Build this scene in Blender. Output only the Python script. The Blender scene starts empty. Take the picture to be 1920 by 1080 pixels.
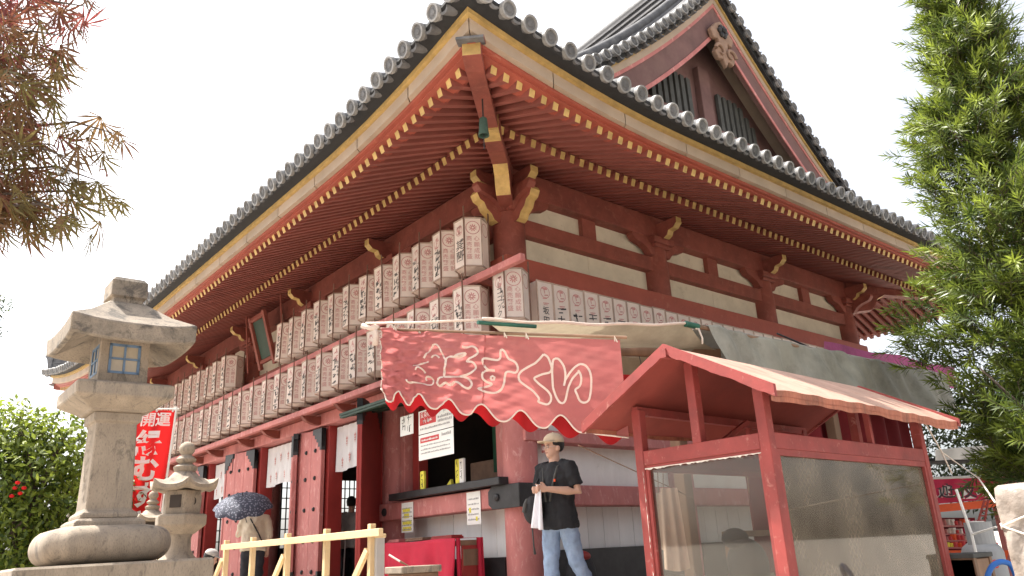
import bpy, math, random
import numpy as np
from mathutils import Vector, Matrix, Euler
random.seed(7); RNG = np.random.default_rng(7)
SC = bpy.context.scene
COL = SC.collection

# ------------------------------------------------------------------ camera
CF = 1450.346                                  # focal length in pixels of the 1920 px wide photograph
CM = np.array([[0.7711, -0.6351, -0.0463], [0.1718, 0.2775, -0.9453], [0.6132, 0.7209, 0.3230]])
u_, s_, v_ = np.linalg.svd(CM); CM = u_ @ v_
CC = np.array([-6.1528, -7.2383, 1.5])
cam = bpy.data.cameras.new('camera'); camo = bpy.data.objects.new('camera', cam); COL.objects.link(camo)
cam.sensor_width = 36.0; cam.lens = CF / 1920 * 36; cam.clip_start = 0.05; cam.clip_end = 3000
R3 = Matrix((tuple(CM[0]), tuple(-CM[1]), tuple(-CM[2]))).transposed()
camo.matrix_world = Matrix.Translation(Vector(CC)) @ R3.to_4x4()
SC.camera = camo

# ------------------------------------------------------------------ world, sun, exposure
SUN_EL, SUN_AZ = math.radians(59), math.radians(26)     # azimuth: from +Y towards -X
sdir = Vector((-math.sin(SUN_AZ) * math.cos(SUN_EL), math.cos(SUN_AZ) * math.cos(SUN_EL), math.sin(SUN_EL)))
w = bpy.data.worlds.new('World'); SC.world = w; w.use_nodes = True
nt = w.node_tree; bg = nt.nodes['Background']
sky = nt.nodes.new('ShaderNodeTexSky'); sky.sky_type = 'NISHITA'; sky.sun_disc = False
sky.sun_elevation = SUN_EL; sky.sun_rotation = -SUN_AZ
sky.air_density = 0.9; sky.dust_density = 5.0; sky.ozone_density = 0.3; sky.altitude = 20
hz = nt.nodes.new('ShaderNodeHueSaturation'); hz.inputs['Saturation'].default_value = 0.35      # milky summer haze, the same all over the sky
nt.links.new(sky.outputs[0], hz.inputs['Color']); nt.links.new(hz.outputs[0], bg.inputs[0]); bg.inputs[1].default_value = 0.15
sl = bpy.data.lights.new('sun', 'SUN'); sl.energy = 4.2; sl.angle = math.radians(0.55); sl.color = (1.0, 0.95, 0.87)
slo = bpy.data.objects.new('sun', sl); COL.objects.link(slo)
slo.rotation_euler = sdir.to_track_quat('Z', 'Y').to_euler()
SC.view_settings.view_transform = 'Standard'; SC.view_settings.look = 'None'
SC.view_settings.exposure = 1.46; SC.view_settings.gamma = 1.0
SC.render.film_transparent = False
SC.cycles.max_bounces = 8; SC.cycles.diffuse_bounces = 4; SC.cycles.transparent_max_bounces = 12

# ------------------------------------------------------------------ pixel helpers (a pixel gives only a direction)
def ray(px):
    d = CM.T @ np.array([(px[0] - 960) / CF, (px[1] - 540) / CF, 1.0]); return d
def hit(px, ax, val):
    d = ray(px); t = (val - CC[ax]) / d[ax]; return CC + d * t
def atd(px, depth): return CC + ray(px) * depth
def proj(p):
    q = CM @ (np.asarray(p, float) - CC); return np.array([960 + CF * q[0] / q[2], 540 + CF * q[1] / q[2]])

# ------------------------------------------------------------------ mesh builder
class MB:
    def __init__(s): s.v = []; s.f = []; s.m = []
    def add(s, vs, fs, mi=0):
        o = len(s.v); s.v += [tuple(map(float, p)) for p in vs]
        for i, f in enumerate(fs):
            s.f.append(tuple(o + k for k in f)); s.m.append(mi[i] if isinstance(mi, (list, tuple)) else mi)
        return s
    def hexa(s, p, mi=0):      # 8 points: bottom loop 0-3, top loop 4-7
        return s.add(p, [(3, 2, 1, 0), (4, 5, 6, 7), (0, 1, 5, 4), (1, 2, 6, 5), (2, 3, 7, 6), (3, 0, 4, 7)], mi)
    def bx(s, x0, x1, y0, y1, z0, z1, mi=0):
        return s.hexa([(x0, y0, z0), (x1, y0, z0), (x1, y1, z0), (x0, y1, z0), (x0, y0, z1), (x1, y0, z1), (x1, y1, z1), (x0, y1, z1)], mi)
    def bar(s, a, b, w, h, mi=0, up=(0, 0, 1)):      # box beam from a to b
        a, b, up = Vector(a), Vector(b), Vector(up); d = (b - a).normalized(); r = d.cross(up)
        if r.length < 1e-4: r = d.cross(Vector((1, 0, 0)))
        r.normalize(); u = r.cross(d); r *= w / 2; u *= h / 2
        return s.hexa([a - r - u, b - r - u, b + r - u, a + r - u, a - r + u, b - r + u, b + r + u, a + r + u], mi)
    def tube(s, path, r, n=8, mi=0, cap=True, sx=1.0, ref=None):
        path = [Vector(p) for p in path]; k = len(path); rs = r if isinstance(r, (list, tuple)) else [r] * k
        vs = []; fs = []; ref = Vector(ref) if ref else None
        for i, p in enumerate(path):
            d = (path[min(i + 1, k - 1)] - path[max(i - 1, 0)]).normalized()
            if ref is None:
                ref = Vector((0, 0, 1)) if abs(d.z) < 0.9 else Vector((1, 0, 0))
            a = d.cross(ref)
            if a.length < 1e-5: a = d.cross(Vector((0, 1, 0)))
            a.normalize(); b = a.cross(d); ref = b.copy()
            for j in range(n):
                t = 2 * math.pi * j / n
                rr = rs[i]; ra, rb = (rr if isinstance(rr, tuple) else (rr * sx, rr))
                vs.append(p + a * (math.cos(t) * ra) + b * (math.sin(t) * rb))
        for i in range(k - 1):
            for j in range(n):
                fs.append((i * n + j, i * n + (j + 1) % n, (i + 1) * n + (j + 1) % n, (i + 1) * n + j))
        if cap:
            fs.append(tuple(range(n - 1, -1, -1))); fs.append(tuple((k - 1) * n + j for j in range(n)))
        return s.add(vs, fs, mi)
    def lathe(s, prof, n=24, c=(0, 0, 0), mi=0, sq=None, rot=0):
        # sq: superellipse exponent for squarish plans (2 = round)
        vs = []; fs = []
        for r, z in prof:
            for j in range(n):
                t = 2 * math.pi * j / n + rot; x, y = math.cos(t), math.sin(t)
                if sq: q = (abs(x) ** sq + abs(y) ** sq) ** (-1 / sq); x *= q; y *= q
                vs.append((c[0] + r * x, c[1] + r * y, c[2] + z))
        k = len(prof)
        for i in range(k - 1):
            for j in range(n):
                fs.append((i * n + j, i * n + (j + 1) % n, (i + 1) * n + (j + 1) % n, (i + 1) * n + j))
        fs.append(tuple(range(n - 1, -1, -1))); fs.append(tuple((k - 1) * n + j for j in range(n)))
        return s.add(vs, fs, mi)
    def prism(s, poly, fa, fb, mi=0, mcap=None):     # poly of 2-d points; fa, fb map a 2-d point to 3-d (two ends)
        n = len(poly); vs = [fa(p) for p in poly] + [fb(p) for p in poly]
        fs = [(i, (i + 1) % n, n + (i + 1) % n, n + i) for i in range(n)] + [tuple(range(n - 1, -1, -1)), tuple(range(n, 2 * n))]
        mc = mi if mcap is None else mcap
        mm = list(mi) if isinstance(mi, (list, tuple)) else [mi] * n
        if isinstance(mc, (list, tuple)): mc = 0
        return s.add(vs, fs, mm + [mc, mc])
    def grid(s, fn, nu, nv, mi=0):
        vs = [fn(i / nu, j / nv) for i in range(nu + 1) for j in range(nv + 1)]
        fs = [(i * (nv + 1) + j, (i + 1) * (nv + 1) + j, (i + 1) * (nv + 1) + j + 1, i * (nv + 1) + j + 1) for i in range(nu) for j in range(nv)]
        return s.add(vs, fs, mi)
    def ball(s, c, r, n=12, m=8, mi=0, sc=(1, 1, 1)):
        prof = [(max(1e-4, math.sin(math.pi * i / m)) * r, -math.cos(math.pi * i / m) * r) for i in range(m + 1)]
        b = MB().lathe(prof, n)
        return s.add([(c[0] + x * sc[0], c[1] + y * sc[1], c[2] + z * sc[2]) for x, y, z in b.v], b.f, mi)
    def join(s, o, mtx=None, mi=None):
        vs = [mtx @ Vector(p) for p in o.v] if mtx is not None else o.v
        return s.add(vs, o.f, o.m if mi is None else mi)
    def mesh(s, name, mats, smooth=None):
        me = bpy.data.meshes.new(name); me.from_pydata(s.v, [], s.f)
        mats = mats if isinstance(mats, (list, tuple)) else [mats]
        for m in mats: me.materials.append(m)
        me.polygons.foreach_set('material_index', s.m)
        if smooth is not None:
            me.polygons.foreach_set('use_smooth', [True] * len(s.f))
            if smooth < 180: me.set_sharp_from_angle(angle=math.radians(smooth))
        me.update(); return me
    def build(s, name, mats, parent=None, smooth=None, bevel=0.0, seg=1):
        o = ob(name, s.mesh(name, mats, smooth), parent)
        if bevel:
            b = o.modifiers.new('bevel', 'BEVEL'); b.width = bevel; b.segments = seg; b.limit_method = 'ANGLE'; b.angle_limit = math.radians(40)
        return o

def ob(name, data, parent=None):
    o = bpy.data.objects.new(name, data); COL.objects.link(o)
    if parent is not None:
        o.parent = parent; o.matrix_parent_inverse = WM[parent.name].inverted()
    WM[o.name] = Matrix.Identity(4)
    return o
WM = {}
def thing(name, label, cat, loc=(0, 0, 0), rz=0.0, group=None):
    o = bpy.data.objects.new(name, None); COL.objects.link(o); o.location = loc; o.rotation_euler = (0, 0, rz)
    o.empty_display_size = 0.2
    WM[o.name] = Matrix.Translation(Vector(loc)) @ Matrix.Rotation(rz, 4, 'Z')
    tag(o, label, cat, group); return o
def tag(o, label=None, cat=None, group=None, kind=None):
    if label: o['label'] = label
    if cat: o['category'] = cat
    if group: o['group'] = group
    if kind: o['kind'] = kind
    return o
def dup(root, loc, rz=0.0, label=None, group=None):
    r = root.copy(); COL.objects.link(r); r.location = loc; r.rotation_euler = (0, 0, rz)
    if label: r['label'] = label
    if group: r['group'] = group
    for ch in list(root.children):
        c = ch.copy(); COL.objects.link(c); c.parent = r
        for g in list(ch.children):
            d = g.copy(); COL.objects.link(d); d.parent = c
    return r
def local(parent_proto):   # children of protos built in local space: parent inverse = identity
    WM[parent_proto.name] = Matrix.Identity(4); return parent_proto

# ------------------------------------------------------------------ materials
def mat(name, col, rough=0.6, var=0.18, scale=6.0, bump=0.15, bscale=40.0, dirt=None, damt=0.0, dscale=1.6,
        stretch=(1, 1, 1), rnd=0.0, trans=0.0, metal=0.0, spec=0.4, sheen=0.0, spots=0.0, bdist=0.01, wear=None):
    m = bpy.data.materials.new(name); m.use_nodes = True; n = m.node_tree.nodes; L = m.node_tree.links
    b = n['Principled BSDF']; b.inputs['Roughness'].default_value = rough; b.inputs['Metallic'].default_value = metal
    b.inputs['Specular IOR Level'].default_value = spec
    tc = n.new('ShaderNodeTexCoord'); mp = n.new('ShaderNodeMapping'); mp.inputs['Scale'].default_value = stretch
    oi = n.new('ShaderNodeObjectInfo')
    L.new(tc.outputs['Object'], mp.inputs[0])
    add = n.new('ShaderNodeVectorMath'); add.operation = 'ADD'
    sc = n.new('ShaderNodeVectorMath'); sc.operation = 'SCALE'; sc.inputs[3].default_value = 13.7
    cmb = n.new('ShaderNodeCombineXYZ')
    for i in range(3): L.new(oi.outputs['Random'], cmb.inputs[i])
    L.new(cmb.outputs[0], sc.inputs[0]); L.new(mp.outputs[0], add.inputs[0]); L.new(sc.outputs[0], add.inputs[1])
    vec = add.outputs[0]
    n1 = n.new('ShaderNodeTexNoise'); n1.inputs['Scale'].default_value = scale; n1.inputs['Detail'].default_value = 6; n1.inputs['Roughness'].default_value = 0.62
    L.new(vec, n1.inputs['Vector'])
    mx = n.new('ShaderNodeMix'); mx.data_type = 'RGBA'
    c = Vector(col); hi = [min(1, x * (1 + var)) for x in c]; lo = [x * (1 - var) for x in c]
    mx.inputs[6].default_value = (*lo, 1); mx.inputs[7].default_value = (*hi, 1)
    mr = n.new('ShaderNodeMapRange'); mr.inputs[1].default_value = 0.3; mr.inputs[2].default_value = 0.7
    L.new(n1.outputs[0], mr.inputs[0]); L.new(mr.outputs[0], mx.inputs[0]); out = mx.outputs[2]
    if damt > 0:
        n2 = n.new('ShaderNodeTexNoise'); n2.inputs['Scale'].default_value = dscale; n2.inputs['Detail'].default_value = 8; n2.inputs['Roughness'].default_value = 0.7
        L.new(vec, n2.inputs['Vector'])
        r2 = n.new('ShaderNodeMapRange'); r2.inputs[1].default_value = 0.5; r2.inputs[2].default_value = 0.72; r2.inputs[4].default_value = damt
        L.new(n2.outputs[0], r2.inputs[0])
        m2 = n.new('ShaderNodeMix'); m2.data_type = 'RGBA'; L.new(r2.outputs[0], m2.inputs[0]); L.new(out, m2.inputs[6])
        m2.inputs[7].default_value = (*(dirt or (0.08, 0.06, 0.05)), 1); out = m2.outputs[2]
    if wear:
        wc, wa, ws, wlo = wear
        n5 = n.new('ShaderNodeTexNoise'); n5.inputs['Scale'].default_value = ws; n5.inputs['Detail'].default_value = 10; n5.inputs['Roughness'].default_value = 0.75; n5.inputs['Distortion'].default_value = 0.6
        L.new(vec, n5.inputs['Vector'])
        r5 = n.new('ShaderNodeMapRange'); r5.inputs[1].default_value = wlo; r5.inputs[2].default_value = wlo + 0.09; r5.inputs[4].default_value = wa
        L.new(n5.outputs[0], r5.inputs[0])
        m5 = n.new('ShaderNodeMix'); m5.data_type = 'RGBA'; L.new(r5.outputs[0], m5.inputs[0]); L.new(out, m5.inputs[6]); m5.inputs[7].default_value = (*wc, 1); out = m5.outputs[2]
    if spots > 0:
        n3 = n.new('ShaderNodeTexNoise'); n3.inputs['Scale'].default_value = 90; n3.inputs['Detail'].default_value = 3
        L.new(vec, n3.inputs['Vector'])
        r3 = n.new('ShaderNodeMapRange'); r3.inputs[1].default_value = 0.52; r3.inputs[2].default_value = 0.68; r3.inputs[4].default_value = spots
        L.new(n3.outputs[0], r3.inputs[0])
        m3 = n.new('ShaderNodeMix'); m3.data_type = 'RGBA'; L.new(r3.outputs[0], m3.inputs[0]); L.new(out, m3.inputs[6])
        m3.inputs[7].default_value = (*[x * 0.35 for x in col], 1); out = m3.outputs[2]
    if rnd > 0:
        hs = n.new('ShaderNodeHueSaturation'); r4 = n.new('ShaderNodeMapRange'); r4.inputs[3].default_value = 1 - rnd; r4.inputs[4].default_value = 1 + rnd
        L.new(oi.outputs['Random'], r4.inputs[0]); L.new(r4.outputs[0], hs.inputs['Value']); L.new(out, hs.inputs['Color']); out = hs.outputs[0]
    L.new(out, b.inputs['Base Color'])
    if bump > 0:
        nb = n.new('ShaderNodeTexNoise'); nb.inputs['Scale'].default_value = bscale; nb.inputs['Detail'].default_value = 5
        L.new(vec, nb.inputs['Vector'])
        bp = n.new('ShaderNodeBump'); bp.inputs['Strength'].default_value = bump; bp.inputs['Distance'].default_value = bdist
        L.new(nb.outputs[0], bp.inputs['Height']); L.new(bp.outputs[0], b.inputs['Normal'])
    if sheen: b.inputs['Sheen Weight'].default_value = sheen
    if trans > 0:
        tr = n.new('ShaderNodeBsdfTranslucent'); ms = n.new('ShaderNodeMixShader'); ms.inputs[0].default_value = trans
        L.new(out, tr.inputs[0]); L.new(b.outputs[0], ms.inputs[1]); L.new(tr.outputs[0], ms.inputs[2])
        L.new(ms.outputs[0], n['Material Output'].inputs[0])
    return m

M = {}
M['red'] = mat('vermilion_wood', (0.225, 0.06, 0.042), 0.62, 0.22, 3.5, 0.12, 30, dirt=(0.10, 0.024, 0.02), damt=0.55, dscale=1.1, wear=((0.30, 0.11, 0.08), 0.5, 9.0, 0.54))
M['redr'] = mat('vermilion_rafter', (0.22, 0.062, 0.047), 0.65, 0.15, 3, 0.1, 30, rnd=0.12)
M['redbright'] = mat('vermilion_fascia', (0.31, 0.07, 0.044), 0.6, 0.16, 2.5, 0.1, 30, dirt=(0.22, 0.05, 0.035), damt=0.4, wear=((0.42, 0.16, 0.1), 0.5, 9.0, 0.58))
M['salmon'] = mat('faded_red_wood', (0.47, 0.165, 0.15), 0.65, 0.2, 1.6, 0.18, 35, dirt=(0.30, 0.085, 0.075), damt=0.6, dscale=2.2, stretch=(1, 1, 0.45), wear=((0.62, 0.34, 0.31), 0.6, 11.0, 0.54))
M['doordark'] = mat('deep_red_and_shade_wood', (0.30, 0.035, 0.03), 0.55, 0.15, 3, 0.1, 30)  # own red of jambs and boxes; also shade painted into one door leaf
M['yellow'] = mat('ochre_yellow_paint', (0.45, 0.295, 0.105), 0.65, 0.25, 7, 0.08, 40, rnd=0.12)
M['cream'] = mat('cream_eave_board', (0.385, 0.295, 0.22), 0.65, 0.14, 2.0, 0.1, 30, dirt=(0.36, 0.27, 0.2), damt=0.45, rnd=0.05)
M['plaster'] = mat('aged_plaster', (0.60, 0.53, 0.42), 0.9, 0.10, 3, 0.12, 50, dirt=(0.42, 0.35, 0.27), damt=0.5, wear=((0.34, 0.27, 0.2), 0.5, 5.0, 0.58))
M['white'] = mat('white_plaster', (0.78, 0.76, 0.72), 0.85, 0.06, 3, 0.06, 50, dirt=(0.55, 0.51, 0.45), damt=0.5, wear=((0.48, 0.44, 0.38), 0.5, 4.0, 0.6), stretch=(1, 1, 0.4))
M['whiteboard'] = mat('white_painted_board', (0.74, 0.72, 0.69), 0.7, 0.07, 3, 0.08, 40, dirt=(0.55, 0.52, 0.48), damt=0.4, stretch=(1, 1, 0.15), rnd=0.05)
M['black'] = mat('black_iron', (0.028, 0.026, 0.027), 0.45, 0.3, 8, 0.15, 60)
M['tile'] = mat('kawara_grey_tile', (0.125, 0.125, 0.13), 0.78, 0.25, 9, 0.3, 60, spec=0.2, dirt=(0.24, 0.24, 0.235), damt=0.55, dscale=5, rnd=0.18)
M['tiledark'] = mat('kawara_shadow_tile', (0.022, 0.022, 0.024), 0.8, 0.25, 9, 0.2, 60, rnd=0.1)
M['tilerim'] = mat('kawara_weathered_rim', (0.25, 0.245, 0.24), 0.6, 0.25, 20, 0.3, 80, dirt=(0.12, 0.12, 0.12), damt=0.5, dscale=9, rnd=0.2)
M['stone'] = mat('granite', (0.30, 0.245, 0.188), 0.9, 0.2, 5, 0.45, 120, dirt=(0.19, 0.165, 0.14), damt=0.75, dscale=3.0, stretch=(1.5, 1.5, 0.55), wear=((0.10, 0.088, 0.075), 0.7, 7.0, 0.545), spots=0.35, bdist=0.004)
M['stonedark'] = mat('weathered_granite', (0.27, 0.222, 0.172), 0.9, 0.22, 5, 0.45, 110, dirt=(0.10, 0.09, 0.08), damt=0.85, dscale=3.4, wear=((0.06, 0.055, 0.05), 0.75, 6.0, 0.525), spots=0.4, bdist=0.004)
M['pale'] = mat('fresh_pine', (0.74, 0.55, 0.31), 0.6, 0.1, 5, 0.08, 30, stretch=(1, 1, 1), rnd=0.06)
M['brown'] = mat('brown_timber', (0.20, 0.12, 0.075), 0.7, 0.3, 6, 0.2, 40, stretch=(1, 1, 0.2))
M['paper'] = mat('lantern_paper', (0.82, 0.715, 0.65), 0.8, 0.05, 6, 0.05, 30, rnd=0.06, trans=0.25)
M['paperwhite'] = mat('white_paper', (0.80, 0.78, 0.74), 0.7, 0.04, 6, 0.04, 30)
M['stick'] = mat('lantern_frame_wood', (0.16, 0.085, 0.06), 0.7, 0.2, 10, 0.1, 40)
M['inkred'] = mat('print_red', (0.56, 0.28, 0.26), 0.8, 0.25, 40, 0)
M['inkblack'] = mat('print_black', (0.045, 0.04, 0.045), 0.8, 0.2, 40, 0)
M['inkgrey'] = mat('print_grey', (0.36, 0.34, 0.33), 0.8, 0.2, 40, 0)
M['framepale'] = mat('pale_lantern_frame', (0.42, 0.31, 0.25), 0.7, 0.2, 10, 0.1, 40, rnd=0.15)
M['inkname'] = mat('brushed_name_ink', (0.11, 0.095, 0.09), 0.8, 0.2, 40, 0)
M['inksign'] = mat('print_signred', (0.55, 0.06, 0.06), 0.7, 0.1, 20, 0)
M['inkyel'] = mat('print_yellow', (0.75, 0.66, 0.08), 0.7, 0.2, 20, 0)
M['inkwhite'] = mat('print_white', (0.86, 0.84, 0.80), 0.8, 0.04, 20, 0, trans=0.25)
M['noren'] = mat('noren_cloth', (0.80, 0.78, 0.78), 0.9, 0.05, 6, 0.1, 90, trans=0.25)
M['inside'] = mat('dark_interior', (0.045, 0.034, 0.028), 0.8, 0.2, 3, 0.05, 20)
M['green'] = mat('dark_green_board', (0.022, 0.045, 0.03), 0.6, 0.25, 4, 0.1, 30)
M['greencloth'] = mat('dark_green_cloth', (0.03, 0.10, 0.06), 0.9, 0.2, 4, 0.1, 60)
M['bronze'] = mat('verdigris_bronze', (0.04, 0.075, 0.055), 0.7, 0.3, 12, 0.2, 50)
M['crimson'] = mat('crimson_cloth', (0.50, 0.02, 0.05), 0.85, 0.1, 5, 0.12, 60, trans=0.1)
M['banner'] = mat('washed_red_canvas', (0.53, 0.175, 0.17), 0.9, 0.12, 4, 0.25, 160, dirt=(0.60, 0.27, 0.25), damt=0.5, dscale=2.5, trans=0.5)
M['valance'] = mat('red_lining_cloth', (0.38, 0.014, 0.018), 0.9, 0.1, 5, 0.1, 90, trans=0.35)
M['trim'] = mat('cream_piping', (0.72, 0.6, 0.52), 0.9, 0.08, 20, 0, trans=0.2)
M['canvas'] = mat('olive_canvas', (0.32, 0.275, 0.195), 0.9, 0.2, 5, 0.3, 70, dirt=(0.25, 0.2, 0.14), damt=0.5, trans=0.3)
M['tarp'] = mat('grey_tarpaulin', (0.30, 0.29, 0.245), 0.8, 0.2, 3, 0.3, 30, dirt=(0.15, 0.14, 0.115), damt=0.75, dscale=2.6, wear=((0.4, 0.38, 0.33), 0.5, 6.0, 0.58), trans=0.15)
M['magenta'] = mat('magenta_sheet', (0.38, 0.075, 0.20), 0.8, 0.25, 5, 0.1, 40, dirt=(0.62, 0.3, 0.42), damt=0.5, trans=0.2)
M['greenpole'] = mat('green_plastic_pole', (0.015, 0.09, 0.06), 0.4, 0.2, 8, 0.05, 30)
M['rope'] = mat('pale_rope', (0.66, 0.58, 0.5), 0.9, 0.15, 40, 0.3, 200)
M['boothred'] = mat('booth_red_paint', (0.25, 0.042, 0.036), 0.6, 0.25, 4, 0.12, 40, dirt=(0.16, 0.035, 0.03), damt=0.7, dscale=3, wear=((0.42, 0.2, 0.16), 0.7, 18.0, 0.585))
M['boothroof'] = mat('peeling_roof_sheet', (0.40, 0.25, 0.19), 0.7, 0.16, 3, 0.25, 25, dirt=(0.13, 0.07, 0.05), damt=0.65, dscale=3.2, bdist=0.02, wear=((0.30, 0.12, 0.08), 0.8, 9.0, 0.57))
M['boothroofu'] = mat('booth_roof_underside', (0.22, 0.04, 0.03), 0.7, 0.16, 3, 0.1, 25)
M['peel'] = mat('chipped_paint', (0.62, 0.55, 0.48), 0.8, 0.3, 30, 0.3, 60)
M['darkred'] = mat('dark_red_curtain', (0.16, 0.012, 0.016), 0.9, 0.2, 5, 0.1, 60)
M['towel'] = mat('beige_towel', (0.56, 0.42, 0.34), 0.95, 0.08, 8, 0.3, 250, trans=0.1)
M['skin'] = mat('skin', (0.56, 0.34, 0.25), 0.55, 0.06, 20, 0.03, 80)
M['hair'] = mat('black_hair', (0.015, 0.013, 0.013), 0.5, 0.3, 60, 0.3, 150)
M['cap'] = mat('beige_cap', (0.60, 0.47, 0.33), 0.9, 0.06, 10, 0.15, 200)
M['shirt'] = mat('black_shirt', (0.018, 0.018, 0.021), 0.85, 0.2, 8, 0.1, 90)
M['jeans'] = mat('light_denim', (0.28, 0.37, 0.52), 0.9, 0.2, 6, 0.2, 180, dirt=(0.42, 0.5, 0.62), damt=0.6, dscale=4)
M['clothwhite'] = mat('white_towel', (0.82, 0.82, 0.86), 0.95, 0.04, 10, 0.2, 200)
M['bagblack'] = mat('black_nylon', (0.02, 0.02, 0.022), 0.7, 0.2, 20, 0.2, 120)
M['jacket'] = mat('beige_jacket', (0.52, 0.44, 0.34), 0.9, 0.08, 6, 0.1, 90)
M['greyshirt'] = mat('grey_shirt', (0.42, 0.40, 0.38), 0.9, 0.08, 6, 0.1, 90)
M['trouser'] = mat('dark_trousers', (0.022, 0.022, 0.028), 0.9, 0.2, 6, 0.1, 90)
M['gpost'] = mat('grey_painted_post', (0.52, 0.50, 0.48), 0.5, 0.1, 6, 0.05, 40)
M['nobori'] = mat('red_nobori_cloth', (0.66, 0.018, 0.018), 0.8, 0.06, 6, 0.08, 70, trans=0.4)
M['plastic'] = mat('crinkled_plastic', (0.33, 0.28, 0.24), 0.35, 0.12, 4, 0.6, 14, dirt=(0.45, 0.33, 0.26), damt=0.6, dscale=3, bdist=0.03, trans=0.2)
M['tank'] = mat('grey_gas_cylinder', (0.27, 0.275, 0.28), 0.5, 0.1, 6, 0.08, 40, dirt=(0.25, 0.24, 0.23), damt=0.4)
M['blue'] = mat('blue_hose', (0.02, 0.12, 0.42), 0.5, 0.1, 6, 0, 40)
M['pink'] = mat('game_banner_red', (0.60, 0.03, 0.09), 0.7, 0.08, 6, 0.05, 40, trans=0.3)
M['orange'] = mat('orange_sheet', (0.70, 0.09, 0.02), 0.6, 0.08, 6, 0.05, 40)
M['gravel'] = mat('sandy_gravel', (0.40, 0.36, 0.31), 0.95, 0.2, 3, 0.5, 60, spots=0.4)
M['paving'] = mat('pale_stone_paving', (0.44, 0.405, 0.355), 0.85, 0.12, 3, 0.2, 60, spots=0.2)
M['gable'] = mat('weathered_pink_wood', (0.155, 0.082, 0.075), 0.8, 0.2, 3, 0.15, 30, dirt=(0.2, 0.12, 0.1), damt=0.6)
M['slat'] = mat('greenish_grey_slats', (0.07, 0.07, 0.066), 0.8, 0.25, 5, 0.15, 40)
M['carve'] = mat('carved_wood', (0.27, 0.17, 0.12), 0.8, 0.2, 8, 0.2, 50)
M['winblue'] = mat('blue_window_frame', (0.13, 0.20, 0.30), 0.6, 0.2, 8, 0.1, 40)
M['winpane'] = mat('dusty_window_pane', (0.40, 0.34, 0.26), 0.35, 0.2, 4, 0.05, 30)
M['bark'] = mat('dark_bark', (0.09, 0.065, 0.05), 0.9, 0.3, 12, 0.6, 40, bdist=0.02)
# ------------------------------------------------------------------ text helper (flat lettering as mesh)
def textmb(body, size=1.0, bold=0.0, vertical=False, sx=1.0, gap=1.0):
    out = MB(); chars = list(body) if vertical else [body]
    for i, ch in enumerate(chars):
        c = bpy.data.curves.new('t', 'FONT'); c.body = ch; c.size = size; c.offset = bold * size; c.resolution_u = 2
        c.align_x = 'CENTER'; c.align_y = 'CENTER'
        o = bpy.data.objects.new('t', c); COL.objects.link(o)
        bpy.context.view_layer.update()
        me = bpy.data.meshes.new_from_object(o.evaluated_get(bpy.context.evaluated_depsgraph_get()))
        vs = [(v.co.x * sx, v.co.y - (i * size * gap if vertical else 0), 0) for v in me.vertices]
        fs = [tuple(p.vertices) for p in me.polygons]
        out.add(vs, fs); bpy.data.objects.remove(o); bpy.data.meshes.remove(me); bpy.data.curves.remove(c)
    if vertical:
        h = (len(chars) - 1) * size * gap / 2; out.v = [(x, y + h, z) for x, y, z in out.v]
    return out
def frame(org, right, up):      # matrix that puts 2-d x,y,(z = outward) onto a plane
    r, u = Vector(right).normalized(), Vector(up).normalized(); n = r.cross(u)
    m = Matrix((r, u, n)).transposed().to_4x4(); m.translation = Vector(org); return m
def ring2d(r0, r1, n=28, cx=0, cy=0):
    b = MB(); vs = []
    for j in range(n):
        t = 2 * math.pi * j / n; vs += [(cx + r0 * math.cos(t), cy + r0 * math.sin(t), 0), (cx + r1 * math.cos(t), cy + r1 * math.sin(t), 0)]
    return b.add(vs, [(2 * j, 2 * j + 1, (2 * j + 3) % (2 * n), (2 * j + 2) % (2 * n)) for j in range(n)])
def ribbon(pts, wid, closed=False):      # 2-d polyline ribbon
    pts = [Vector((p[0], p[1], 0)) for p in pts]; n = len(pts); vs = []
    for i in range(n):
        a = pts[(i - 1) % n] if (closed or i > 0) else pts[i]; b = pts[(i + 1) % n] if (closed or i < n - 1) else pts[i]
        d = (b - a); d = d.normalized() if d.length > 1e-9 else Vector((1, 0, 0)); q = Vector((-d.y, d.x, 0)) * wid / 2
        vs += [pts[i] + q, pts[i] - q]
    k = n if closed else n - 1
    return MB().add(vs, [(2 * i, 2 * i + 1, (2 * i + 3) % (2 * n), (2 * i + 2) % (2 * n)) for i in range(k)])

# ------------------------------------------------------------------ ground and platform
ZG, ZP = 0.40, 0.90
b = MB(); b.grid(lambda u, v: (-400 + 800 * u, -400 + 800 * v, ZG), 8, 8)
tag(b.build('ground', M['gravel']), kind='structure')
b = MB(); b.bx(-2.75, 10.9, -2.0, 16.6, ZG, ZP - 0.12)
plat = tag(b.build('stone_platform', M['paving']), kind='structure')
slab_w = 0.9
k = 0
for side in ('f', 's'):          # paving edge slabs of the platform
    a = -2.0
    lim = 16.6 if side == 'f' else 10.9
    a = -2.0 if side == 'f' else -2.75
    while a < lim - 0.05:
        e = min(a + slab_w * (0.85 + 0.3 * random.random()), lim)
        q = MB()
        if side == 'f': q.bx(-2.80, -1.9, a + 0.003, e - 0.003, ZP - 0.12, ZP)
        else:
            if e > -1.9: q.bx(max(a, -1.895) + 0.003, e - 0.003, -2.05, -1.2, ZP - 0.12, ZP)
        if q.v: q.build('edge_slab', M['paving'], plat, bevel=0.008)
        a = e
q = MB(); q.bx(-1.897, 10.9, -1.197, 16.6, ZP - 0.119, ZP - 0.004); q.build('floor_slab', M['paving'], plat)
for i in range(2):
    q = MB(); q.bx(-3.15 - 0.35 * i, -2.803, 2.9, 11.2, ZG, ZP - 0.17 * (i + 1)); q.build('step', M['paving'], plat, bevel=0.01)
    break
q = MB(); q.bx(-3.5, -3.153, 2.9, 11.2, ZG, ZG + 0.16); q.build('step', M['paving'], plat, bevel=0.01)

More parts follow.
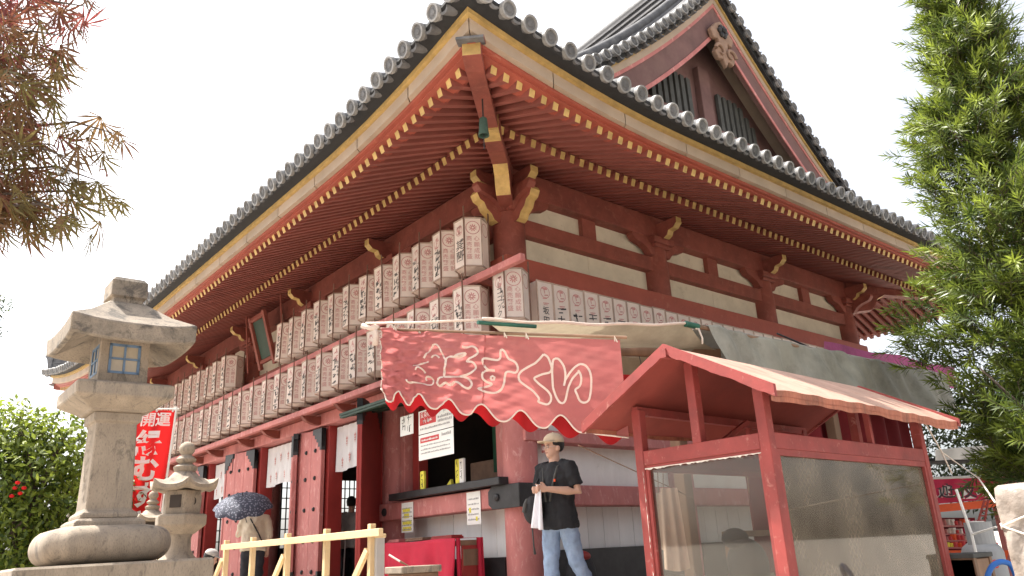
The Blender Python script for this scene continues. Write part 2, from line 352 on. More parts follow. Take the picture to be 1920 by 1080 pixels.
# ------------------------------------------------------------------ temple hall
WX, WY = 8.8, 14.2
hall = thing('temple_hall', 'large vermilion temple hall with grey tiled roof and rows of paper lanterns under its eaves', 'temple', (0, 0, ZP))
OE = 2.44
SIDES = {'L': (WY, (0.31, 3.0), (0.62, 6.0)), 'R': (WX, (0.31, 3.0), (0.31, 3.0)),
         'E': (WY, (0.31, 3.0), (0.31, 3.0)), 'N': (WX, (0.62, 5.0), (0.31, 3.0))}
def P(side, u, o, z):
    if side == 'L': return (-o, u, z)
    if side == 'R': return (u, -o, z)
    if side == 'E': return (WX + o, u, z)
    return (u, WY + o, z)
def lift(side, u, o):
    ln, (a, la), (b2, lb) = SIDES[side]
    k = max(0.0, min(1.12, o / OE)) ** 1.5
    sa, sb = u + OE, ln + OE - u
    return k * (a * max(0, 1 - max(sa, -.2) / la) ** 2 + b2 * max(0, 1 - max(sb, -.2) / lb) ** 2)
def sbox(mb, side, u0, u1, o0, o1, z0, z1, mi=0):
    p = [P(side, u, o, z) for z in (z0, z1) for u, o in ((u0, o0), (u1, o0), (u1, o1), (u0, o1))]
    return mb.hexa(p, mi)
def tau_list(n): return [0.5 - 0.5 * math.cos(math.pi * i / n) for i in range(n + 1)]
def sweep(mb, side, sec, mi=0, n=48, t0=0.0, t1=1.0):     # closed section [(o,z)...] along the eave, mitred
    ln = SIDES[side][0]; vs = []; fs = []; k = len(sec)
    ts = [t0 + (t1 - t0) * t for t in (tau_list(n) if (t0, t1) == (0, 1) else [i / n for i in range(n + 1)])]
    for t in ts:
        for o, z in sec:
            u = -o + t * (ln + 2 * o); vs.append(P(side, u, o, z + lift(side, u, o)))
    for i in range(len(ts) - 1):
        for j in range(k): fs.append((i * k + j, i * k + (j + 1) % k, (i + 1) * k + (j + 1) % k, (i + 1) * k + j))
    fs += [tuple(range(k)), tuple((len(ts) - 1) * k + j for j in range(k))]
    return mb.add(vs, fs, mi)
def rect(o0, o1, z0, z1): return [(o0, z0), (o1, z0), (o1, z1), (o0, z1)]

# pillars
PR = [0, 2.95, 5.88, WX]; PL = [0, 2.8, 5.65, 8.5, 11.35, WY]
pm_ = MB().lathe([(0.215, ZP - 0.01), (0.215, 4.9), (0.215, 5.55), (0.20, 5.75), (0.20, 6.06)], 28); pm_.m = [0 if i < 28 else 1 for i in range(len(pm_.m))]
pmesh = pm_.mesh('pillar', [M['salmon'], M['red']], 40)      # paint is sun-bleached below the head beam only
def pillar(x, y):
    o = ob('pillar', pmesh, hall); o.location = (x, y, 0); return o
for x in PR: pillar(x, 0)
for y in PL[1:]: pillar(0, y); pillar(WX, y)
for x in PR[1:-1]: pillar(x, WY)
for x, y in [(x, 0) for x in PR] + [(0, y) for y in PL[1:]]:
    MB().lathe([(0.42, ZP - 0.01), (0.40, ZP + 0.03), (0.32, ZP + 0.09), (0.25, ZP + 0.12)], 24, (x, y, 0)).build('pillar_base', M['stone'], hall, 50)

# upper wall of front (L) and side (R): beams, panels, struts, brackets, nosings
for side, PS in (('L', PL), ('R', PR), ('E', PL), ('N', PR)):
    ln = SIDES[side][0]
    for nm, o1, z0, z1, mt in (('tie_beam', 0.12, 5.49, 5.72, 'red'), ('wall_plate', 0.17, 6.04, 6.40, 'red'), ('head_beam', 0.25, 4.78, 5.08, 'red' if side == 'L' else 'redbright')):
        b = MB(); e = 0.28 if nm == 'head_beam' else o1
        if side in 'RN': sbox(b, side, -e + 0.004, ln + e - 0.004, -0.1, o1, z0, z1)
        else: sbox(b, side, -0.097, ln + 0.097, -0.1, o1 - 0.003, z0 + 0.002, z1 - 0.002)
        b.build(nm, M[mt], hall, bevel=0.006)
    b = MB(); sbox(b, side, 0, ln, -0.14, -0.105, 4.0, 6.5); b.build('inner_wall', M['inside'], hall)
    for i in range(len(PS) - 1):
        a, c = PS[i] + 0.19, PS[i + 1] - 0.19; m = (a + c) / 2
        npan = 2
        for j in range(npan):      # lower band: plaster boards with a joint
            p0 = a + (c - a) * j / npan; p1 = a + (c - a) * (j + 1) / npan
            b = MB(); sbox(b, side, p0 + 0.002, p1 - 0.002, -0.1, -0.01, 5.081, 5.495); b.build('wall_panel', M['plaster'], hall)
        for p0, p1 in ((a, m - 0.13), (m + 0.13, c)):
            b = MB(); sbox(b, side, p0, p1, -0.1, -0.01, 5.715, 6.045); b.build('wall_panel', M['plaster'], hall)
        b = MB(); sbox(b, side, m - 0.14, m + 0.14, -0.1, 0.07, 5.715, 6.045); b.build('strut', M['red'], hall, bevel=0.005)
    for i, u in enumerate(PS):
        # boat shaped bracket arm along the wall
        poly = [(-0.62, 6.043), (-0.62, 6.0), (-0.56, 5.93), (-0.40, 5.89), (-0.30, 5.84), (-0.22, 5.75), (0.22, 5.75), (0.30, 5.84), (0.40, 5.89), (0.56, 5.93), (0.62, 6.0), (0.62, 6.043)]
        pp = [p for p in poly]
        b = MB(); b.prism(pp, lambda p: P(side, u + p[0], 0.03, p[1]), lambda p: P(side, u + p[0], 0.15, p[1])); b.build('bracket_arm', M['red'], hall)
        if side in 'LR' or i in (0, len(PS) - 1):
            b = MB(); up = [(0.0, 6.0), (0.30, 6.0), (0.37, 6.035), (0.40, 6.10), (0.50, 6.115), (0.57, 6.18), (0.57, 6.27), (0.0, 6.27)]
            mi = [0, 1, 1, 1, 1, 1, 0, 0]
            b.prism(up, lambda p: P(side, u - 0.065, p[0], p[1]), lambda p: P(side, u + 0.065, p[0], p[1]), mi, 0)
            b.build('bracket_nose', [M['red'], M['yellow']], hall)
            b = MB(); sbox(b, side, u - 0.24, u + 0.24, -0.1, 0.26, 5.935, 6.035); sbox(b, side, u - 0.19, u + 0.19, -0.1, 0.22, 5.88, 5.936); b.build('bearing_block', M['red'], hall, bevel=0.01)
for side in 'LR':       # big nosings that pass through the corner pillar
    for u in (0.0,):
        low = [(0.1, 5.60), (0.24, 5.585), (0.30, 5.61), (0.34, 5.68), (0.42, 5.74), (0.46, 5.82), (0.53, 5.85), (0.57, 5.93), (0.54, 5.98), (0.1, 5.98)]
        b = MB(); b.prism(low, lambda p: P(side, u - 0.075, p[0], p[1]), lambda p: P(side, u + 0.075, p[0], p[1]), [0] + [1] * 7 + [0, 0], 0)
        b.build('corner_nose', [M['red'], M['yellow']], hall)

# rafters ---------------------------------------------------------
BR0, BR1 = (-0.05, 6.535), (1.22, 6.085)      # base tier centre line (o,z)
FR0, FR1 = (0.98, 6.305), (2.29, 5.735)       # flying tier
def zl(a, b2, o): return a[1] + (b2[1] - a[1]) * (o - a[0]) / (b2[0] - a[0])
raf = MB(); raf.hexa([(0, -.036, -.048), (1, -.036, -.048), (1, .036, -.048), (0, .036, -.048), (0, -.036, .048), (1, -.036, .048), (1, .036, .048), (0, .036, .048)], [0, 0, 0, 1, 0, 0])
# face order: bottom, top, y-, x+, y+, x-  -> x+ end is yellow
raf.m = [0, 0, 0, 1, 0, 0]
rmesh = raf.mesh('rafter', [M['redr'], M['yellow']])
cand = []
for side in 'LREN':
    ln = SIDES[side][0]; n = int(round((ln + 2 * 2.2) / 0.161))
    for i in range(n + 1):
        u = -2.2 + (ln + 4.4) * i / n + random.uniform(-.006, .006)
        over = max(0.0, -u, u - ln)
        for a, e in ((BR0, BR1), (FR0, FR1)):
            o0 = max(a[0], over + 0.03); 
            if o0 > e[0] - 0.08: continue
            s3 = Vector(P(side, u, o0, zl(a, e, o0) + lift(side, u, o0))); e3 = Vector(P(side, u, e[0], e[1] + lift(side, u, e[0])))
            vis = side in 'LR' or (side == 'E' and u < 3)
            cand.append(((s3 - Vector(CC)).length + (0 if side in 'LR' else 40 if not vis else 4), s3, e3))
cand.sort(key=lambda c: c[0])
rest = MB()
for i, (d, s3, e3) in enumerate(cand):
    x = (e3 - s3); ln_ = x.length; x.normalize(); y = Vector((0, 0, 1)).cross(x).normalized(); z = x.cross(y)
    m = Matrix((x * ln_, y, z)).transposed().to_4x4(); m.translation = s3
    if i < 300:
        o = ob('rafter', rmesh, hall); o.matrix_basis = m
    else: rest.join(raf, m)
tag(rest.build('rafters_far', [M['redr'], M['yellow']], hall), kind='stuff')
for side in 'LREN':
    b = MB()
    sweep(b, side, [(0.0, 6.575), (1.18, 6.155), (1.18, 6.175), (0.0, 6.595)])
    sweep(b, side, [(0.95, 6.372), (2.3, 5.785), (2.3, 5.80), (0.95, 6.392)])
    b.build('soffit', M['redr'], hall)
    b = MB(); sweep(b, side, rect(1.04, 1.20, 6.135, 6.255)); b.build('rafter_beam', M['red'], hall)
    b = MB(); sweep(b, side, rect(2.14, 2.345, 5.765, 5.79)); b.build('eave_lath', M['redbright'], hall)
    b = MB(); sweep(b, side, rect(2.10, 2.39, 5.787, 5.825)); b.build('eave_fascia', M['redbright'], hall)
    nb = int((SIDES[side][0] + 5) / 1.05)
    for i in range(nb):
        t0, t1 = i / nb, (i + 1) / nb; g = 0.0004
        b = MB(); sweep(b, side, rect(2.10, 2.45, 5.822, 5.955), n=10, t0=t0 + g, t1=t1 - g); b.build('eave_board', M['cream'], hall)
    b = MB(); sweep(b, side, rect(2.10, 2.495, 5.953, 6.008)); b.build('yellow_strip', M['yellow'], hall)
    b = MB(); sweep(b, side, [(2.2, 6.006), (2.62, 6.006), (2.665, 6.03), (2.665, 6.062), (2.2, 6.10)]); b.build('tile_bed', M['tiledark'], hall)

# hip rafters at the corners
for sx_, sy_, x0, y0, A in ((-1, -1, 0, 0, 0.31), (-1, 1, 0, WY, 0.62), (1, -1, WX, 0, 0.31), (1, 1, WX, WY, 0.31)):
    def D(o, z): return (x0 + sx_ * o, y0 + sy_ * o, z)
    px_, py_ = Vector((sx_, -sy_, 0)).normalized(), None
    def hip(prof, w, nm, mi):
        b = MB(); b.prism(prof, lambda p: Vector(D(*p)) - px_ * w / 2, lambda p: Vector(D(*p)) + px_ * w / 2, mi, 0)
        return b.build(nm, [M['red'], M['yellow'], M['tile']], hall, bevel=0.004)
    hip([(-0.1, 6.62), (1.22, 6.20 + A * .3), (1.34, 6.18 + A * .3), (1.36, 5.86 + A * .3), (1.16, 5.88 + A * .3), (-0.1, 6.25)], 0.20, 'hip_rafter', [0, 0, 1, 1, 0, 0])
    hip([(0.9, 6.36 + A * .15), (2.36, 5.83 + A), (2.36, 5.63 + A), (2.2, 5.60 + A), (0.9, 5.98 + A * .15)], 0.18, 'hip_flying_rafter', [0, 1, 0, 0, 0])
    hip([(2.16, 5.86 + A), (2.44, 5.765 + A), (2.44, 5.735 + A), (2.16, 5.83 + A)], 0.27, 'hip_cap', [2, 2, 2, 2])
    hip([(0.1, 6.33), (0.62, 6.18), (0.62, 6.10), (0.50, 6.02), (0.46, 5.90), (0.40, 5.80), (0.1, 5.78)], 0.19, 'corner_bracket', [0, 1, 1, 1, 1, 0, 0])

# ------------------------------------------------------------------ roof
def prof(d): return 0.36 * d + 0.05 * d * d
ZR0 = 6.03; EO = 2.68; DG = EO - 0.35         # gable end roof climbs to the gable wall
def roofz(side, u, d): return ZR0 + prof(d) + lift(side, u, EO - d) * (1 if d < EO else 0)
SPC = 0.2625
RA0, RA1 = -0.95, WY + 0.95                    # rake planes
etile = MB()
# eave tile in local space: x outward/down slope, z up; disc at x=0
etile.tube([(-0.42, 0, 0.0), (-0.012, 0, 0)], [0.078, 0.082], 14, 0)
etile.lathe([(0.088, -0.03), (0.088, 0.008), (0.070, 0.010), (0.066, 0.0), (0.03, 0.0), (0.028, 0.007)], 16)
nv = len(etile.v); 
q = MB().lathe([(0.089, -0.035), (0.089, 0.010), (0.070, 0.011), (0.066, -0.004), (0.034, -0.004), (0.028, 0.004), (0.004, 0.006)], 16)
etile = MB(); etile.tube([(-0.42, 0, 0.0), (-0.012, 0, 0)], [0.078, 0.082], 14, 0)
rot = Matrix.Rotation(math.pi / 2, 4, 'Y')
qm = [1 if True else 0] * len(q.f)
etile.add([rot @ Vector(p) for p in q.v], q.f, [1 if i < 48 else 0 for i in range(len(q.f))])
for j in range(6):      # drooping pan tile lip beside the disc
    t0 = math.pi * j / 6; t1 = math.pi * (j + 1) / 6
    def lip(t, x, dz): return (x, 0.075 + 0.056 * (1 - math.cos(t)), -0.035 - 0.035 * math.sin(t) + dz)
    etile.hexa([lip(t0, -0.3, -0.02), lip(t0, -0.02, -0.02), lip(t1, -0.02, -0.02), lip(t1, -0.3, -0.02), lip(t0, -0.3, 0.008), lip(t0, -0.02, 0.008), lip(t1, -0.02, 0.008), lip(t1, -0.3, 0.008)], 0)
etm = etile.mesh('eave_tile', [M['tile'], M['tilerim']], 35)
far = MB()
for side in 'LREN':
    ln = SIDES[side][0]; n = int((ln + 2 * 2.55) / SPC); u0 = ln / 2 - n * SPC / 2
    for i in range(n + 1):
        u = u0 + i * SPC; o = 2.70; z = 6.075 + lift(side, u, 2.5)
        c = Vector(P(side, u, o, z)); out = (Vector(P(side, u, 1, 0)) - Vector(P(side, u, 0, 0)))
        x = (out + Vector((0, 0, -0.34 + 0.05 * random.uniform(-1, 1)))).normalized(); y = Vector((0, 0, 1)).cross(x).normalized(); zz = x.cross(y)
        m = Matrix((x, y, zz)).transposed().to_4x4(); m.translation = c + Vector((0, 0, random.uniform(-.006, .006)))
        if side in 'LR' or (side == 'E' and u < 4):
            t = ob('eave_tile', etm, hall); t.matrix_basis = m
        else: far.join(etile, m)
tag(far.build('eave_tiles_far', [M['tile'], M['tilerim']], hall, 35), kind='stuff')

# tiled slopes: pans plus round ribs following the concave curve
def slope(side):
    ln = SIDES[side][0]; b = MB(); n = int((ln + 2 * 2.55) / SPC); u0 = ln / 2 - n * SPC / 2
    main = side in 'LE'
    for i in range(-1, n + 2):
        u = u0 + i * SPC
        if u < -EO or u > ln + EO: continue
        over = EO - max(0.0, -u, u - ln)       # distance available up to the hip
        if main:
            dmax = over if (u < RA0 or u > RA1 - 0) else 7.07
            if u < RA0: dmax = min(over, 7.07)
        else: dmax = min(over, DG)
        dmin = 0.35
        if dmax < dmin + 0.1: continue
        k = max(2, int((dmax - dmin) / 0.45)); st = []
        cs = [(-0.5, 0.0), (-0.36, -0.02), (-0.30, 0.0), (-0.24, 0.055), (-0.12, 0.085), (0.0, 0.095), (0.12, 0.085), (0.24, 0.055), (0.30, 0.0), (0.36, -0.02), (0.5, 0.0)]
        vs = []; fs = []
        for j in range(k + 1):
            d = dmin + (dmax - dmin) * j / k
            for cu, ch in cs:
                uu = u + cu * SPC
                vs.append(P(side, uu, EO - d, roofz(side, u, d) + ch))
        w_ = len(cs)
        for j in range(k):
            for q_ in range(w_ - 1): fs.append((j * w_ + q_, j * w_ + q_ + 1, (j + 1) * w_ + q_ + 1, (j + 1) * w_ + q_))
        b.add(vs, fs)
    return b.build('roof_slope', M['tile'], hall, 50)
for side in 'LREN': slope(side)
# under-roof shell so that no light leaks
for side in 'LREN':
    ln = SIDES[side][0]; b = MB()
    dm = 7.08 if side in 'LE' else DG
    def shell(u, v):
        d = 0.1 + (dm - 0.1) * v
        if side in 'LE':
            ov = max(EO - d, 0.95 if d > EO - 0.95 else 0.0)
        else: ov = EO - d
        uu = -ov + u * (ln + 2 * ov); return P(side, uu, EO - d, roofz(side, uu, d) - 0.06)
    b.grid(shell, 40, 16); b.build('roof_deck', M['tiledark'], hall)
# main ridge
def rsag(y): return 0.30 * ((y - WY / 2) / 8.0) ** 2
zr_ = ZR0 + prof(7.0) - 0.2
for k in range(9):      # stacked ridge tiles, course by course
    w_ = 0.30 - 0.012 * k + (0.035 if k % 2 else 0.0); z0_ = zr_ + 0.075 * k; b = MB(); n_ = 30; vs = []; fs = []
    for i in range(n_ + 1):
        y = RA0 - 0.1 + (RA1 - RA0 + 0.2) * i / n_; z = z0_ + rsag(y)
        vs += [(WX / 2 - w_, y, z), (WX / 2 + w_, y, z), (WX / 2 + w_, y, z + (0.045 if k % 2 else 0.074)), (WX / 2 - w_, y, z + (0.045 if k % 2 else 0.074))]
    for i in range(n_):
        for j in range(4): fs.append((i * 4 + j, i * 4 + (j + 1) % 4, (i + 1) * 4 + (j + 1) % 4, (i + 1) * 4 + j))
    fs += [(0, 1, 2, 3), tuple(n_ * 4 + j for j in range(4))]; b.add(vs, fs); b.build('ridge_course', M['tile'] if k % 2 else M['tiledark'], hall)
b = MB(); b.tube([(WX / 2, RA0 - 0.15 + (RA1 - RA0 + .3) * i / 30, zr_ + 0.75 + rsag(RA0 + (RA1 - RA0) * i / 30)) for i in range(31)], 0.15, 12); b.build('ridge_cap', M['tile'], hall, 50)
# hip ridges
for nm_, sx_, sy_, x0, y0, A in (('a', -1, -1, 0, 0, 0.31), ('b', -1, 1, 0, WY, 0.62), ('c', 1, -1, WX, 0, 0.31), ('d', 1, 1, WX, WY, 0.31)):
    path = []
    for i in range(13):
        o = 2.45 - (2.45 - 0.75) * i / 12; k = max(0, o / OE) ** 1.5; path.append(Vector((x0 + sx_ * o, y0 + sy_ * o, ZR0 + prof(EO - o) + A * k)))
    b = MB(); side_v = Vector((sx_, -sy_, 0)).normalized()
    for lay, (w_, h0, h1) in enumerate(((0.17, 0.0, 0.12), (0.14, 0.125, 0.2), (0.15, 0.205, 0.24), (0.13, 0.245, 0.32), (0.14, 0.325, 0.36))):
        for i in range(12):
            p, q_ = path[i], path[i + 1]
            b.hexa([p - side_v * w_ + Vector((0, 0, h0)), q_ - side_v * w_ + Vector((0, 0, h0)), q_ + side_v * w_ + Vector((0, 0, h0)), p + side_v * w_ + Vector((0, 0, h0)),
                    p - side_v * w_ + Vector((0, 0, h1)), q_ - side_v * w_ + Vector((0, 0, h1)), q_ + side_v * w_ + Vector((0, 0, h1)), p + side_v * w_ + Vector((0, 0, h1))])
    b.tube([p + Vector((0, 0, 0.40)) for p in path], 0.09, 10)
    b.build('hip_ridge', M['tile'], hall, 40)
    # end tile with raised tail ornament
    e = path[0]; out = Vector((sx_, sy_, 0)).normalized()
    b = MB()
    pr = [(-0.02, -0.05), (0.06, 0.0), (0.09, 0.18), (0.13, 0.34), (0.22, 0.46), (0.12, 0.44), (0.03, 0.47), (-0.06, 0.42)]
    b.prism(pr, lambda p: e + out * p[0] - side_v * 0.17 + Vector((0, 0, p[1])), lambda p: e + out * p[0] + side_v * 0.17 + Vector((0, 0, p[1])))
    b.build('ridge_end_tile', M['tile'], hall, bevel=0.012)
    pr = [(-0.10, 0.44), (0.02, 0.44), (0.03, 0.56), (-0.01, 0.68), (-0.07, 0.76), (-0.15, 0.79), (-0.21, 0.74), (-0.2, 0.68), (-0.14, 0.62)]
    if nm_ == 'b':
        b = MB(); b.prism([(p[0] * 1.2 - .02, (p[1] - .44) * 1.35 + .44) for p in pr], lambda p: e + out * p[0] - side_v * 0.05 + Vector((0, 0, p[1])), lambda p: e + out * p[0] + side_v * 0.05 + Vector((0, 0, p[1])))
        b.build('ridge_ornament', M['tilerim'], hall, bevel=0.02)

# gable facing the side court ------------------------------------------------
GX = WX / 2
def rz(x, dz=0.0):     # height of the roof surface above x on the main slopes
    d = EO + (x if x < GX else WX - x); return ZR0 + prof(d) + dz
xs = [GX - 5.0 + 10.0 * i / 60 for i in range(61)]
def rakeband(y0, y1, top, bot, name, m, off=0.0):
    for sgn in (-1, 1):
        b = MB(); vs = []; fs = []; n = 26
        for i in range(n + 1):
            x = GX + sgn * (off + (5.2 - off) * i / n)
            d = EO + (x if x < GX else WX - x); sl = 0.36 + 0.1 * d; cs = math.sqrt(1 + sl * sl)
            for yy, dz in ((y0, bot), (y1, bot), (y1, top), (y0, top)): vs.append((x, yy, rz(x) + dz * cs))
        for i in range(n):
            for j in range(4): fs.append((i * 4 + j, i * 4 + (j + 1) % 4, (i + 1) * 4 + (j + 1) % 4, (i + 1) * 4 + j))
        fs += [(0, 1, 2, 3), tuple(n * 4 + j for j in range(4))]
        b.add(vs, fs); b.build(name, m, hall)
for ysg, y0 in ((1, RA0), (-1, RA1)):
    f = lambda a, c: tuple(sorted((y0 + ysg * a, y0 + ysg * c)))
    y_ = f(0.0, 0.7); rakeband(*y_, 0.0, -0.075, 'verge_tile_bed', M['tiledark'])
    y_ = f(0.06, 0.7); rakeband(*y_, -0.073, -0.115, 'verge_yellow_strip', M['yellow'])
    y_ = f(0.09, 0.62); rakeband(*y_, -0.113, -0.215, 'verge_board', M['cream'])
    y_ = f(0.12, 0.2); rakeband(*y_, -0.213, -0.66, 'bargeboard', M['gable'])
    y_ = f(0.104, 0.122); rakeband(*y_, -0.213, -0.27, 'bargeboard_edge', M['salmon'])
    y_ = f(0.104, 0.122); rakeband(*y_, -0.60, -0.665, 'bargeboard_edge', M['salmon'])
    yw = y0 + ysg * 0.62
    # gable wall
    b = MB(); vs = [(x, yw, rz(x) - 0.15) for x in xs if rz(x) - 0.15 > 6.9]; n = len(vs)
    vs += [(x, yw, 6.6) for x, _, _ in vs]; b.add(vs, [(i, i + 1, n + i + 1, n + i) for i in range(n - 1)]); b.build('gable_wall', M['gable'], hall)
    yf = yw - ysg * 0.05
    if ysg == 1:
        for zt, h in ((7.55, 0.2), (8.3, 0.16)):
            wv = (rz(0) - 0) * 0
            hw = max(0.3, [GX - x for x in xs if rz(x) - 0.62 > zt + h][0])
            b = MB(); b.bx(GX - hw, GX + hw, yf - 0.06, yf + 0.05, zt, zt + h); b.build('gable_tie', M['gable'], hall, bevel=0.01)
        b = MB(); b.bx(GX - 0.16, GX + 0.16, yf - 0.07, yf + 0.05, 7.2, 9.6); b.build('gable_strut', M['gable'], hall, bevel=0.01)
        for sgn in (-1, 1):
            for c0, c1 in ((0.45, 1.45),):
                for k in range(7):
                    x = GX + sgn * (c0 + (c1 - c0) * k / 6); top = rz(x) - 0.75
                    if top < 8.5: continue
                    b = MB(); b.bx(x - 0.05, x + 0.05, yf - 0.03, yf + 0.03, 8.462, min(top, 9.25)); b.build('gable_slat', M['slat'], hall)
            for k in range(6):
                x = GX + sgn * (0.35 + k * 0.3)
                b = MB(); b.bx(x - 0.06, x + 0.06, yf - 0.03, yf + 0.03, 7.752, 8.298); b.build('gable_slat', M['slat'], hall)
            b = MB(); b.bx(GX + sgn * 2.6 - 0.45, GX + sgn * 2.6 + 0.45, yf - 0.01, yf + 0.02, 7.22, 7.9 - .1); b.build('gable_panel', M['plaster'], hall)
        # carved pendant under the apex
        gp = thing  # (kept as parts of the hall)
        yg = y0 + 0.05; zt = rz(GX) - 0.88
        shield = [(0, 0.12), (0.16, 0.02), (0.34, -0.16), (0.27, -0.33), (0.14, -0.30), (0.12, -0.44), (0.24, -0.50), (0.30, -0.62), (0.22, -0.74), (0.08, -0.70), (0.0, -0.86)]
        poly = shield + [(-x, z) for x, z in shield[-2:0:-1]]
        b = MB(); b.prism(poly, lambda p: (GX + p[0], yg - 0.04, zt + p[1]), lambda p: (GX + p[0], yg + 0.05, zt + p[1])); b.build('gable_pendant', M['carve'], hall, bevel=0.02, seg=2)
        for sgn in (-1, 1):
            pts = []
            for k in range(15):
                t = k / 14; a_ = t * 5.2; r_ = 0.15 * (1 - 0.72 * t)
                pts.append((GX + sgn * (0.15 + r_ * math.cos(a_)), yg - 0.06, zt - 0.58 + r_ * math.sin(a_)))
            b = MB(); b.tube(pts, [0.035 * (1 - 0.5 * k / 14) for k in range(15)], 8); b.build('pendant_scroll', M['carve'], hall, 60)
        b = MB()
        for k in range(6):
            a_ = k * math.pi / 3; b.ball((GX + 0.085 * math.cos(a_), yg - 0.06, zt - 0.12 + 0.085 * math.sin(a_)), 0.055, 10, 6, 0, (1, 0.7, 1))
        b.ball((GX, yg - 0.09, zt - 0.12), 0.055, 10, 6); b.build('pendant_flower', M['black'], hall, 80)
# verge tiles: round tiles laid across the rake, ends facing out
for sgn in (-1, 1):
    s = 0.16; x = GX
    d_acc = 0.2
    while True:
        x = GX + sgn * d_acc
        d = EO + (x if x < GX else WX - x); sl = 0.36 + 0.1 * d
        z = rz(x) + 0.055 * math.sqrt(1 + sl * sl)
        if d_acc > 4.9: break
        m = Matrix.Rotation(-math.pi / 2, 4, 'Z'); m.translation = Vector((x, RA0 - 0.07, z))
        t = ob('verge_tile', etm, hall); t.matrix_basis = m
        d_acc += 0.275 / math.sqrt(1 + sl * sl)
# descending ridges beside the gable
for sgn in (-1, 1):
    for yy, r_, dz in ((RA0 + 0.42, 0.085, 0.09), (RA0 + 0.62, 0.11, 0.16), (RA0 + 0.85, 0.085, 0.09), (RA0+0.62, 0.09, 0.34)):
        b = MB(); pts = []
        for i in range(24):
            x = GX + sgn * (0.15 + 4.9 * i / 23); pts.append((x, yy, rz(x) + dz))
        b.tube(pts, r_, 10); b.build('descending_ridge', M['tile'], hall, 60)
    b = MB(); x = GX + sgn * 5.08
    b.bx(x - 0.06, x + 0.06, RA0 + 0.42, RA0 + 0.82, rz(x) - 0.02, rz(x) + 0.52); b.ball((x + sgn * 0.05, RA0 + 0.62, rz(x) + 0.28), 0.11, 10, 8); b.build('ridge_end_tile', M['tile'], hall, bevel=0.02)
# ------------------------------------------------------------------ lower walls of the hall
def hb(name, m, *a, bevel=0.0, side='L'):
    b = MB(); sbox(b, side, *a); return b.build(name, M[m], hall, bevel=bevel)
# side (R) wall
for i in range(3):
    a, c = PR[i] + 0.2, PR[i + 1] - 0.2
    hb('dark_sill', 'black', a, c, -0.1, 0.14, ZP - 0.01, 1.50, side='R')
    n = 9; 
    for k in range(n):
        p0, p1 = a + (c - a) * k / n, a + (c - a) * (k + 1) / n
        hb('wall_board', 'whiteboard', p0 + 0.003, p1 - 0.003, -0.08, 0.008 + 0.006 * random.random(), 1.50, 2.02, side='R', bevel=0.003)
    hb('wall_panel', 'white', a, c, -0.08, -0.006, 2.2, 2.78, side='R')
    hb('wall_panel', 'white', a, c, -0.08, -0.006, 2.86, 4.80, side='R')
hb('rail_beam', 'salmon', -0.1, WX, -0.09, 0.235, 2.752, 2.89, bevel=0.008, side='R')
hb('rail_beam', 'salmon', -0.262, WX + 0.26, -0.1, 0.262, 2.0, 2.24, bevel=0.01, side='R')
# front (L), first bay: counter window
hb('dark_sill', 'black', 0.2, 2.6, -0.1, 0.14, ZP - 0.01, 1.45)
for k in range(8):
    p0, p1 = 0.2 + 2.4 * k / 8, 0.2 + 2.4 * (k + 1) / 8
    hb('wall_board', 'whiteboard', p0 + 0.003, p1 - 0.003, -0.08, 0.008 + 0.006 * random.random(), 1.45, 2.02, bevel=0.003)
hb('rail_beam', 'salmon', -0.259, 3.02, -0.1, 0.26, 2.002, 2.238, bevel=0.01)
hb('window_sill', 'black', -0.02, 2.45, -0.3, 0.36, 2.255, 2.345, bevel=0.006)
hb('window_post', 'salmon', 2.40, 2.52, -0.1, 0.13, 2.345, 3.66, bevel=0.006)
hb('window_post', 'doordark', 2.2, 2.36, -0.14, 0.02, 2.345, 3.66, bevel=0.006)
hb('window_post', 'salmon', 0.21, 0.33, -0.1, 0.10, 2.345, 3.66, bevel=0.006)
b = MB(); b.lathe([(0.055, 0), (0.055, 0.02), (0.02, 0.045)], 14); m = Matrix.Rotation(-math.pi / 2, 4, 'Y')
for uu in (2.72,):
    q = MB(); m.translation = Vector((-0.258, uu, 2.12)); q.join(b, m); q.build('nail_cover', M['black'], hall, 50)
# iron corner wrap on the rail beam, hexagonal ends with bosses
b = MB(); z0, z1 = 1.985, 2.255
pl = [(0.30, z0 + 0.06), (0.30, z1 - 0.06), (0.22, z1), (-0.275, z1), (-0.275, z0), (0.22, z0)]
b.prism(pl, lambda p: (-0.262, p[0], p[1]), lambda p: (-0.278, p[0], p[1]))
pl2 = [(0.22, z1), (0.30, z1 - 0.06), (0.30, z0 + 0.06), (0.22, z0), (-0.275, z0), (-0.275, z1)]
b.prism(pl2, lambda p: (p[0], -0.264, p[1]), lambda p: (p[0], -0.28, p[1]))
b.ball((-0.285, 0.13, 2.12), 0.045, 12, 8, 0, (0.6, 1, 1)); b.ball((0.12, -0.285, 2.12), 0.045, 12, 8, 0, (1, 0.6, 1))
b.build('corner_iron', M['black'], hall, bevel=0.004)
# hanging bracket board on the corner pillar
b = MB(); b.prism([(0, 0), (0.1, 0.06), (0.1, 0.62), (0, 0.62)], lambda p: (0.225 + p[0] * 0.9, -0.2, 2.62 + p[1]), lambda p: (0.225 + p[0] * 0.9, -0.14, 2.62 + p[1])); b.build('pillar_tail_board', M['salmon'], hall, bevel=0.005)
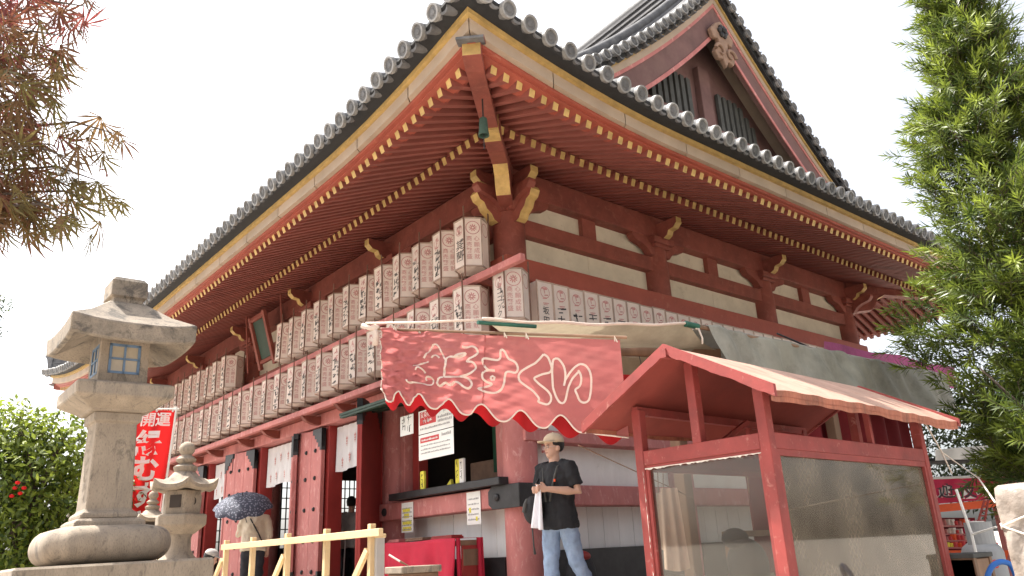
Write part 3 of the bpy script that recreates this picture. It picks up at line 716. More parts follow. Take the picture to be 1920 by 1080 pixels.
# front above the openings
hb('lintel', 'salmon', 0.0, WY, -0.1, 0.245, 3.66, 3.87, bevel=0.01)
hb('transom', 'inside', 0.0, WY, -0.09, -0.02, 3.86, 4.06)
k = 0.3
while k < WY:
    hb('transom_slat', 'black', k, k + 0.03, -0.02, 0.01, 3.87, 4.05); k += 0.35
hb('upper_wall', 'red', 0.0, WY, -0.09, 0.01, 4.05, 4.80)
hb('lantern_rail', 'salmon', -0.35, WY + 0.3, 0.52, 0.62, 3.815, 3.905, bevel=0.006)
hb('lantern_rail', 'salmon', -0.96, WY + 0.3, 0.585, 0.665, 4.685, 4.775, bevel=0.006)
hb('lantern_shelf', 'red', 0.1, WY, 0.0, 0.52, 3.875, 3.90)
for y in PL: hb('rail_arm', 'red', y - 0.05, y + 0.05, 0.15, 0.585, 4.69, 4.77, bevel=0.005)
for y in [p - 0.75 for p in PL[1:]] + [p + 0.9 for p in PL[1:-1]]:
    b = MB(); b.prism([(0.2, 3.68), (0.36, 3.68), (0.50, 3.73), (0.60, 3.82), (0.2, 3.82)], lambda p: P('L', y - 0.05, *p), lambda p: P('L', y + 0.05, *p)); b.build('rail_bracket', M['red'], hall, bevel=0.005)
# doorways with folding leaves
ZD0, ZD1 = ZP + 0.10, 3.62
def leaf(hx, hy, ang, w_, m, parent=hall, flip=False):
    # hinge at (x=hx,y=hy); ang measured from +Y towards -X (degrees)
    t = math.radians(ang); du = Vector((-math.sin(t), math.cos(t), 0)); dn = Vector((-math.cos(t), -math.sin(t), 0))
    if flip: dn = -dn
    O = Vector((hx, hy, 0))
    def Q(s, n, z): return O + du * s + dn * n + Vector((0, 0, z))
    def lb(mb, s0, s1, n0, n1, z0, z1, mi=0):
        return mb.hexa([Q(s0, n0, z0), Q(s1, n0, z0), Q(s1, n1, z0), Q(s0, n1, z0), Q(s0, n0, z1), Q(s1, n0, z1), Q(s1, n1, z1), Q(s0, n1, z1)], mi)
    b = MB(); lb(b, 0.0, w_, -0.05, -0.01, ZD0, ZD1); lb(b, 0, 0.055, -0.012, 0.02, ZD0, ZD1); lb(b, w_ - 0.055, w_, -0.012, 0.02, ZD0, ZD1)
    d = b.build('door', M[m], parent, bevel=0.004)
    for k in range(3):
        s0 = 0.056 + (w_ - 0.112) * k / 3; s1 = 0.056 + (w_ - 0.112) * (k + 1) / 3
        q = MB(); lb(q, s0 + 0.003, s1 - 0.003, -0.012, 0.008, ZD0, ZD1); q.build('door_board', M[m], d, bevel=0.003)
    for z in (1.35, 1.82, 2.32, 2.82, 3.27):
        for k in range(3):
            q = MB(); c = Q(0.056 + (w_ - 0.112) * (k + 0.5) / 3, 0.008, z); q.ball(c, 0.036, 10, 6); q.build('stud', M['black'], d, 80)
    for zc, dz in ((ZD1, -1), (ZD0, 1)):       # stepped iron corner fittings
        for s_, ds in ((0, 1), (w_, -1)):
            q = MB()
            for a_, h_ in ((0.05, 0.36), (0.11, 0.30), (0.17, 0.22), (0.23, 0.16), (0.30, 0.09)):
                lb(q, *sorted((s_ - ds * 0.004, s_ + ds * a_)), -0.055 - 0.001 * a_, 0.026 + 0.004 * a_, *sorted((zc + dz * h_, zc - dz * 0.004)))
            q.build('corner_fitting', M['black'], d)
    return d
for i in range(1, 5):
    yn, yf = PL[i], PL[i + 1]
    hb('threshold', 'brown', yn + 0.15, yf - 0.15, -0.12, 0.2, ZP - 0.005, ZD0 - 0.02, bevel=0.01)
    hb('jamb', 'doordark', yn + 0.14, yn + 0.27, -0.12, 0.2, ZD0 - 0.02, 3.66, bevel=0.005)
    hb('jamb', 'doordark', yf - 0.92, yf - 0.16, -0.12, 0.14, ZD0 - 0.02, 3.66, bevel=0.005)
    leaf(-0.23, yf - 0.86, (2, 9, 5, 4)[i - 1], 1.08, 'salmon')
    leaf(-0.235, yn + 0.16, (134, 151, 154, 155)[i - 1], (0.98, 0.26, 0.26, 0.26)[i - 1], 'doordark' if i == 1 else 'salmon', flip=True)  # the first leaf's darker red paints in its shaded face
# interior
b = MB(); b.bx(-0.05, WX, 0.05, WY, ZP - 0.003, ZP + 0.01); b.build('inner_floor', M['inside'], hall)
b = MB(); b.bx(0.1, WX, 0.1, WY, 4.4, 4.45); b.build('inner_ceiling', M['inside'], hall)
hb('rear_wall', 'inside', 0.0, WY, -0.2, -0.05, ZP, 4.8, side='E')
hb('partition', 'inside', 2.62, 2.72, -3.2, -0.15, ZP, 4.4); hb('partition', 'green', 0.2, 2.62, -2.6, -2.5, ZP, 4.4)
b = MB(); b.bx(0.35, 0.9, 0.35, 2.5, ZP, 2.25); b.build('counter', M['brown'], hall, bevel=0.01)
b = MB(); b.bx(0.55, 0.95, 0.95, 1.75, ZP, 2.72); b.build('cabinet', M['carve'], hall, bevel=0.01)
b = MB(); b.grid(lambda u, v: (0.42 + 0.03 * math.sin(u * 22), 0.3 + 0.75 * u, 3.62 - 1.1 * v), 30, 4); b.build('green_curtain', M['greencloth'], hall, 180)
# back wall with bright lattice windows
sd = 'N'
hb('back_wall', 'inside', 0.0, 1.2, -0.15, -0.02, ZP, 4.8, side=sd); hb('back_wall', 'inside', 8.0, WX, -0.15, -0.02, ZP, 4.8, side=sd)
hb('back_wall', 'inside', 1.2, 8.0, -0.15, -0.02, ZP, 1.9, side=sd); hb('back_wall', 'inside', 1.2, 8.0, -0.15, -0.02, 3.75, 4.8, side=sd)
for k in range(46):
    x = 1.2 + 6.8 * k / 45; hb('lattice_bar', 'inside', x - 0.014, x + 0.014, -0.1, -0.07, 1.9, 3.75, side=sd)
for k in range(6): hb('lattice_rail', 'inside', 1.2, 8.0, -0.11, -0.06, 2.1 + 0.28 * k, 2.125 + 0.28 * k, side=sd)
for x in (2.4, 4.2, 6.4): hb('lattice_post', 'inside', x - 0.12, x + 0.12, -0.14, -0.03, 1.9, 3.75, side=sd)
# raised shutter over the counter window, dark green underside
b = MB(); a = [(-0.16, 3.615), (-0.16, 3.655), (-0.98, 3.485), (-0.98, 3.445)]
b.prism(a, lambda p: (p[0], 0.0, p[1]), lambda p: (p[0], 2.78, p[1])); sh = b.build('raised_shutter', M['green'], hall, bevel=0.004)
for k in range(8):
    y = 0.03 + 2.68 * k / 7; q = MB(); q.bar((-0.18, y + 0.02, 3.597), (-0.97, y + 0.02, 3.432), 0.045, 0.03); q.build('shutter_batten', M['green'], sh)
for x, z in ((-0.95, 3.438), (-0.55, 3.522)):
    q = MB(); q.bx(x - 0.03, x + 0.03, 0.02, 2.76, z - 0.025, z + 0.0); q.build('shutter_batten', M['green'], sh)

# ------------------------------------------------------------------ things hung on the hall
def noren(y0, y1, label, seed):
    rr = random.Random(seed); z0, z1 = 2.90, 3.62
    def S(u, v):
        y = y0 + (y1 - y0) * u; sag = 0.02 * math.sin(3 * math.pi * u)
        return Vector((-0.02 + 0.018 * math.sin(u * 23 + seed) * v + 0.01 * math.sin(u * 51), y, z1 - (z1 - z0 + 0.02 * math.sin(u * 9)) * v))
    t = thing('noren_curtain', label, 'curtain', (0, (y0 + y1) / 2, z0))
    b = MB(); b.grid(S, 60, 8); b.build('cloth', M['noren'], t, 180)
    b = MB(); b.tube([(0, y0 - 0.05, z1), (0, y1 + 0.05, z1)], 0.012, 8); b.build('curtain_rod', M['brown'], t)
    q = MB()
    for k in range(9):
        cu = 0.1 + 0.8 * rr.random(); cv = (0.28 if k % 2 else 0.72) + 0.05 * rr.random(); cu = 0.08 + 0.84 * (k + 0.5) / 9
        c = S(cu, cv) + Vector((-0.008, 0, 0))
        for a_ in range(5):      # small flower crest
            an = a_ * 2 * math.pi / 5 + 0.3; r_ = 0.035
            q.join(MB().add([(0, 0, 0), (0.6 * r_ * math.cos(an - .5), 1.3 * r_ * math.sin(an - .5), 0), (1.1 * r_ * math.cos(an), 1.7 * r_ * math.sin(an), 0), (0.6 * r_ * math.cos(an + .5), 1.3 * r_ * math.sin(an + .5), 0)], [(0, 1, 2, 3)]), frame(c, (0, -1, 0), (0, 0, 1)))
        q.join(ribbon([(0, -0.02), (0.0, -0.11)], 0.012), frame(c, (0, -1, 0), (0, 0, 1)))
        q.join(ribbon([(-0.03, -0.07), (0.03, -0.07)], 0.012), frame(c, (0, -1, 0), (0, 0, 1)))
    q.build('crest_print', M['inkred'], t)
    return t
for i, lab in ((1, 'white noren curtain with red crests in the doorway beside the counter window'), (2, 'white noren curtain in the second doorway from the counter window'),
               (3, 'white noren curtain in the third doorway, half hidden by a door leaf'), (4, 'white noren curtain in the doorway farthest from the counter window')):
    noren(PL[i] + 0.3, PL[i + 1] - 0.95, lab, i)
# bronze wind bell at the roof corner
bp = np.array(proj((-1.8, -1.8, 5.6)))
t = thing('wind_bell', 'small green bronze bell hanging under the roof corner', 'bell', (-1.82, -1.82, 5.45))
b = MB(); b.lathe([(0.002, 0.20), (0.03, 0.195), (0.055, 0.175), (0.062, 0.10), (0.066, 0.03), (0.078, -0.04), (0.080, -0.055), (0.06, -0.05), (0.05, 0.1)], 18, (0, 0, 0)); b.v = [(-1.82 + x * .72, -1.82 + y * .72, 5.56 + z * .85) for x, y, z in b.v]; b.build('bell_body', M['bronze'], t, 40)
b = MB(); b.tube([(-1.82, -1.82, 5.71), (-1.82, -1.82, 6.02)], 0.008, 6); b.build('hanger', M['black'], t)
b = MB(); b.tube([(-1.82, -1.82, 5.6), (-1.82, -1.82, 5.36)], 0.005, 6); b.build('clapper', M['black'], t)
# name plaque under the eaves
t = thing('temple_plaque', 'dark green plaque in a red frame between the two groups of upper lanterns', 'plaque', (-0.45, 6.95, 5.15))
b = MB(); b.prism([(-0.36, 5.3), (-0.58, 6.02), (-0.62, 6.01), (-0.40, 5.29)], lambda p: (p[0], 6.65, p[1]), lambda p: (p[0], 7.2, p[1])); b.build('board', M['green'], t, bevel=0.005)
b = MB()
for y in (6.6, 7.26): b.bar((-0.37, y, 5.1), (-0.66, y, 6.12), 0.09, 0.07)
b.bar((-0.39, 6.58, 5.24), (-0.39, 7.28, 5.24), 0.06, 0.07); b.bar((-0.64, 6.58, 6.06), (-0.64, 7.28, 6.06), 0.06, 0.08); b.build('frame', M['red'], t, bevel=0.005)
for yy in (5.95, 7.6):
    b = MB(); b.tube([(-0.5, yy, 5.1), (-0.62, yy + 0.02, 6.5)], 0.02, 8); b.build('stay', M['red'], t)

# ------------------------------------------------------------------ paper lanterns
HEXR = 0.216
def lantern_proto(h):
    t = thing('paper_lantern', 'x', 'lantern')
    b = MB(); b.lathe([(HEXR, 0.0), (HEXR, h)], 6, rot=math.radians(30)); b.build('paper_body', M['paper'], t)
    b = MB()
    for z in (0.0, h):
        for k in range(6):
            a0, a1 = math.radians(30 + 60 * k), math.radians(90 + 60 * k); r_ = HEXR + 0.004
            b.bar((r_ * math.cos(a0), r_ * math.sin(a0), z), (r_ * math.cos(a1), r_ * math.sin(a1), z), 0.014, 0.016)
    for k in range(6):
        a0 = math.radians(30 + 60 * k); r_ = HEXR + 0.002; b.bar((r_ * math.cos(a0), r_ * math.sin(a0), 0), (r_ * math.cos(a0), r_ * math.sin(a0), h), 0.010, 0.010)
    b.build('wooden_frame', M['framepale'], t)
    for a_ in (210, 330):
        a0 = math.radians(a_); q = MB(); q.bar((1.06 * HEXR * math.cos(a0), 1.06 * HEXR * math.sin(a0), -0.14), (1.06 * HEXR * math.cos(a0), 1.06 * HEXR * math.sin(a0), h + 0.16), 0.014, 0.014); q.build('hanging_rod', M['stick'], t)
    return t
def face_m(ang, zc):      # frame on a lantern face whose outward normal points at ang
    a = math.radians(ang); n = Vector((math.cos(a), math.sin(a), 0)); r = Vector((0, 0, 1)).cross(n)
    ap = HEXR * math.cos(math.pi / 6) + 0.0035
    return frame(n * ap + Vector((0, 0, zc)), r, (0, 0, 1))
WISH_R, WISH_L = textmb('心願成就', 0.075, 0.004, True, gap=1.08), textmb('商売繁盛', 0.075, 0.004, True, gap=1.08)
def brush(seed, wdt, n, size, col_w=0.014):     # illegible brushed strokes, as at this distance
    rr = random.Random(seed); b = MB()
    for i in range(n):
        y = -i * size * 1.1
        for k in range(rr.choice((3, 4, 5))):
            x0, y0 = rr.uniform(-wdt, wdt) * 0.5, y + rr.uniform(-0.35, 0.35) * size
            if rr.random() < 0.6: b.join(ribbon([(x0 - wdt * 0.35, y0), (x0 + wdt * 0.35, y0 + 0.1 * size)], col_w * rr.uniform(.6, 1.2)))
            else: b.join(ribbon([(x0, y0 + 0.4 * size), (x0 - 0.15 * size * rr.uniform(-1, 1), y0 - 0.35 * size)], col_w * rr.uniform(.6, 1.2)))
    return b
def prints(h, name_mb, seed):
    crest = MB(); red = MB()
    cz = h - 0.135
    fm = face_m(240, cz)
    red.join(ring2d(0.082, 0.092), fm)
    for k in range(9):      # fuzzy crest inside the ring
        a_ = k * 2 * math.pi / 9; red.join(ribbon([(0.012 * math.cos(a_), 0.012 * math.sin(a_)), (0.05 * math.cos(a_ + .25), 0.05 * math.sin(a_ + .25))], 0.014), fm)
    red.join(WISH_R, face_m(240, h * 0.37) @ Matrix.Translation((0.045, 0, 0))); red.join(WISH_L, face_m(240, h * 0.37) @ Matrix.Translation((-0.05, 0, 0)))
    red.join(brush(seed + 50, 0.07, 2, 0.085, 0.016), face_m(180, h - 0.10)); red.join(ring2d(0.06, 0.067, 20), face_m(180, h - 0.15))
    for side_a in (300, 120, 0, 60):
        red.join(ring2d(0.082, 0.092, 20), face_m(side_a, cz))
    blk = MB(); blk.join(name_mb, face_m(180, h * 0.34)); blk.join(brush(seed + 9, 0.04, 4, 0.06, 0.010), face_m(180, h * 0.55) @ Matrix.Translation((0.06, 0, 0)))
    return red, blk
names = {0: textmb('其蘭', 0.15, 0.006, True), 1: textmb('コニック', 0.095, 0.008, True)}
def mk(h, kind, label):
    nm = names[kind] if kind in names else (lambda q: (setattr(q, 'v', [(x - 0.02, y + 0.16, z) for x, y, z in q.v]), q)[1])(brush(kind, 0.08, 4, 0.095, 0.02))
    t = lantern_proto(h); t['label'] = label
    r_, k_ = prints(h, nm, kind); r_.build('red_print', M['inkred'], t); k_.build('black_print', M['inkname'], t); return t
HU, HL = 0.65, 0.62
UPG, LWG = 'paper lanterns in the upper row under the front eaves', 'paper lanterns in the lower row above the doors'
upl = mk(HU, 0, 'white paper lantern with two bold black characters, upper row beside the corner pillar'); upl.location = (-0.56, 0.10, 4.90); upl['group'] = UPG
ups = [mk(HU, k, '') for k in (21, 22, 23, 24, 25, 26)]
ulab = ['hexagonal paper lantern in the upper row between the corner pillar and the green plaque', 'hexagonal paper lantern in the upper row beyond the green plaque']
lowlab = 'hexagonal paper lantern in the lower row between the two front rails'
def place(pool, used, loc, label, group):
    i = random.randrange(len(pool))
    if len(used) < len(pool): i = len(used)
    src = pool[i]
    if i not in used:
        used.add(i); src.location = loc; src.rotation_euler = (random.uniform(-.02, .02), random.uniform(-.02, .02), random.uniform(-.09, .09)); src['label'] = label; src['group'] = group; return src
    r_ = dup(src, loc, random.uniform(-.09, .09), label, group); r_.rotation_euler.x = random.uniform(-.025, .025); r_.rotation_euler.y = random.uniform(-.02, .02); return r_
us = set(); y = 0.60
while y < 6.05: place(ups, us, (-0.56 + random.uniform(-.008, .008), y, 4.90 + random.uniform(-.012, .012)), ulab[0], UPG); y += 0.50
y = 8.3
while y < 13.9: place(ups, us, (-0.56 + random.uniform(-.008, .008), y, 4.90 + random.uniform(-.012, .012)), ulab[1], UPG); y += 0.50
lows = [mk(HL, k, '') for k in (31, 32, 33, 34, 35, 36, 37)]; ls = set(); y = 0.14
while y < 13.9: place(lows, ls, (-0.56 + random.uniform(-.008, .008), y, 4.02 + random.uniform(-.012, .012)), lowlab, LWG); y += 0.545
corn = mk(HL, 1, 'hexagonal paper lantern at the roof corner end of the lower row, with black katakana'); corn.location = (-0.37, -0.42, 4.12); corn['group'] = LWG
# flat box lanterns along the side wall
t = thing('box_lantern', 'flat white box lantern with black name in the row under the side beam', 'lantern', group='box lanterns along the side wall')
b = MB(); b.bx(-0.125, 0.125, -0.09, 0.09, 0, 0.62); b.build('paper_body', M['paper'], t)
b = MB()
for x in (-0.13, 0.13):
    for yy in (-0.09, 0.09): b.bx(x - 0.007, x + 0.007, yy - 0.007, yy + 0.007, -0.01, 0.63)
for z in (0, 0.62):
    for yy in (-0.09, 0.09): b.bx(-0.123, 0.123, yy - 0.008, yy + 0.008, z - 0.008, z + 0.008)
b.build('wooden_frame', M['framepale'], t)
q = MB(); q.tube([(0, 0, 0.62), (0, 0.08, 0.68)], 0.006, 6); q.build('hanging_wire', M['stick'], t)
fm = lambda z: frame((0, -0.0945, z), (1, 0, 0), (0, 0, 1))
red = MB(); red.join(brush(77, 0.09, 2, 0.085, 0.017), fm(0.51)); red.join(ring2d(0.07, 0.079, 22), fm(0.48)); red.join(brush(79, 0.1, 1, 0.05, 0.012), fm(0.33)); red.build('red_print', M['inkred'], t)
base_parts = t
nm = MB(); q = textmb('坂田', 0.11, 0.006, True, gap=1.15); nm.join(q, fm(0.17)); nm.build('black_print', M['inkblack'], t)
t.location = (0.16, -0.36, 4.10)
t['label'] = 'flat white box lantern with two black characters next to the corner lantern'
var = []
for k in range(3):
    r_ = dup(t, (0, 0, -50), 0, 'flat white box lantern with illegible brushed name in the row under the side beam')
    for ch in list(r_.children):
        if ch.name.startswith('black_print'):
            bb = brush(60 + k, 0.10, 3, 0.10, 0.018); bb.v = [(x, y + 0.10, z) for x, y, z in bb.v]; mm = MB(); mm.join(bb, fm(0.17)); ch.data = mm.mesh('black_print', M['inkblack'])
    var.append(r_)
x = 0.16 + 0.277; i = 0
while x < 8.3:
    if i < 3: var[i].location = (x, -0.36, 4.10 + random.uniform(-.008, .008))
    else: dup(var[random.randrange(3)], (x, -0.36, 4.10 + random.uniform(-.008, .008)))
    x += 0.277; i += 1
# ------------------------------------------------------------------ stone lanterns
def zat(py, x0, y0):      # height on the vertical line x0,y0 seen at image row py
    lo, hi = -3.0, 14.0
    for _ in range(50):
        m = (lo + hi) / 2
        if proj((x0, y0, m))[1] > py: lo = m
        else: hi = m
    return (lo + hi) / 2
LX, LY, _ = atd((197, 1000), 5.5)
fy = LY - 0.16
Z = lambda py, f=0.16: zat(py, LX, LY - f)
t = thing('stone_lantern', 'tall square stone lantern with blue framed window and cube finial on wide plinth', 'stone lantern', (LX, LY, ZG))
def sqs(mb, levels, c=(LX, LY), sq=None, n=4, rot=math.pi / 4):      # square section stack: (half width, z)
    k = math.sqrt(2) if n == 4 else 1
    mb.lathe([(h * k, z) for h, z in levels], n, (c[0], c[1], 0), sq=sq, rot=rot); return mb
zb = Z(1056, 0.57)
b = MB(); sqs(b, [(0.60, ZG), (0.60, zb)]); b.build('plinth', M['stone'], t, bevel=0.015)
b = MB(); sqs(b, [(0.80, ZG), (0.80, ZG + 0.3)]); b.build('plinth_step', M['stone'], t, bevel=0.02)
z0, z1 = zb, Z(983, 0.36); hh = z1 - z0
lev = [(0.27 + 0.14 * math.sin(math.acos(max(-1, min(1, 1 - 2 * i / 12)))) ** 0.8, z0 + hh * (i / 12)) for i in range(13)]
b = MB(); n_ = 64
vs = []; fs = []
for i, (h, z) in enumerate(lev):
    for j in range(n_):
        a_ = 2 * math.pi * j / n_ + math.pi / 4; x, y = math.cos(a_), math.sin(a_)
        q_ = (abs(x) ** 5 + abs(y) ** 5) ** (-1 / 5)
        lob = 1 - 0.045 * max(0, math.cos(4 * (a_ - math.pi / 4) )) ** 14 * 1.4      # shallow notch on the corners between the lobes
        vs.append((LX + h * x * q_ * lob, LY + h * y * q_ * lob, z))
for i in range(12):
    for j in range(n_): fs.append((i * n_ + j, i * n_ + (j + 1) % n_, (i + 1) * n_ + (j + 1) % n_, (i + 1) * n_ + j))
fs += [tuple(range(n_ - 1, -1, -1)), tuple(12 * n_ + j for j in range(n_))]
b.add(vs, fs); b.build('cushion_base', M['stone'], t, 60)
z2, z3, z4, z5, z6 = Z(972), Z(955), Z(792), Z(772), Z(765)
b = MB(); sqs(b, [(0.23, z1 - 0.01), (0.225, z1 + (z2 - z1) * 0.6), (0.20, z2)]); b.build('foot_slab', M['stone'], t, bevel=0.006)
b = MB(); sqs(b, [(0.185, z2), (0.185, z2 + (z3 - z2) * 0.55), (0.150, z3), (0.136, z4), (0.160, z4 + 0.012), (0.160, z5)]); b.build('shaft', M['stone'], t, bevel=0.008)
b = MB()
for k in range(8):      # worn carved inscription on the narrow face
    rr = random.Random(k)
    for q_ in range(4):
        yy, zz = LY + rr.uniform(-.05, .05), z4 - 0.06 - k * 0.066 + rr.uniform(-.02, .02)
        b.join(ribbon([(-.02, rr.uniform(-.01, .01)), (.02, rr.uniform(-.012, .012))] if q_ % 2 else [(rr.uniform(-.01, .01), .022), (rr.uniform(-.01, .01), -.02)], 0.007), frame((LX - 0.1535 + (0.0125 * (zz - z3) / (z4 - z3)) , yy, zz), (0, -1, 0.0), (0.06, 0, 1)))
b.build('inscription', M['stonedark'], t)
z7, z8 = Z(742, 0.33), Z(718, 0.33)
b = MB(); sqs(b, [(0.19, z6 - 0.03), (0.20, z6 - 0.015), (0.328, z7), (0.328, z8), (0.29, z8 + 0.015)]); b.build('platform_slab', M['stone'], t, bevel=0.008)
z9 = Z(622, 0.19); b = MB(); fh = 0.168
zw0, zw1 = Z(700, 0.18), Z(645, 0.18); hw = 0.108
# firebox with window openings on all four sides (built as corner posts and lintels)
for sx_ in (-1, 1):
    for sy_ in (-1, 1): b.bx(*sorted((LX + sx_ * hw, LX + sx_ * fh)), *sorted((LY + sy_ * hw, LY + sy_ * fh)), z8, z9)
b.bx(LX - fh - .002, LX + fh + .002, LY - fh - .002, LY + fh + .002, z8 - 0.01, zw0); b.bx(LX - fh - .002, LX + fh + .002, LY - fh - .002, LY + fh + .002, zw1, z9 + 0.05)
b.build('fire_box', M['stone'], t, bevel=0.004)
for dx, dy in ((0, -1), (-1, 0), (1, 0), (0, 1)):
    r_ = Vector((-dy, dx, 0)); o_ = Vector((LX + dx * (fh - 0.012), LY + dy * (fh - 0.012), (zw0 + zw1) / 2)); hz = (zw1 - zw0) / 2
    fr = MB(); f_ = frame(o_, r_ if (dx, dy) != (0, 0) else r_, (0, 0, 1))
    w2 = MB()
    for s0, s1, t0, t1 in ((-hw, hw, hz - 0.018, hz), (-hw, hw, -hz, -hz + 0.018), (-hw, -hw + 0.018, -hz, hz), (hw - 0.018, hw, -hz, hz), (-0.007, 0.007, -hz, hz), (-hw, hw, -0.007, 0.007)):
        w2.bx(s0, s1, t0, t1, -0.012, 0.012)
    wn = MB().join(w2, f_).build('window_frame', M['winblue'], t)
    for ix in (0, 1):
        for iy in (0, 1):
            w3 = MB(); w3.bx(-hw + 0.018 if ix == 0 else 0.007, -0.007 if ix == 0 else hw - 0.018, -hz + 0.018 if iy == 0 else 0.007, -0.007 if iy == 0 else hz - 0.018, -0.004, 0.002)
            MB().join(w3, f_).build('pane', M['winpane'], wn)
# roof
ze0, ze1, ztop = Z(640, 0.45), Z(606, 0.45), Z(566, 0.15)
b = MB(); vs = []; fs = []; n_ = 12
def rp(h, z, up):
    out = []
    for sx_, sy_, dx, dy in ((-1, -1, 1, 0), (1, -1, 0, 1), (1, 1, -1, 0), (-1, 1, 0, -1)):
        for k in range(n_):
            s_ = k / n_ * 2; e = abs(s_ - 1) ** 3 * up
            out.append((LX + h * (sx_ + dx * s_), LY + h * (sy_ + dy * s_), z + e))
    return out
lv = [(0.20, ze0 + 0.12, 0), (0.395, ze0 + 0.005, 0.03), (0.425, ze0 + 0.01, 0.035), (0.43, ze1, 0.04), (0.285, ze1 + (ztop - ze1) * 0.42, 0.015), (0.13, ztop, 0)]
for h, z, u_2 in lv: vs += rp(h, z, u_2)
m4 = 4 * n_
for i in range(len(lv) - 1):
    for j in range(m4): fs.append((i * m4 + j, i * m4 + (j + 1) % m4, (i + 1) * m4 + (j + 1) % m4, (i + 1) * m4 + j))
fs += [tuple(range(m4 - 1, -1, -1)), tuple((len(lv) - 1) * m4 + j for j in range(m4))]
b.add(vs, fs); b.build('roof', M['stonedark'], t, 35, bevel=0.008)
zf0, zf1 = ztop - 0.01, Z(520, 0.13)
b = MB(); sqs(b, [(0.105, zf0), (0.105, zf0 + 0.05), (0.13, zf0 + 0.06), (0.128, zf1 - 0.03), (0.105, zf1), (0.02, zf1 + 0.03)]); b.build('finial', M['stonedark'], t, bevel=0.006)

t.rotation_euler = (-0.0118, -0.0143, 0)      # it leans a little, as in the photograph
def garden_lantern(px, depth, sc_, label, grp, rot):
    x0, y0, _ = atd((px, 1000), depth); zb_ = 1.52
    t = thing('stone_lantern', label, 'stone lantern', (x0, y0, ZG), group=grp)
    def hx(mb, lev, n=6, r_=rot): return mb.lathe([(a * sc_, zb_ + (z - 1.52) * sc_) for a, z in lev], n, (x0, y0, 0), rot=r_)
    b = MB(); b.bx(x0 - 0.17 * sc_, x0 + 0.17 * sc_, y0 - 0.17 * sc_, y0 + 0.17 * sc_, ZG, zb_); b.build('plinth', M['stone'], t, bevel=0.012)
    hx(MB(), [(0.19, 1.515), (0.19, 1.56), (0.14, 1.60), (0.105, 1.66), (0.10, 1.76), (0.115, 1.80)], 24).build('shaft', M['stone'], t, 40)
    hx(MB(), [(0.13, 1.79), (0.225, 1.86), (0.235, 1.875), (0.235, 1.955), (0.2, 1.965)]).build('platform_slab', M['stone'], t, bevel=0.008)
    hx(MB(), [(0.17, 1.96), (0.175, 2.10), (0.165, 2.175)]).build('fire_box', M['stone'], t, bevel=0.008)
    for k in range(6):      # dark crescent and window patches laid on the fire box, painting the openings' shade
        a_ = rot + math.pi / 6 + k * math.pi / 3; n_ = Vector((math.cos(a_), math.sin(a_), 0)); c = Vector((x0, y0, zb_ + (2.075 - 1.52) * sc_)) + n_ * (0.154 * sc_)
        f_ = frame(c, Vector((0, 0, 1)).cross(n_), (0, 0, 1)); q = MB()
        if k % 2 == 0:
            pts = [(0.028 * math.cos(s), 0.034 * math.sin(s)) for s in [math.pi * (-0.5 + i / 10) for i in range(11)]] + [(0.012 * math.cos(s), 0.034 * math.sin(s)) for s in [math.pi * (0.5 - i / 10) for i in range(1, 10)]]
            q.add([(p[0], p[1], 0) for p in pts], [tuple(range(len(pts)))]); nm_ = 'crescent_shade_patch'
        else: q.bx(-0.05, 0.05, -0.055, 0.055, -0.01, 0.003); nm_ = 'window_shade_patch'
        MB().join(q, f_).build(nm_, M['inside'], t)
    b = MB(); vs = []; fs = []; lv = [(0.15, 2.19, 0), (0.27, 2.165, 0.03), (0.315, 2.185, 0.055), (0.318, 2.215, 0.06), (0.22, 2.245, 0.02), (0.13, 2.30, 0), (0.09, 2.345, 0)]; n_ = 36
    for r_, z, u_2 in lv:
        for j in range(n_):
            a_ = rot + 2 * math.pi * j / n_; c6 = abs(((j / n_ * 6) % 1) - 0.5) * 2
            rr_ = r_ * (math.cos(math.pi / 6) / math.cos(((j / n_ * 6) % 1 - 0.5) * math.pi / 3)) if r_ > 0.14 else r_
            vs.append((x0 + rr_ * sc_ * math.cos(a_), y0 + rr_ * sc_ * math.sin(a_), zb_ + (z + u_2 * c6 ** 3 - 1.52) * sc_))
    for i in range(len(lv) - 1):
        for j in range(n_): fs.append((i * n_ + j, i * n_ + (j + 1) % n_, (i + 1) * n_ + (j + 1) % n_, (i + 1) * n_ + j))
    fs += [tuple(range(n_ - 1, -1, -1)), tuple((len(lv) - 1) * n_ + j for j in range(n_))]
    b.add(vs, fs); b.build('roof', M['stone'], t, 50)
    hx(MB(), [(0.075, 2.33), (0.10, 2.36), (0.105, 2.39), (0.07, 2.41), (0.055, 2.42), (0.085, 2.44), (0.09, 2.46), (0.055, 2.49), (0.045, 2.50), (0.068, 2.53), (0.072, 2.56), (0.055, 2.60), (0.02, 2.622)], 20).build('finial', M['stone'], t, 60)
    return t
garden_lantern(337, 7.0, 1.0, 'small stone lantern with curved roof, ball finial and crescent opening', None, 0.35)
garden_lantern(281, 7.6, 0.66, 'lowest stone lantern, half hidden beside the one with the crescent opening', None, 0.8)

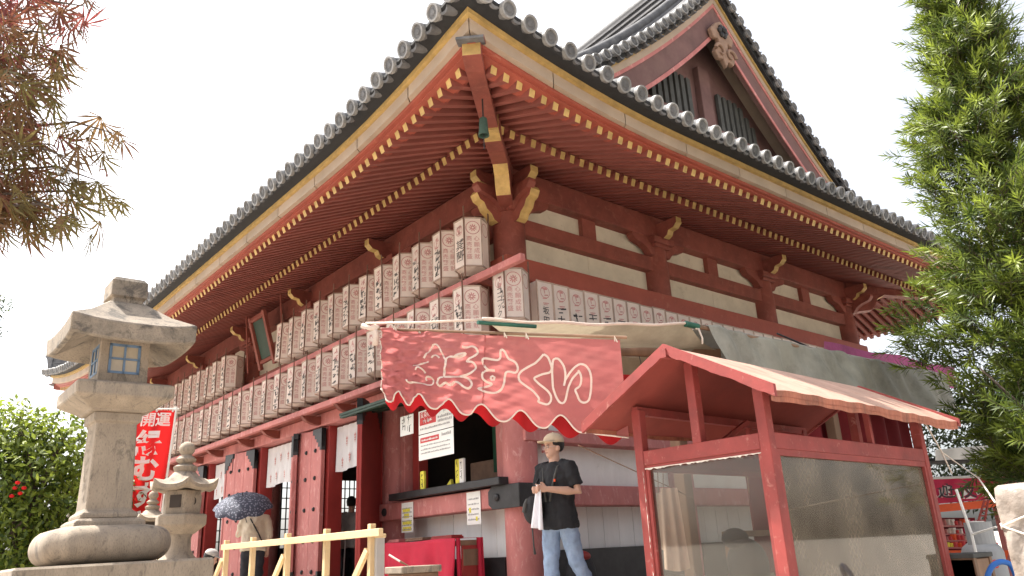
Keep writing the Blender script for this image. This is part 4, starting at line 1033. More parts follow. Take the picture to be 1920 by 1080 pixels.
# ------------------------------------------------------------------ red votive banners on poles
def nobori(px0, px1, py, depth, label, full):
    c = atd(((px0 + px1) / 2, py), depth); W_ = (px1 - px0) / CF * depth; H_ = 1.55
    t = thing('prayer_banner', label, 'banner', (c[0], c[1], ZG), group='red votive banners')
    right = Vector((CM[0][0], CM[0][1], 0)).normalized(); nrm = Vector((right.y, -right.x, 0))
    top = c[2]; lean = 0.06
    def S(u, v):      # u across, v down
        return Vector((c[0], c[1], top)) + right * (W_ * (u - 0.5) - lean * v * 1.6) + Vector((0, 0, -H_ * v - 0.02 * u)) + nrm * (0.035 * math.sin(5 * v + 3 * u) * v + 0.015 * math.sin(12 * u))
    b = MB(); b.grid(S, 14, 40); b.build('cloth', M['nobori'], t, 180)
    b = MB(); p0 = S(1, 0) + Vector((0, 0, 0.05)); e = S(1, 1)
    b.tube([p0 + right * 0.015, Vector((p0.x, p0.y, ZG)) - right * 0.12], 0.013, 8); b.build('pole', M['inkwhite'], t)
    b = MB(); b.tube([S(0, 0) - right * 0.05 + Vector((0, 0, 0.02)), S(1, 0) + right * 0.05 + Vector((0, 0, 0.02))], 0.009, 8); b.build('top_rod', M['inkwhite'], t)
    for u in (0.08, 0.5, 0.95):
        q = MB(); q.bx(-0.02, 0.02, -0.003, 0.003, -0.02, 0.035); MB().join(q, Matrix.Translation(S(u, 0))).build('loop', M['inkwhite'], t)
    def put(mb, u, v, s_): 
        out = MB(); vs = []
        for x, y, z in mb.v: vs.append(S(u + x * s_ / W_, v - y * s_ / H_) - nrm * -0.008)
        out.add(vs, mb.f); return out
    tx = MB()
    tx.join(put(textmb('開運', 1.0, 0.02), 0.5, 0.085, 0.19)); 
    for k, ch in enumerate('縁むすび'): tx.join(put(textmb(ch, 1.0, 0.035), 0.42 + 0.02 * k, 0.285 + 0.205 * k, 0.33))
    tx.build('lettering', M['inkwhite'], t)
    return t
nobori(263, 328, 768, 10.0, 'red votive banner with white lettering on a white pole behind the stone lanterns', True)
nobori(232, 292, 775, 10.8, 'second red votive banner, mostly hidden behind the lettered one', True)

# ------------------------------------------------------------------ new pine railing on the platform edge
RX = -2.44
t = thing('wooden_railing', 'fresh pine railing with upright posts and braces in front of the doors', 'railing', (RX, 1.4, ZP))
for px, py in ((425, 1021), (475, 1016), (540, 1008), (613, 999), (697, 988)):
    y = hit((px, py), 0, RX)[1]; b = MB(); b.bx(RX - 0.028, RX + 0.028, y - 0.028, y + 0.028, ZP - 0.01, 1.805); b.build('post', M['pale'], t, bevel=0.003)
y0, y1 = hit((428, 1025), 0, RX)[1], hit((722, 1000), 0, RX)[1]
b = MB(); b.bx(RX - 0.075, RX - 0.03, y1 - 0.02, y0 + 0.04, 1.69, 1.755); b.build('top_rail', M['pale'], t, bevel=0.003)
b = MB(); b.bx(RX - 0.07, RX - 0.03, y1, y0, 1.15, 1.21); b.build('lower_rail', M['pale'], t, bevel=0.003)
for px in (425, 540, 697):
    y = hit((px, 1015), 0, RX)[1]; b = MB(); b.bar((RX - 0.033, y + 0.02, 1.58), (RX - 0.06, y + 0.62, ZP), 0.035, 0.06); b.build('brace', M['pale'], t, bevel=0.003)
xx, yy, _ = hit((709, 1010), 0, RX + 0.06)
t = thing('grey_post', 'pale grey square post at the end of the pine railing', 'post', (xx, yy, ZP))
b = MB(); b.bx(xx - 0.045, xx + 0.045, yy - 0.045, yy + 0.045, ZP - 0.01, 1.70); b.build('shaft', M['gpost'], t, bevel=0.006)
b = MB(); b.bx(xx - 0.055, xx + 0.055, yy - 0.055, yy + 0.055, 1.68, 1.715); b.build('cap', M['pale'], t, bevel=0.006)

# ------------------------------------------------------------------ counter window: signs, posters, talismans
def sheet(name, label, cat, corners, art, m='paperwhite', thick=0.004):
    o, x, y = corners      # origin (lower left seen from outside), right end, height
    o = Vector(o); rt = Vector(x) - o; W_ = rt.length; H_ = y; f_ = frame(o, rt, (0, 0, 1))
    t = thing(name, label, cat, tuple(o))
    b = MB(); b.bx(0, W_, 0, H_, -thick, 0); MB().join(b, f_).build('sheet', M[m], t)
    for mi, mb in art(W_, H_): MB().join(mb, f_ @ Matrix.Translation((0, 0, 0.002))).build('print', M[mi], t)
    return t
def lines(x0, x1, ys, h, seed):
    rr = random.Random(seed); b = MB()
    for y in ys:
        x = x0
        while x < x1:
            w_ = rr.uniform(0.012, 0.035); b.bx(x, min(x + w_, x1), y, y + h * rr.uniform(.6, 1), 0, 0.0005); x += w_ + rr.uniform(.004, .012)
    return b
def flat(x0, x1, y0, y1): return MB().bx(x0, x1, y0, y1, 0, 0.0006)
def tx2(s, x, y, size, bold=0.0): return MB().join(textmb(s, size, bold), Matrix.Translation((x, y, 0.0012)))
XS = -0.62
sheet('price_sign', 'upper white sign with red box hanging in the counter window', 'sign', ((XS, 1.27, 2.99), (XS, 0.50, 2.99), 0.30),
      lambda W_, H_: [('inksign', flat(0.03, 0.40, 0.11, 0.28)), ('inkwhite', tx2('愛染明王', 0.2, 0.235, 0.075, 0.01).join(MB().join(brush(5, 0.06, 1, 0.06, 0.012), Matrix.Translation((0.14, 0.155, 0.0012)))).join(MB().join(brush(6, 0.06, 1, 0.06, 0.012), Matrix.Translation((0.22, 0.155, 0.0012)))).join(MB().join(brush(8, 0.06, 1, 0.06, 0.012), Matrix.Translation((0.30, 0.155, 0.0012))))), ('inkgrey', lines(0.44, 0.74, (0.10, 0.15), 0.035, 3).join(MB().join(brush(15, 0.06, 1, 0.06, 0.008), Matrix.Translation((0.50, 0.23, 0.0012)))).join(MB().join(brush(16, 0.06, 1, 0.06, 0.008), Matrix.Translation((0.60, 0.23, 0.0012)))).join(lines(0.04, 0.7, (0.05,), 0.025, 5)))])
sheet('notice_sign', 'lower white sign with small red heading strip hanging in the counter window', 'sign', ((XS, 1.27, 2.66), (XS, 0.50, 2.66), 0.32),
      lambda W_, H_: [('inksign', flat(0.04, 0.46, 0.215, 0.28)), ('inkwhite', MB().join(lines(0.07, 0.43, (0.235,), 0.028, 21), Matrix.Translation((0, 0, 0.0012)))), ('inkgrey', lines(0.52, 0.72, (0.25,), 0.04, 8).join(lines(0.05, 0.7, (0.17, 0.12, 0.075), 0.02, 9)))])
b = MB(); b.tube([(XS + 0.01, 1.0, 3.29), (XS - 0.02, 1.0, 3.42)], 0.003, 5); 
sheet('paper_notice', 'small white card with black characters hung beside the red box sign', 'sign', ((XS, 1.72, 3.03), (XS, 1.40, 3.03), 0.26),
      lambda W_, H_: [('inkblack', MB().join(brush(41, 0.07, 2, 0.09, 0.009), Matrix.Translation((0.22, 0.19, 0.0012))).join(MB().join(brush(42, 0.07, 2, 0.09, 0.009), Matrix.Translation((0.1, 0.19, 0.0012)))))])
def flyer(seed):
    def art(W_, H_):
        rr = random.Random(seed); ye = MB(); gr = MB()
        for k in range(4):
            y = 0.02 + k * (H_ - 0.06) / 4; ye.join(flat(0.02 + rr.random() * 0.05, W_ - 0.03 - rr.random() * 0.08, y, y + 0.045 + 0.02 * rr.random()))
        gr.join(lines(0.02, W_ - 0.02, [0.03 + 0.055 * k for k in range(int(H_ / 0.055) - 1)], 0.02, seed)); return [('inkyel', ye), ('inkgrey', MB().join(gr, Matrix.Translation((0, 0, 0.0012))))]
    return art
sheet('poster', 'white and yellow poster taped to the rail beam near the doorway', 'poster', ((-0.272, 2.25, 1.82), (-0.272, 1.96, 1.82), 0.39), flyer(4))
def art2(W_, H_):
    rr = random.Random(12); gr = lines(0.03, W_ - 0.03, [0.05 + 0.06 * k for k in range(5)], 0.022, 12); return [('inkgrey', gr), ('inkyel', flat(0.05, 0.09, 0.14, 0.2).join(flat(0.18, 0.22, 0.04, 0.09)))]
sheet('poster', 'pale poster with grey print taped to the rail beam near the corner pillar', 'poster', ((-0.272, 0.74, 1.84), (-0.272, 0.46, 1.84), 0.385), art2)
def talisman(y, z0, h, w_, m, label, ang=0, mark=True):
    t = thing('wooden_talisman', label, 'talisman', (-0.30, y, z0))
    b = MB(); b.bx(-0.32, -0.285, y - w_, y + w_, z0, z0 + h); b.build('tablet', M[m], t, bevel=0.003)
    if mark: MB().join(brush(int(y * 100), 0.03, 3, h / 4.2, 0.008), frame((-0.3215, y, z0 + h * 0.78), (0, -1, 0), (0, 0, 1))).build('inscription', M['inkblack'], t)
talisman(1.66, 2.345, 0.235, 0.045, 'inkyel', 'plain yellow upright tablet on the counter sill')
talisman(0.86, 2.345, 0.30, 0.04, 'inkyel', 'yellow tablet with black script on the sill')
talisman(0.77, 2.345, 0.30, 0.045, 'paperwhite', 'white tablet with black script on the sill beside the yellow one')
t = thing('paper_charm', 'folded yellow paper charm on the counter sill', 'charm', (-0.1, 1.35, 2.345))
b = MB(); b.prism([(0, 0), (0.16, 0), (0.13, 0.10)], lambda p: (-0.12, 1.42 - p[0], 2.345 + p[1]), lambda p: (-0.08, 1.42 - p[0], 2.345 + p[1])); b.build('fold', M['inkyel'], t)

# ------------------------------------------------------------------ table with crimson cloth
t = thing('offering_table', 'dark wooden table with drawer under a crimson cloth below the counter window', 'table', (-0.55, 1.2, ZP))
b = MB(); b.bx(-0.66, -0.36, 0.36, 2.14, 1.60, 1.66); b.build('tabletop', M['brown'], t, bevel=0.005)
b = MB(); b.bx(-0.63, -0.40, 0.36, 0.385, ZP, 1.60); b.build('end_panel', M['doordark'], t)
b = MB(); b.bx(-0.62, -0.41, 0.35, 0.362, 1.38, 1.56); b.build('drawer', M['brown'], t, bevel=0.004)
for x, y in ((-0.64, 2.1), (-0.38, 2.1), (-0.38, 0.40)):
    b = MB(); b.bx(x - 0.025, x + 0.025, y - 0.025, y + 0.025, ZP - 0.01, 1.60); b.build('leg', M['brown'], t)
def clothS(u, v):
    y = 0.40 + 1.80 * u; top = 1.685 + 0.006 * math.sin(9 * u)
    if v < 0.3: x = -0.34 - 0.36 * v / 0.3; z = top
    else:
        w_ = (v - 0.3) / 0.7; x = -0.70 - 0.055 * math.sin(u * 19 + .5 * w_) * w_ - 0.03 * w_ - 0.02 * math.sin(u * 43) * w_; z = top - (0.66 + .03 * math.sin(u * 11)) * w_
    return (x, y, z)
b = MB(); b.grid(clothS, 80, 20)
o = b.build('table_cloth', M['crimson'], None, 180); so = o.modifiers.new('th', 'SOLIDIFY'); so.thickness = 0.004
tag(o, 'crimson cloth draped over the table below the counter window', 'tablecloth')
def endS(u, v):
    x = -0.72 + 0.40 * u; return (x, 0.385 - 0.03 * v + 0.012 * math.sin(u * 16) * v, 1.686 - (0.62 - 0.5 * (1 if 0.15 < u < 0.8 else 0)) * v)
for x0, x1 in ((-0.725, -0.66), (-0.43, -0.33)):
    b = MB(); b.grid(lambda u, v: (x0 + (x1 - x0) * u, 0.352 - 0.02 * v + 0.01 * math.sin(u * 9), 1.686 - 0.7 * v), 8, 8); b.build('cloth_fold', M['crimson'], o, 180)
for y, x, l_, m_, lb_ in ((1.95, -0.5, 0.14, 'salmon', 'flat pink box on the crimson tablecloth'), (0.85, -0.5, 0.22, 'doordark', 'flat dark red box on the crimson tablecloth'), (1.45, -0.5, 0.2, 'brown', 'low brown tray on the crimson tablecloth')):
    b = MB(); b.bx(x - 0.09, x + 0.09, y - l_, y + l_, 1.692, 1.715); b.bx(x - 0.08, x + 0.08, y - l_ + 0.012, y + l_ - 0.012, 1.715, 1.73); tag(b.build('flat_box', M[m_], None, bevel=0.003), lb_, 'box')
# low box with a brush in front of the table
bx_, by_, _ = atd((775, 1075), 6.6)
t = thing('writing_box', 'low speckled box with a brush on it, in front of the crimson table', 'box', (bx_, by_, ZP))
b = MB(); b.bx(bx_ - 0.18, bx_ + 0.18, by_ - 0.12, by_ + 0.12, ZG, 1.375); b.build('stand', M['brown'], t, bevel=0.006)
b = MB(); b.bx(bx_ - 0.20, bx_ + 0.20, by_ - 0.14, by_ + 0.14, 1.375, 1.43); b.build('lid', M['stone'], t, bevel=0.006)
b = MB(); b.tube([(bx_ - 0.17, by_ + 0.12, 1.53), (bx_ - 0.10, by_ + 0.05, 1.47)], 0.008, 8); b.build('brush_handle', M['inkwhite'], t)
b = MB(); b.tube([(bx_ - 0.10, by_ + 0.05, 1.47), (bx_ - 0.05, by_, 1.433)], [0.011, 0.004], 8); b.build('brush_tip', M['brown'], t)
# ------------------------------------------------------------------ goldfish scooping stall: banner, lining, canopy, tarpaulin
TL, TR = atd((716, 616), 5.6), atd((1162, 637), 5.3)
zL, zR = zat(752, TL[0], TL[1]), zat(822, TR[0], TR[1])
BL, BR = np.array([TL[0], TL[1], zL]), np.array([TR[0], TR[1], zR])
bdir = Vector(TR - TL); bdir.z = 0; bdir.normalize(); bn = Vector((bdir.y, -bdir.x, 0))      # towards the camera
if bn.dot(Vector(CC) - Vector(TL)) < 0: bn = -bn
def wr(s, t):      # wrinkles, stronger in the slack left half
    k = 1.9 * max(0.0, 1 - s * 1.6) + 0.22
    w_ = 0.006 * math.sin(38 * s + 7 * t) + 0.007 * math.sin(23 * s - 31 * t + 1.3) + 0.005 * math.sin(61 * s + 45 * t) + 0.004 * math.sin(90 * t - 35 * s)
    crease = 0.014 * math.exp(-((s - 0.05 - 0.14 * t) / 0.018) ** 2) + 0.012 * math.exp(-((s - 0.20 + 0.06 * t) / 0.015) ** 2) - 0.012 * math.exp(-((s - 0.33 + 0.1 * (t - .5)) / 0.02) ** 2) + 0.01 * math.exp(-((t - 0.42 - 0.3 * (s - .2)) / 0.03) ** 2)
    return k * (w_ + crease) + 0.05 * math.sin(2.2 * math.pi * s) * t + 0.012 * math.sin(9 * s) * t
def B0(s, t):
    a = TL + (TR - TL) * s; c = BL + (BR - BL) * s; return Vector(a + (c - a) * t)
def BS(s, t, off=0.0): return B0(s, t) + bn * (wr(s, t) + off) + Vector((0, 0, -0.012 * math.sin(math.pi * s)))
HPK = [-0.09, 0.0, 0.08, 0.172, 0.292, 0.424, 0.58, 0.74, 0.90, 1.06]
def hph(s): return float(np.interp(s, HPK, range(len(HPK))))
def hem(s): return 1.0 - 0.16 * (0.5 + 0.5 * math.cos(2 * math.pi * hph(s))) ** 1.3 * (1 if s < 0.82 else max(0, 1 - (s - 0.82) / 0.05))
stall = thing('goldfish_stall', 'goldfish scooping stall with olive canopy on poles and red scalloped lining', 'stall', (TR[0], TR[1], ZG))
ban = thing('stall_banner', 'washed red stall banner with outlined hiragana and scalloped white-edged hem', 'banner', tuple(BL))
b = MB(); b.grid(lambda s, t: BS(s, t * hem(s)), 150, 44); b.build('cloth', M['banner'], ban, 180)
hp = [BS(i / 150, hem(i / 150), 0.003) for i in range(151)]
b = MB(); b.tube(hp, 0.006, 6); b.build('hem_piping', M['trim'], ban, 180)
b = MB(); b.tube([BS(0, i / 12 * hem(0), 0.003) for i in range(13)], 0.004, 6); b.build('side_seam', M['trim'], ban, 180)
b = MB(); b.tube([BS(0.447 - 0.02 * i / 10, i / 10 * hem(0.43), 0.001) for i in range(11)], 0.004, 6); b.build('shadow_edge_line', M['banner'], ban, 180)  # raised line tracing where the sunlit part of the cloth meets the shadow
def inv(px):      # photo pixel -> position on the banner cloth
    s, t = (px[0] - 716) / 446, 0.5
    for _ in range(25):
        p = proj(B0(s, t)); ds = (proj(B0(s + 1e-3, t)) - p) / 1e-3; dt = (proj(B0(s, t + 1e-3)) - p) / 1e-3
        J = np.array([ds, dt]).T; st = np.linalg.solve(J, np.array(px) - p); s += st[0]; t += st[1]
    return s, t
strokes = [
 [(1345,330),(1362,313),(1385,312),(1405,340),(1428,375),(1440,425),(1437,480),(1428,522)],
 [(1345,330),(1338,420),(1344,535),(1368,605),(1392,645),(1415,655),(1436,640),(1448,590),(1462,530),(1490,470),(1535,425)],
 [(1437,480),(1470,430),(1510,385),(1552,360),(1595,375),(1625,420),(1635,470),(1633,555),(1620,635),(1595,655),(1562,652),(1540,630),(1528,590),(1505,548),(1540,540),(1558,505),(1560,460),(1548,425),(1535,410)],
 [(1275,285),(1305,298),(1325,345),(1340,395),(1325,420),(1260,432),(1195,460),(1240,505),(1300,550),(1330,590),(1330,635),(1305,660),(1265,648),(1220,632),(1245,622),(1232,600),(1195,555),(1130,510),(1090,480),(1083,440),(1105,408),(1160,375),(1215,350),(1250,315),(1275,285)],
 [(960,250),(980,252),(995,285),(1010,318),(1045,330),(1070,345),(1085,395),(1065,425),(1020,410),(990,412),(982,450),(978,505),(955,550),(905,574),(845,570),(780,542),(830,532),(870,520),(897,505),(850,495),(820,470),(815,440),(828,412),(862,402),(910,405)],
 [(862,402),(838,385),(822,350),(815,320),(840,315),(900,325),(942,330),(955,300),(950,262),(960,250)],
 [(880,460),(895,448),(910,458),(905,475),(888,478),(880,460)],
 [(665,230),(700,235),(740,220),(775,240),(788,272),(760,298),(715,322),(690,342),(740,340),(765,360),(772,390),(748,425),(700,447),(650,452)],
 [(610,312),(640,290),(680,280),(705,280),(680,300),(640,312),(610,312)],
 [(610,312),(570,305),(548,335),(555,370),(540,405),(545,440),(535,468),(590,462),(650,452),(705,462),(738,490),(745,525),(720,552),(680,535),(650,505),(620,490),(595,520),(570,528),(560,500),(540,512),(510,545),(492,530),(488,495),(510,470),(535,468)],
 [(262,492),(275,518),(330,520),(385,515),(425,535),(455,533),(468,508),(455,475),(425,463),(395,470),(410,495)],
 [(390,330),(415,280),(450,225),(478,212),(505,255),(530,310),(548,335)], [(440,320),(470,290),(500,320)], [(310,385),(360,378),(420,350)], [(330,420),(345,395),(380,410),(400,440)]]
lw = MB()
for st_ in strokes:
    pts = []
    for (x, y), (x2, y2) in zip(st_[:-1], st_[1:]):
        n_ = max(1, int(math.hypot(x2 - x, y2 - y) / 12))
        pts += [(x + (x2 - x) * k / n_, y + (y2 - y) * k / n_) for k in range(n_)]
    pts.append(st_[-1])
    if len(pts) > 6:      # soften the brush line
        for _ in range(2): pts = [pts[0]] + [((pts[i - 1][0] + 2 * pts[i][0] + pts[i + 1][0]) / 4, (pts[i - 1][1] + 2 * pts[i][1] + pts[i + 1][1]) / 4) for i in range(1, len(pts) - 1)] + [pts[-1]]
    rb = ribbon(pts, 16 if st_[0][0] > 600 else 12)
    vs = []
    for x, y, z in rb.v:
        s, t_ = inv((700 + x / 4, 590 + y / 4)); vs.append(BS(s, t_, 0.004))
    lw.add(vs, rb.f)
lw.build('outlined_lettering', M['trim'], ban)
for s in (0.06, 0.16, 0.53, 0.62, 0.98):
    q = MB(); q.tube([BS(s, 0.02, 0.004), BS(s, 0.0, 0.012) + Vector((0, 0, 0.02)), BS(s + 0.01, 0.03, 0.01)], 0.005, 6); q.build('tie', M['rope'], ban)
q = MB(); q.lathe([(0.006, 0), (0.012, 0.002), (0.012, 0.004), (0.006, 0.005)], 12); m = frame(BS(0.975, 0.9, 0.004), bdir, (0, 0, 1)); MB().join(q, m).build('eyelet', M['gpost'], ban)
# banner pole and the cloth knot on its left end
b = MB(); b.tube([Vector(TL) - bdir * 0.12 + Vector((0, 0, 0.012)), Vector(TR) + bdir * 0.05 + Vector((0, 0, 0.012))], 0.011, 8); b.build('banner_pole', M['brown'], stall)
k0 = Vector(TL) - bdir * 0.05 + Vector((0, 0, 0.01)); b = MB()
b.tube([k0 - bdir * 0.10 + Vector((0, 0, 0.025)), k0 - bdir * 0.04, k0, k0 + bdir * 0.03], [0.022, 0.016, 0.026, 0.012], 9)
b.tube([k0, k0 - Vector((0, 0, 0.05)) + bdir * .01, k0 - Vector((0, 0, 0.13))], [0.02, 0.018, 0.024], 7); b.build('cloth_knot', M['trim'], stall, 180)
# red lining hung behind the banner, with its own scallops
def lin(s, t, off): 
    s2 = -0.02 + 1.0 * s; h_ = 1.06 - 0.13 * (0.5 + 0.5 * math.cos(2 * math.pi * hph(s2) + 2.4))
    return B0(s2, 0.7 + (h_ - 0.7) * t) - bn * (off + 0.02 * math.sin(s * 46)) 
b = MB(); b.grid(lambda s, t: lin(s, t, 0.20), 120, 12); b.build('red_lining', M['valance'], stall, 180)
V0, V1 = atd((1120, 700), 6.7), atd((1470, 715), 6.9)
vz0, vz1 = zat(808, V0[0], V0[1]), zat(838, V1[0], V1[1])
def val(s, t):
    p = V0 + (V1 - V0) * s; z1 = vz0 + (vz1 - vz0) * s + 0.11 * (0.5 + 0.5 * math.cos(2 * math.pi * s * 7)); p = Vector(p); p.z = p.z + (z1 - p.z) * t
    return p + bn * (0.025 * math.sin(s * 40) * t)
b = MB(); b.grid(val, 110, 8); b.build('back_valance', M['valance'], stall, 180)
b = MB(); b.tube([val(i / 110, 1.0) for i in range(111)], 0.005, 5); b.build('valance_piping', M['trim'], stall, 180)
# canopy
PY = -3.4
F = [atd((686, 606), 5.62), atd((905, 599), 5.32), hit((1290, 607), 1, PY)]
Bk = [F[0] + (atd((800, 640), 7.0) - F[0]) * 0.06, atd((1010, 646), 7.0), atd((1345, 657), 7.0)]
def canopy(u, v):
    u = 0.5 + 0.5 * u; k = min(1, int(u * 2)); f_ = u * 2 - k
    a = F[k] + (F[k + 1] - F[k]) * f_; c = Bk[k] + (Bk[k + 1] - Bk[k]) * f_; p = Vector(a + (c - a) * v)
    p.z += -0.05 * math.sin(math.pi * f_) * (1 - v) * (0.35 if k else 0.1) - 0.05 * math.sin(math.pi * v) + 0.006 * math.sin(u * 40 + v * 7)
    return p
b = MB(); b.grid(canopy, 60, 20); b.build('canopy', M['canvas'], stall, 180)
b = MB(); b.tube([canopy(i / 60, 0) for i in range(61)], 0.012, 6); b.build('canopy_edge', M['trim'], stall, 180)
b = MB(); b.tube([Vector(F[0]), Vector(F[0] * .5 + F[1] * .5) + Vector((0, 0, -.008)), Vector(F[1])], 0.009, 6); b.build('stretch_cord', M['trim'], stall, 180)
d1 = Vector((1, 0.15, 0.02))
b = MB(); f12 = Vector(F[2] - F[1]); b.tube([Vector(F[1]) - f12 * 0.02 + Vector((0, 0, -0.022)), Vector(F[1]) + f12 * 0.22 + Vector((0, 0, -0.045))], 0.014, 10); b.build('pole', M['greenpole'], stall, 60)
b = MB(); b.bar(Vector(atd((770, 645), 7.05)), Vector(atd((1350, 664), 7.05)), 0.07, 0.085); b.build('rear_beam', M['brown'], stall, bevel=0.005)
q0, q1 = atd((1150, 668), 7.08), atd((1345, 674), 7.08)
b = MB(); b.grid(lambda u, v: Vector(q0 + (q1 - q0) * u) + Vector((0, 0, -0.4 * v)) + bn * 0.012 * math.sin(u * 26), 30, 6); b.build('rear_canvas', M['canvas'], stall, 180)
for k in range(6):
    p = Vector(q0 + (q1 - q0) * (0.25 + 0.09 * k)) + bn * 0.03; q = MB(); q.tube([p, p + Vector((0.02, 0, -0.09)), p + Vector((0.03 * (k % 2), 0.02, -0.16))], 0.004, 5); q.build('hook', M['black'], stall)
pp = atd((1284, 930), 6.6); b = MB(); b.bx(pp[0] - 0.055, pp[0] + 0.055, pp[1] - 0.055, pp[1] + 0.055, ZG, 3.1); b.build('wooden_post', M['brown'], stall, bevel=0.006)
pp2 = atd((1585, 930), 7.6); b = MB(); b.bx(pp2[0] - 0.05, pp2[0] + 0.05, pp2[1] - 0.05, pp2[1] + 0.05, ZG, 3.1); b.build('wooden_post', M['brown'], stall, bevel=0.006)
# side pole with grey tarpaulin
E0, E1 = hit((1285, 607), 1, PY), hit((1765, 703), 1, PY)
b = MB(); b.tube([Vector(E0), Vector(E0) + Vector((0.17, 0, 0.0))], 0.026, 12); b.build('pole_end_cap', M['greenpole'], stall, 60)
b = MB(); b.tube([Vector(E0) + Vector((0.15, 0, 0)), Vector(E1) + Vector((0.5, 0, 0))], 0.02, 10); b.build('tarp_pole', M['brown'], stall, 60)
b = MB(); r0 = Vector(E0) + Vector((0.14, 0, 0)); b.tube([r0 + Vector((0.03 * math.cos(a), 0.03 * math.sin(a) * .3, 0.028 * math.sin(a))) for a in [i * 0.9 for i in range(8)]] + [r0 + Vector((0.0, -0.03, -0.05)), r0 + Vector((0.03, -0.03, -0.11)), r0 + Vector((0.02, -0.03, -0.16))], 0.008, 6); b.build('rope_knot', M['rope'], stall, 180)
T0, T1 = hit((1322, 613), 1, PY), hit((1768, 703), 1, PY)
def tarp(u, v):
    a = T0 + (T1 - T0) * u; sl = 0.10 * (1 - v)
    if v < 0.12: d_ = (0.12 - v) / 0.12; return Vector((a[0], a[1] + 0.45 * d_, a[2] + 0.026 - 0.22 * d_ * d_))
    w_ = (v - 0.12) / 0.88
    return Vector((a[0] + 0.10 * w_ * (1 - u), a[1] - 0.03 - 0.06 * w_ - 0.055 * w_ * math.sin(u * 15 + 1 + .8 * w_) - 0.03 * math.sin(u * 37 + 3 * w_) * (0.25 + w_) - 0.012 * math.sin(u * 83 - 5 * w_), a[2] + 0.022 - w_ * (0.52 + 0.05 * math.sin(u * 11)) + 0.014 * math.sin(u * 31) + 0.008 * math.sin(u * 71)))
b = MB(); b.grid(tarp, 120, 26); tp = b.build('tarpaulin', M['tarp'], None, 180)
tag(tp, 'dirty grey tarpaulin draped over the stall pole beside the tree', 'tarpaulin')
def curt(u, v): return (-0.1 + 3.35 * u, -3.18 + 0.05 * math.sin(u * 60) + 0.02 * math.sin(u * 23), 2.95 - 2.3 * v)
b = MB(); b.grid(curt, 160, 6); tag(b.build('red_curtain', M['darkred'], None, 180), 'dark red curtain hanging behind the glazed booth', 'curtain')
Mg = [hit((1545, 640), 1, -2.75), hit((1790, 690), 1, -2.75), hit((1790, 730), 1, -2.75), hit((1545, 680), 1, -2.75)]
b = MB(); b.grid(lambda u, v: Vector((Mg[0] + (Mg[1] - Mg[0]) * u) * (1 - v) + (Mg[3] + (Mg[2] - Mg[3]) * u) * v) + Vector((0, 0.02 * math.sin(u * 9), 0.015 * math.sin(u * 15))), 40, 6)
mg = b.build('magenta_sheet', M['magenta'], None, 180); tag(mg, 'magenta printed sheet showing above the grey tarpaulin', 'sheet')
b = MB(); b.tube([Vector(Mg[0]) + Vector((-0.5, 0.3, 0.1)), Vector(Mg[0]) + Vector((0.6, 0.34, -0.0)), Vector(Mg[1]) + Vector((0, 0.36, 0.0))], 0.012, 6); b.build('cord', M['black'], mg)

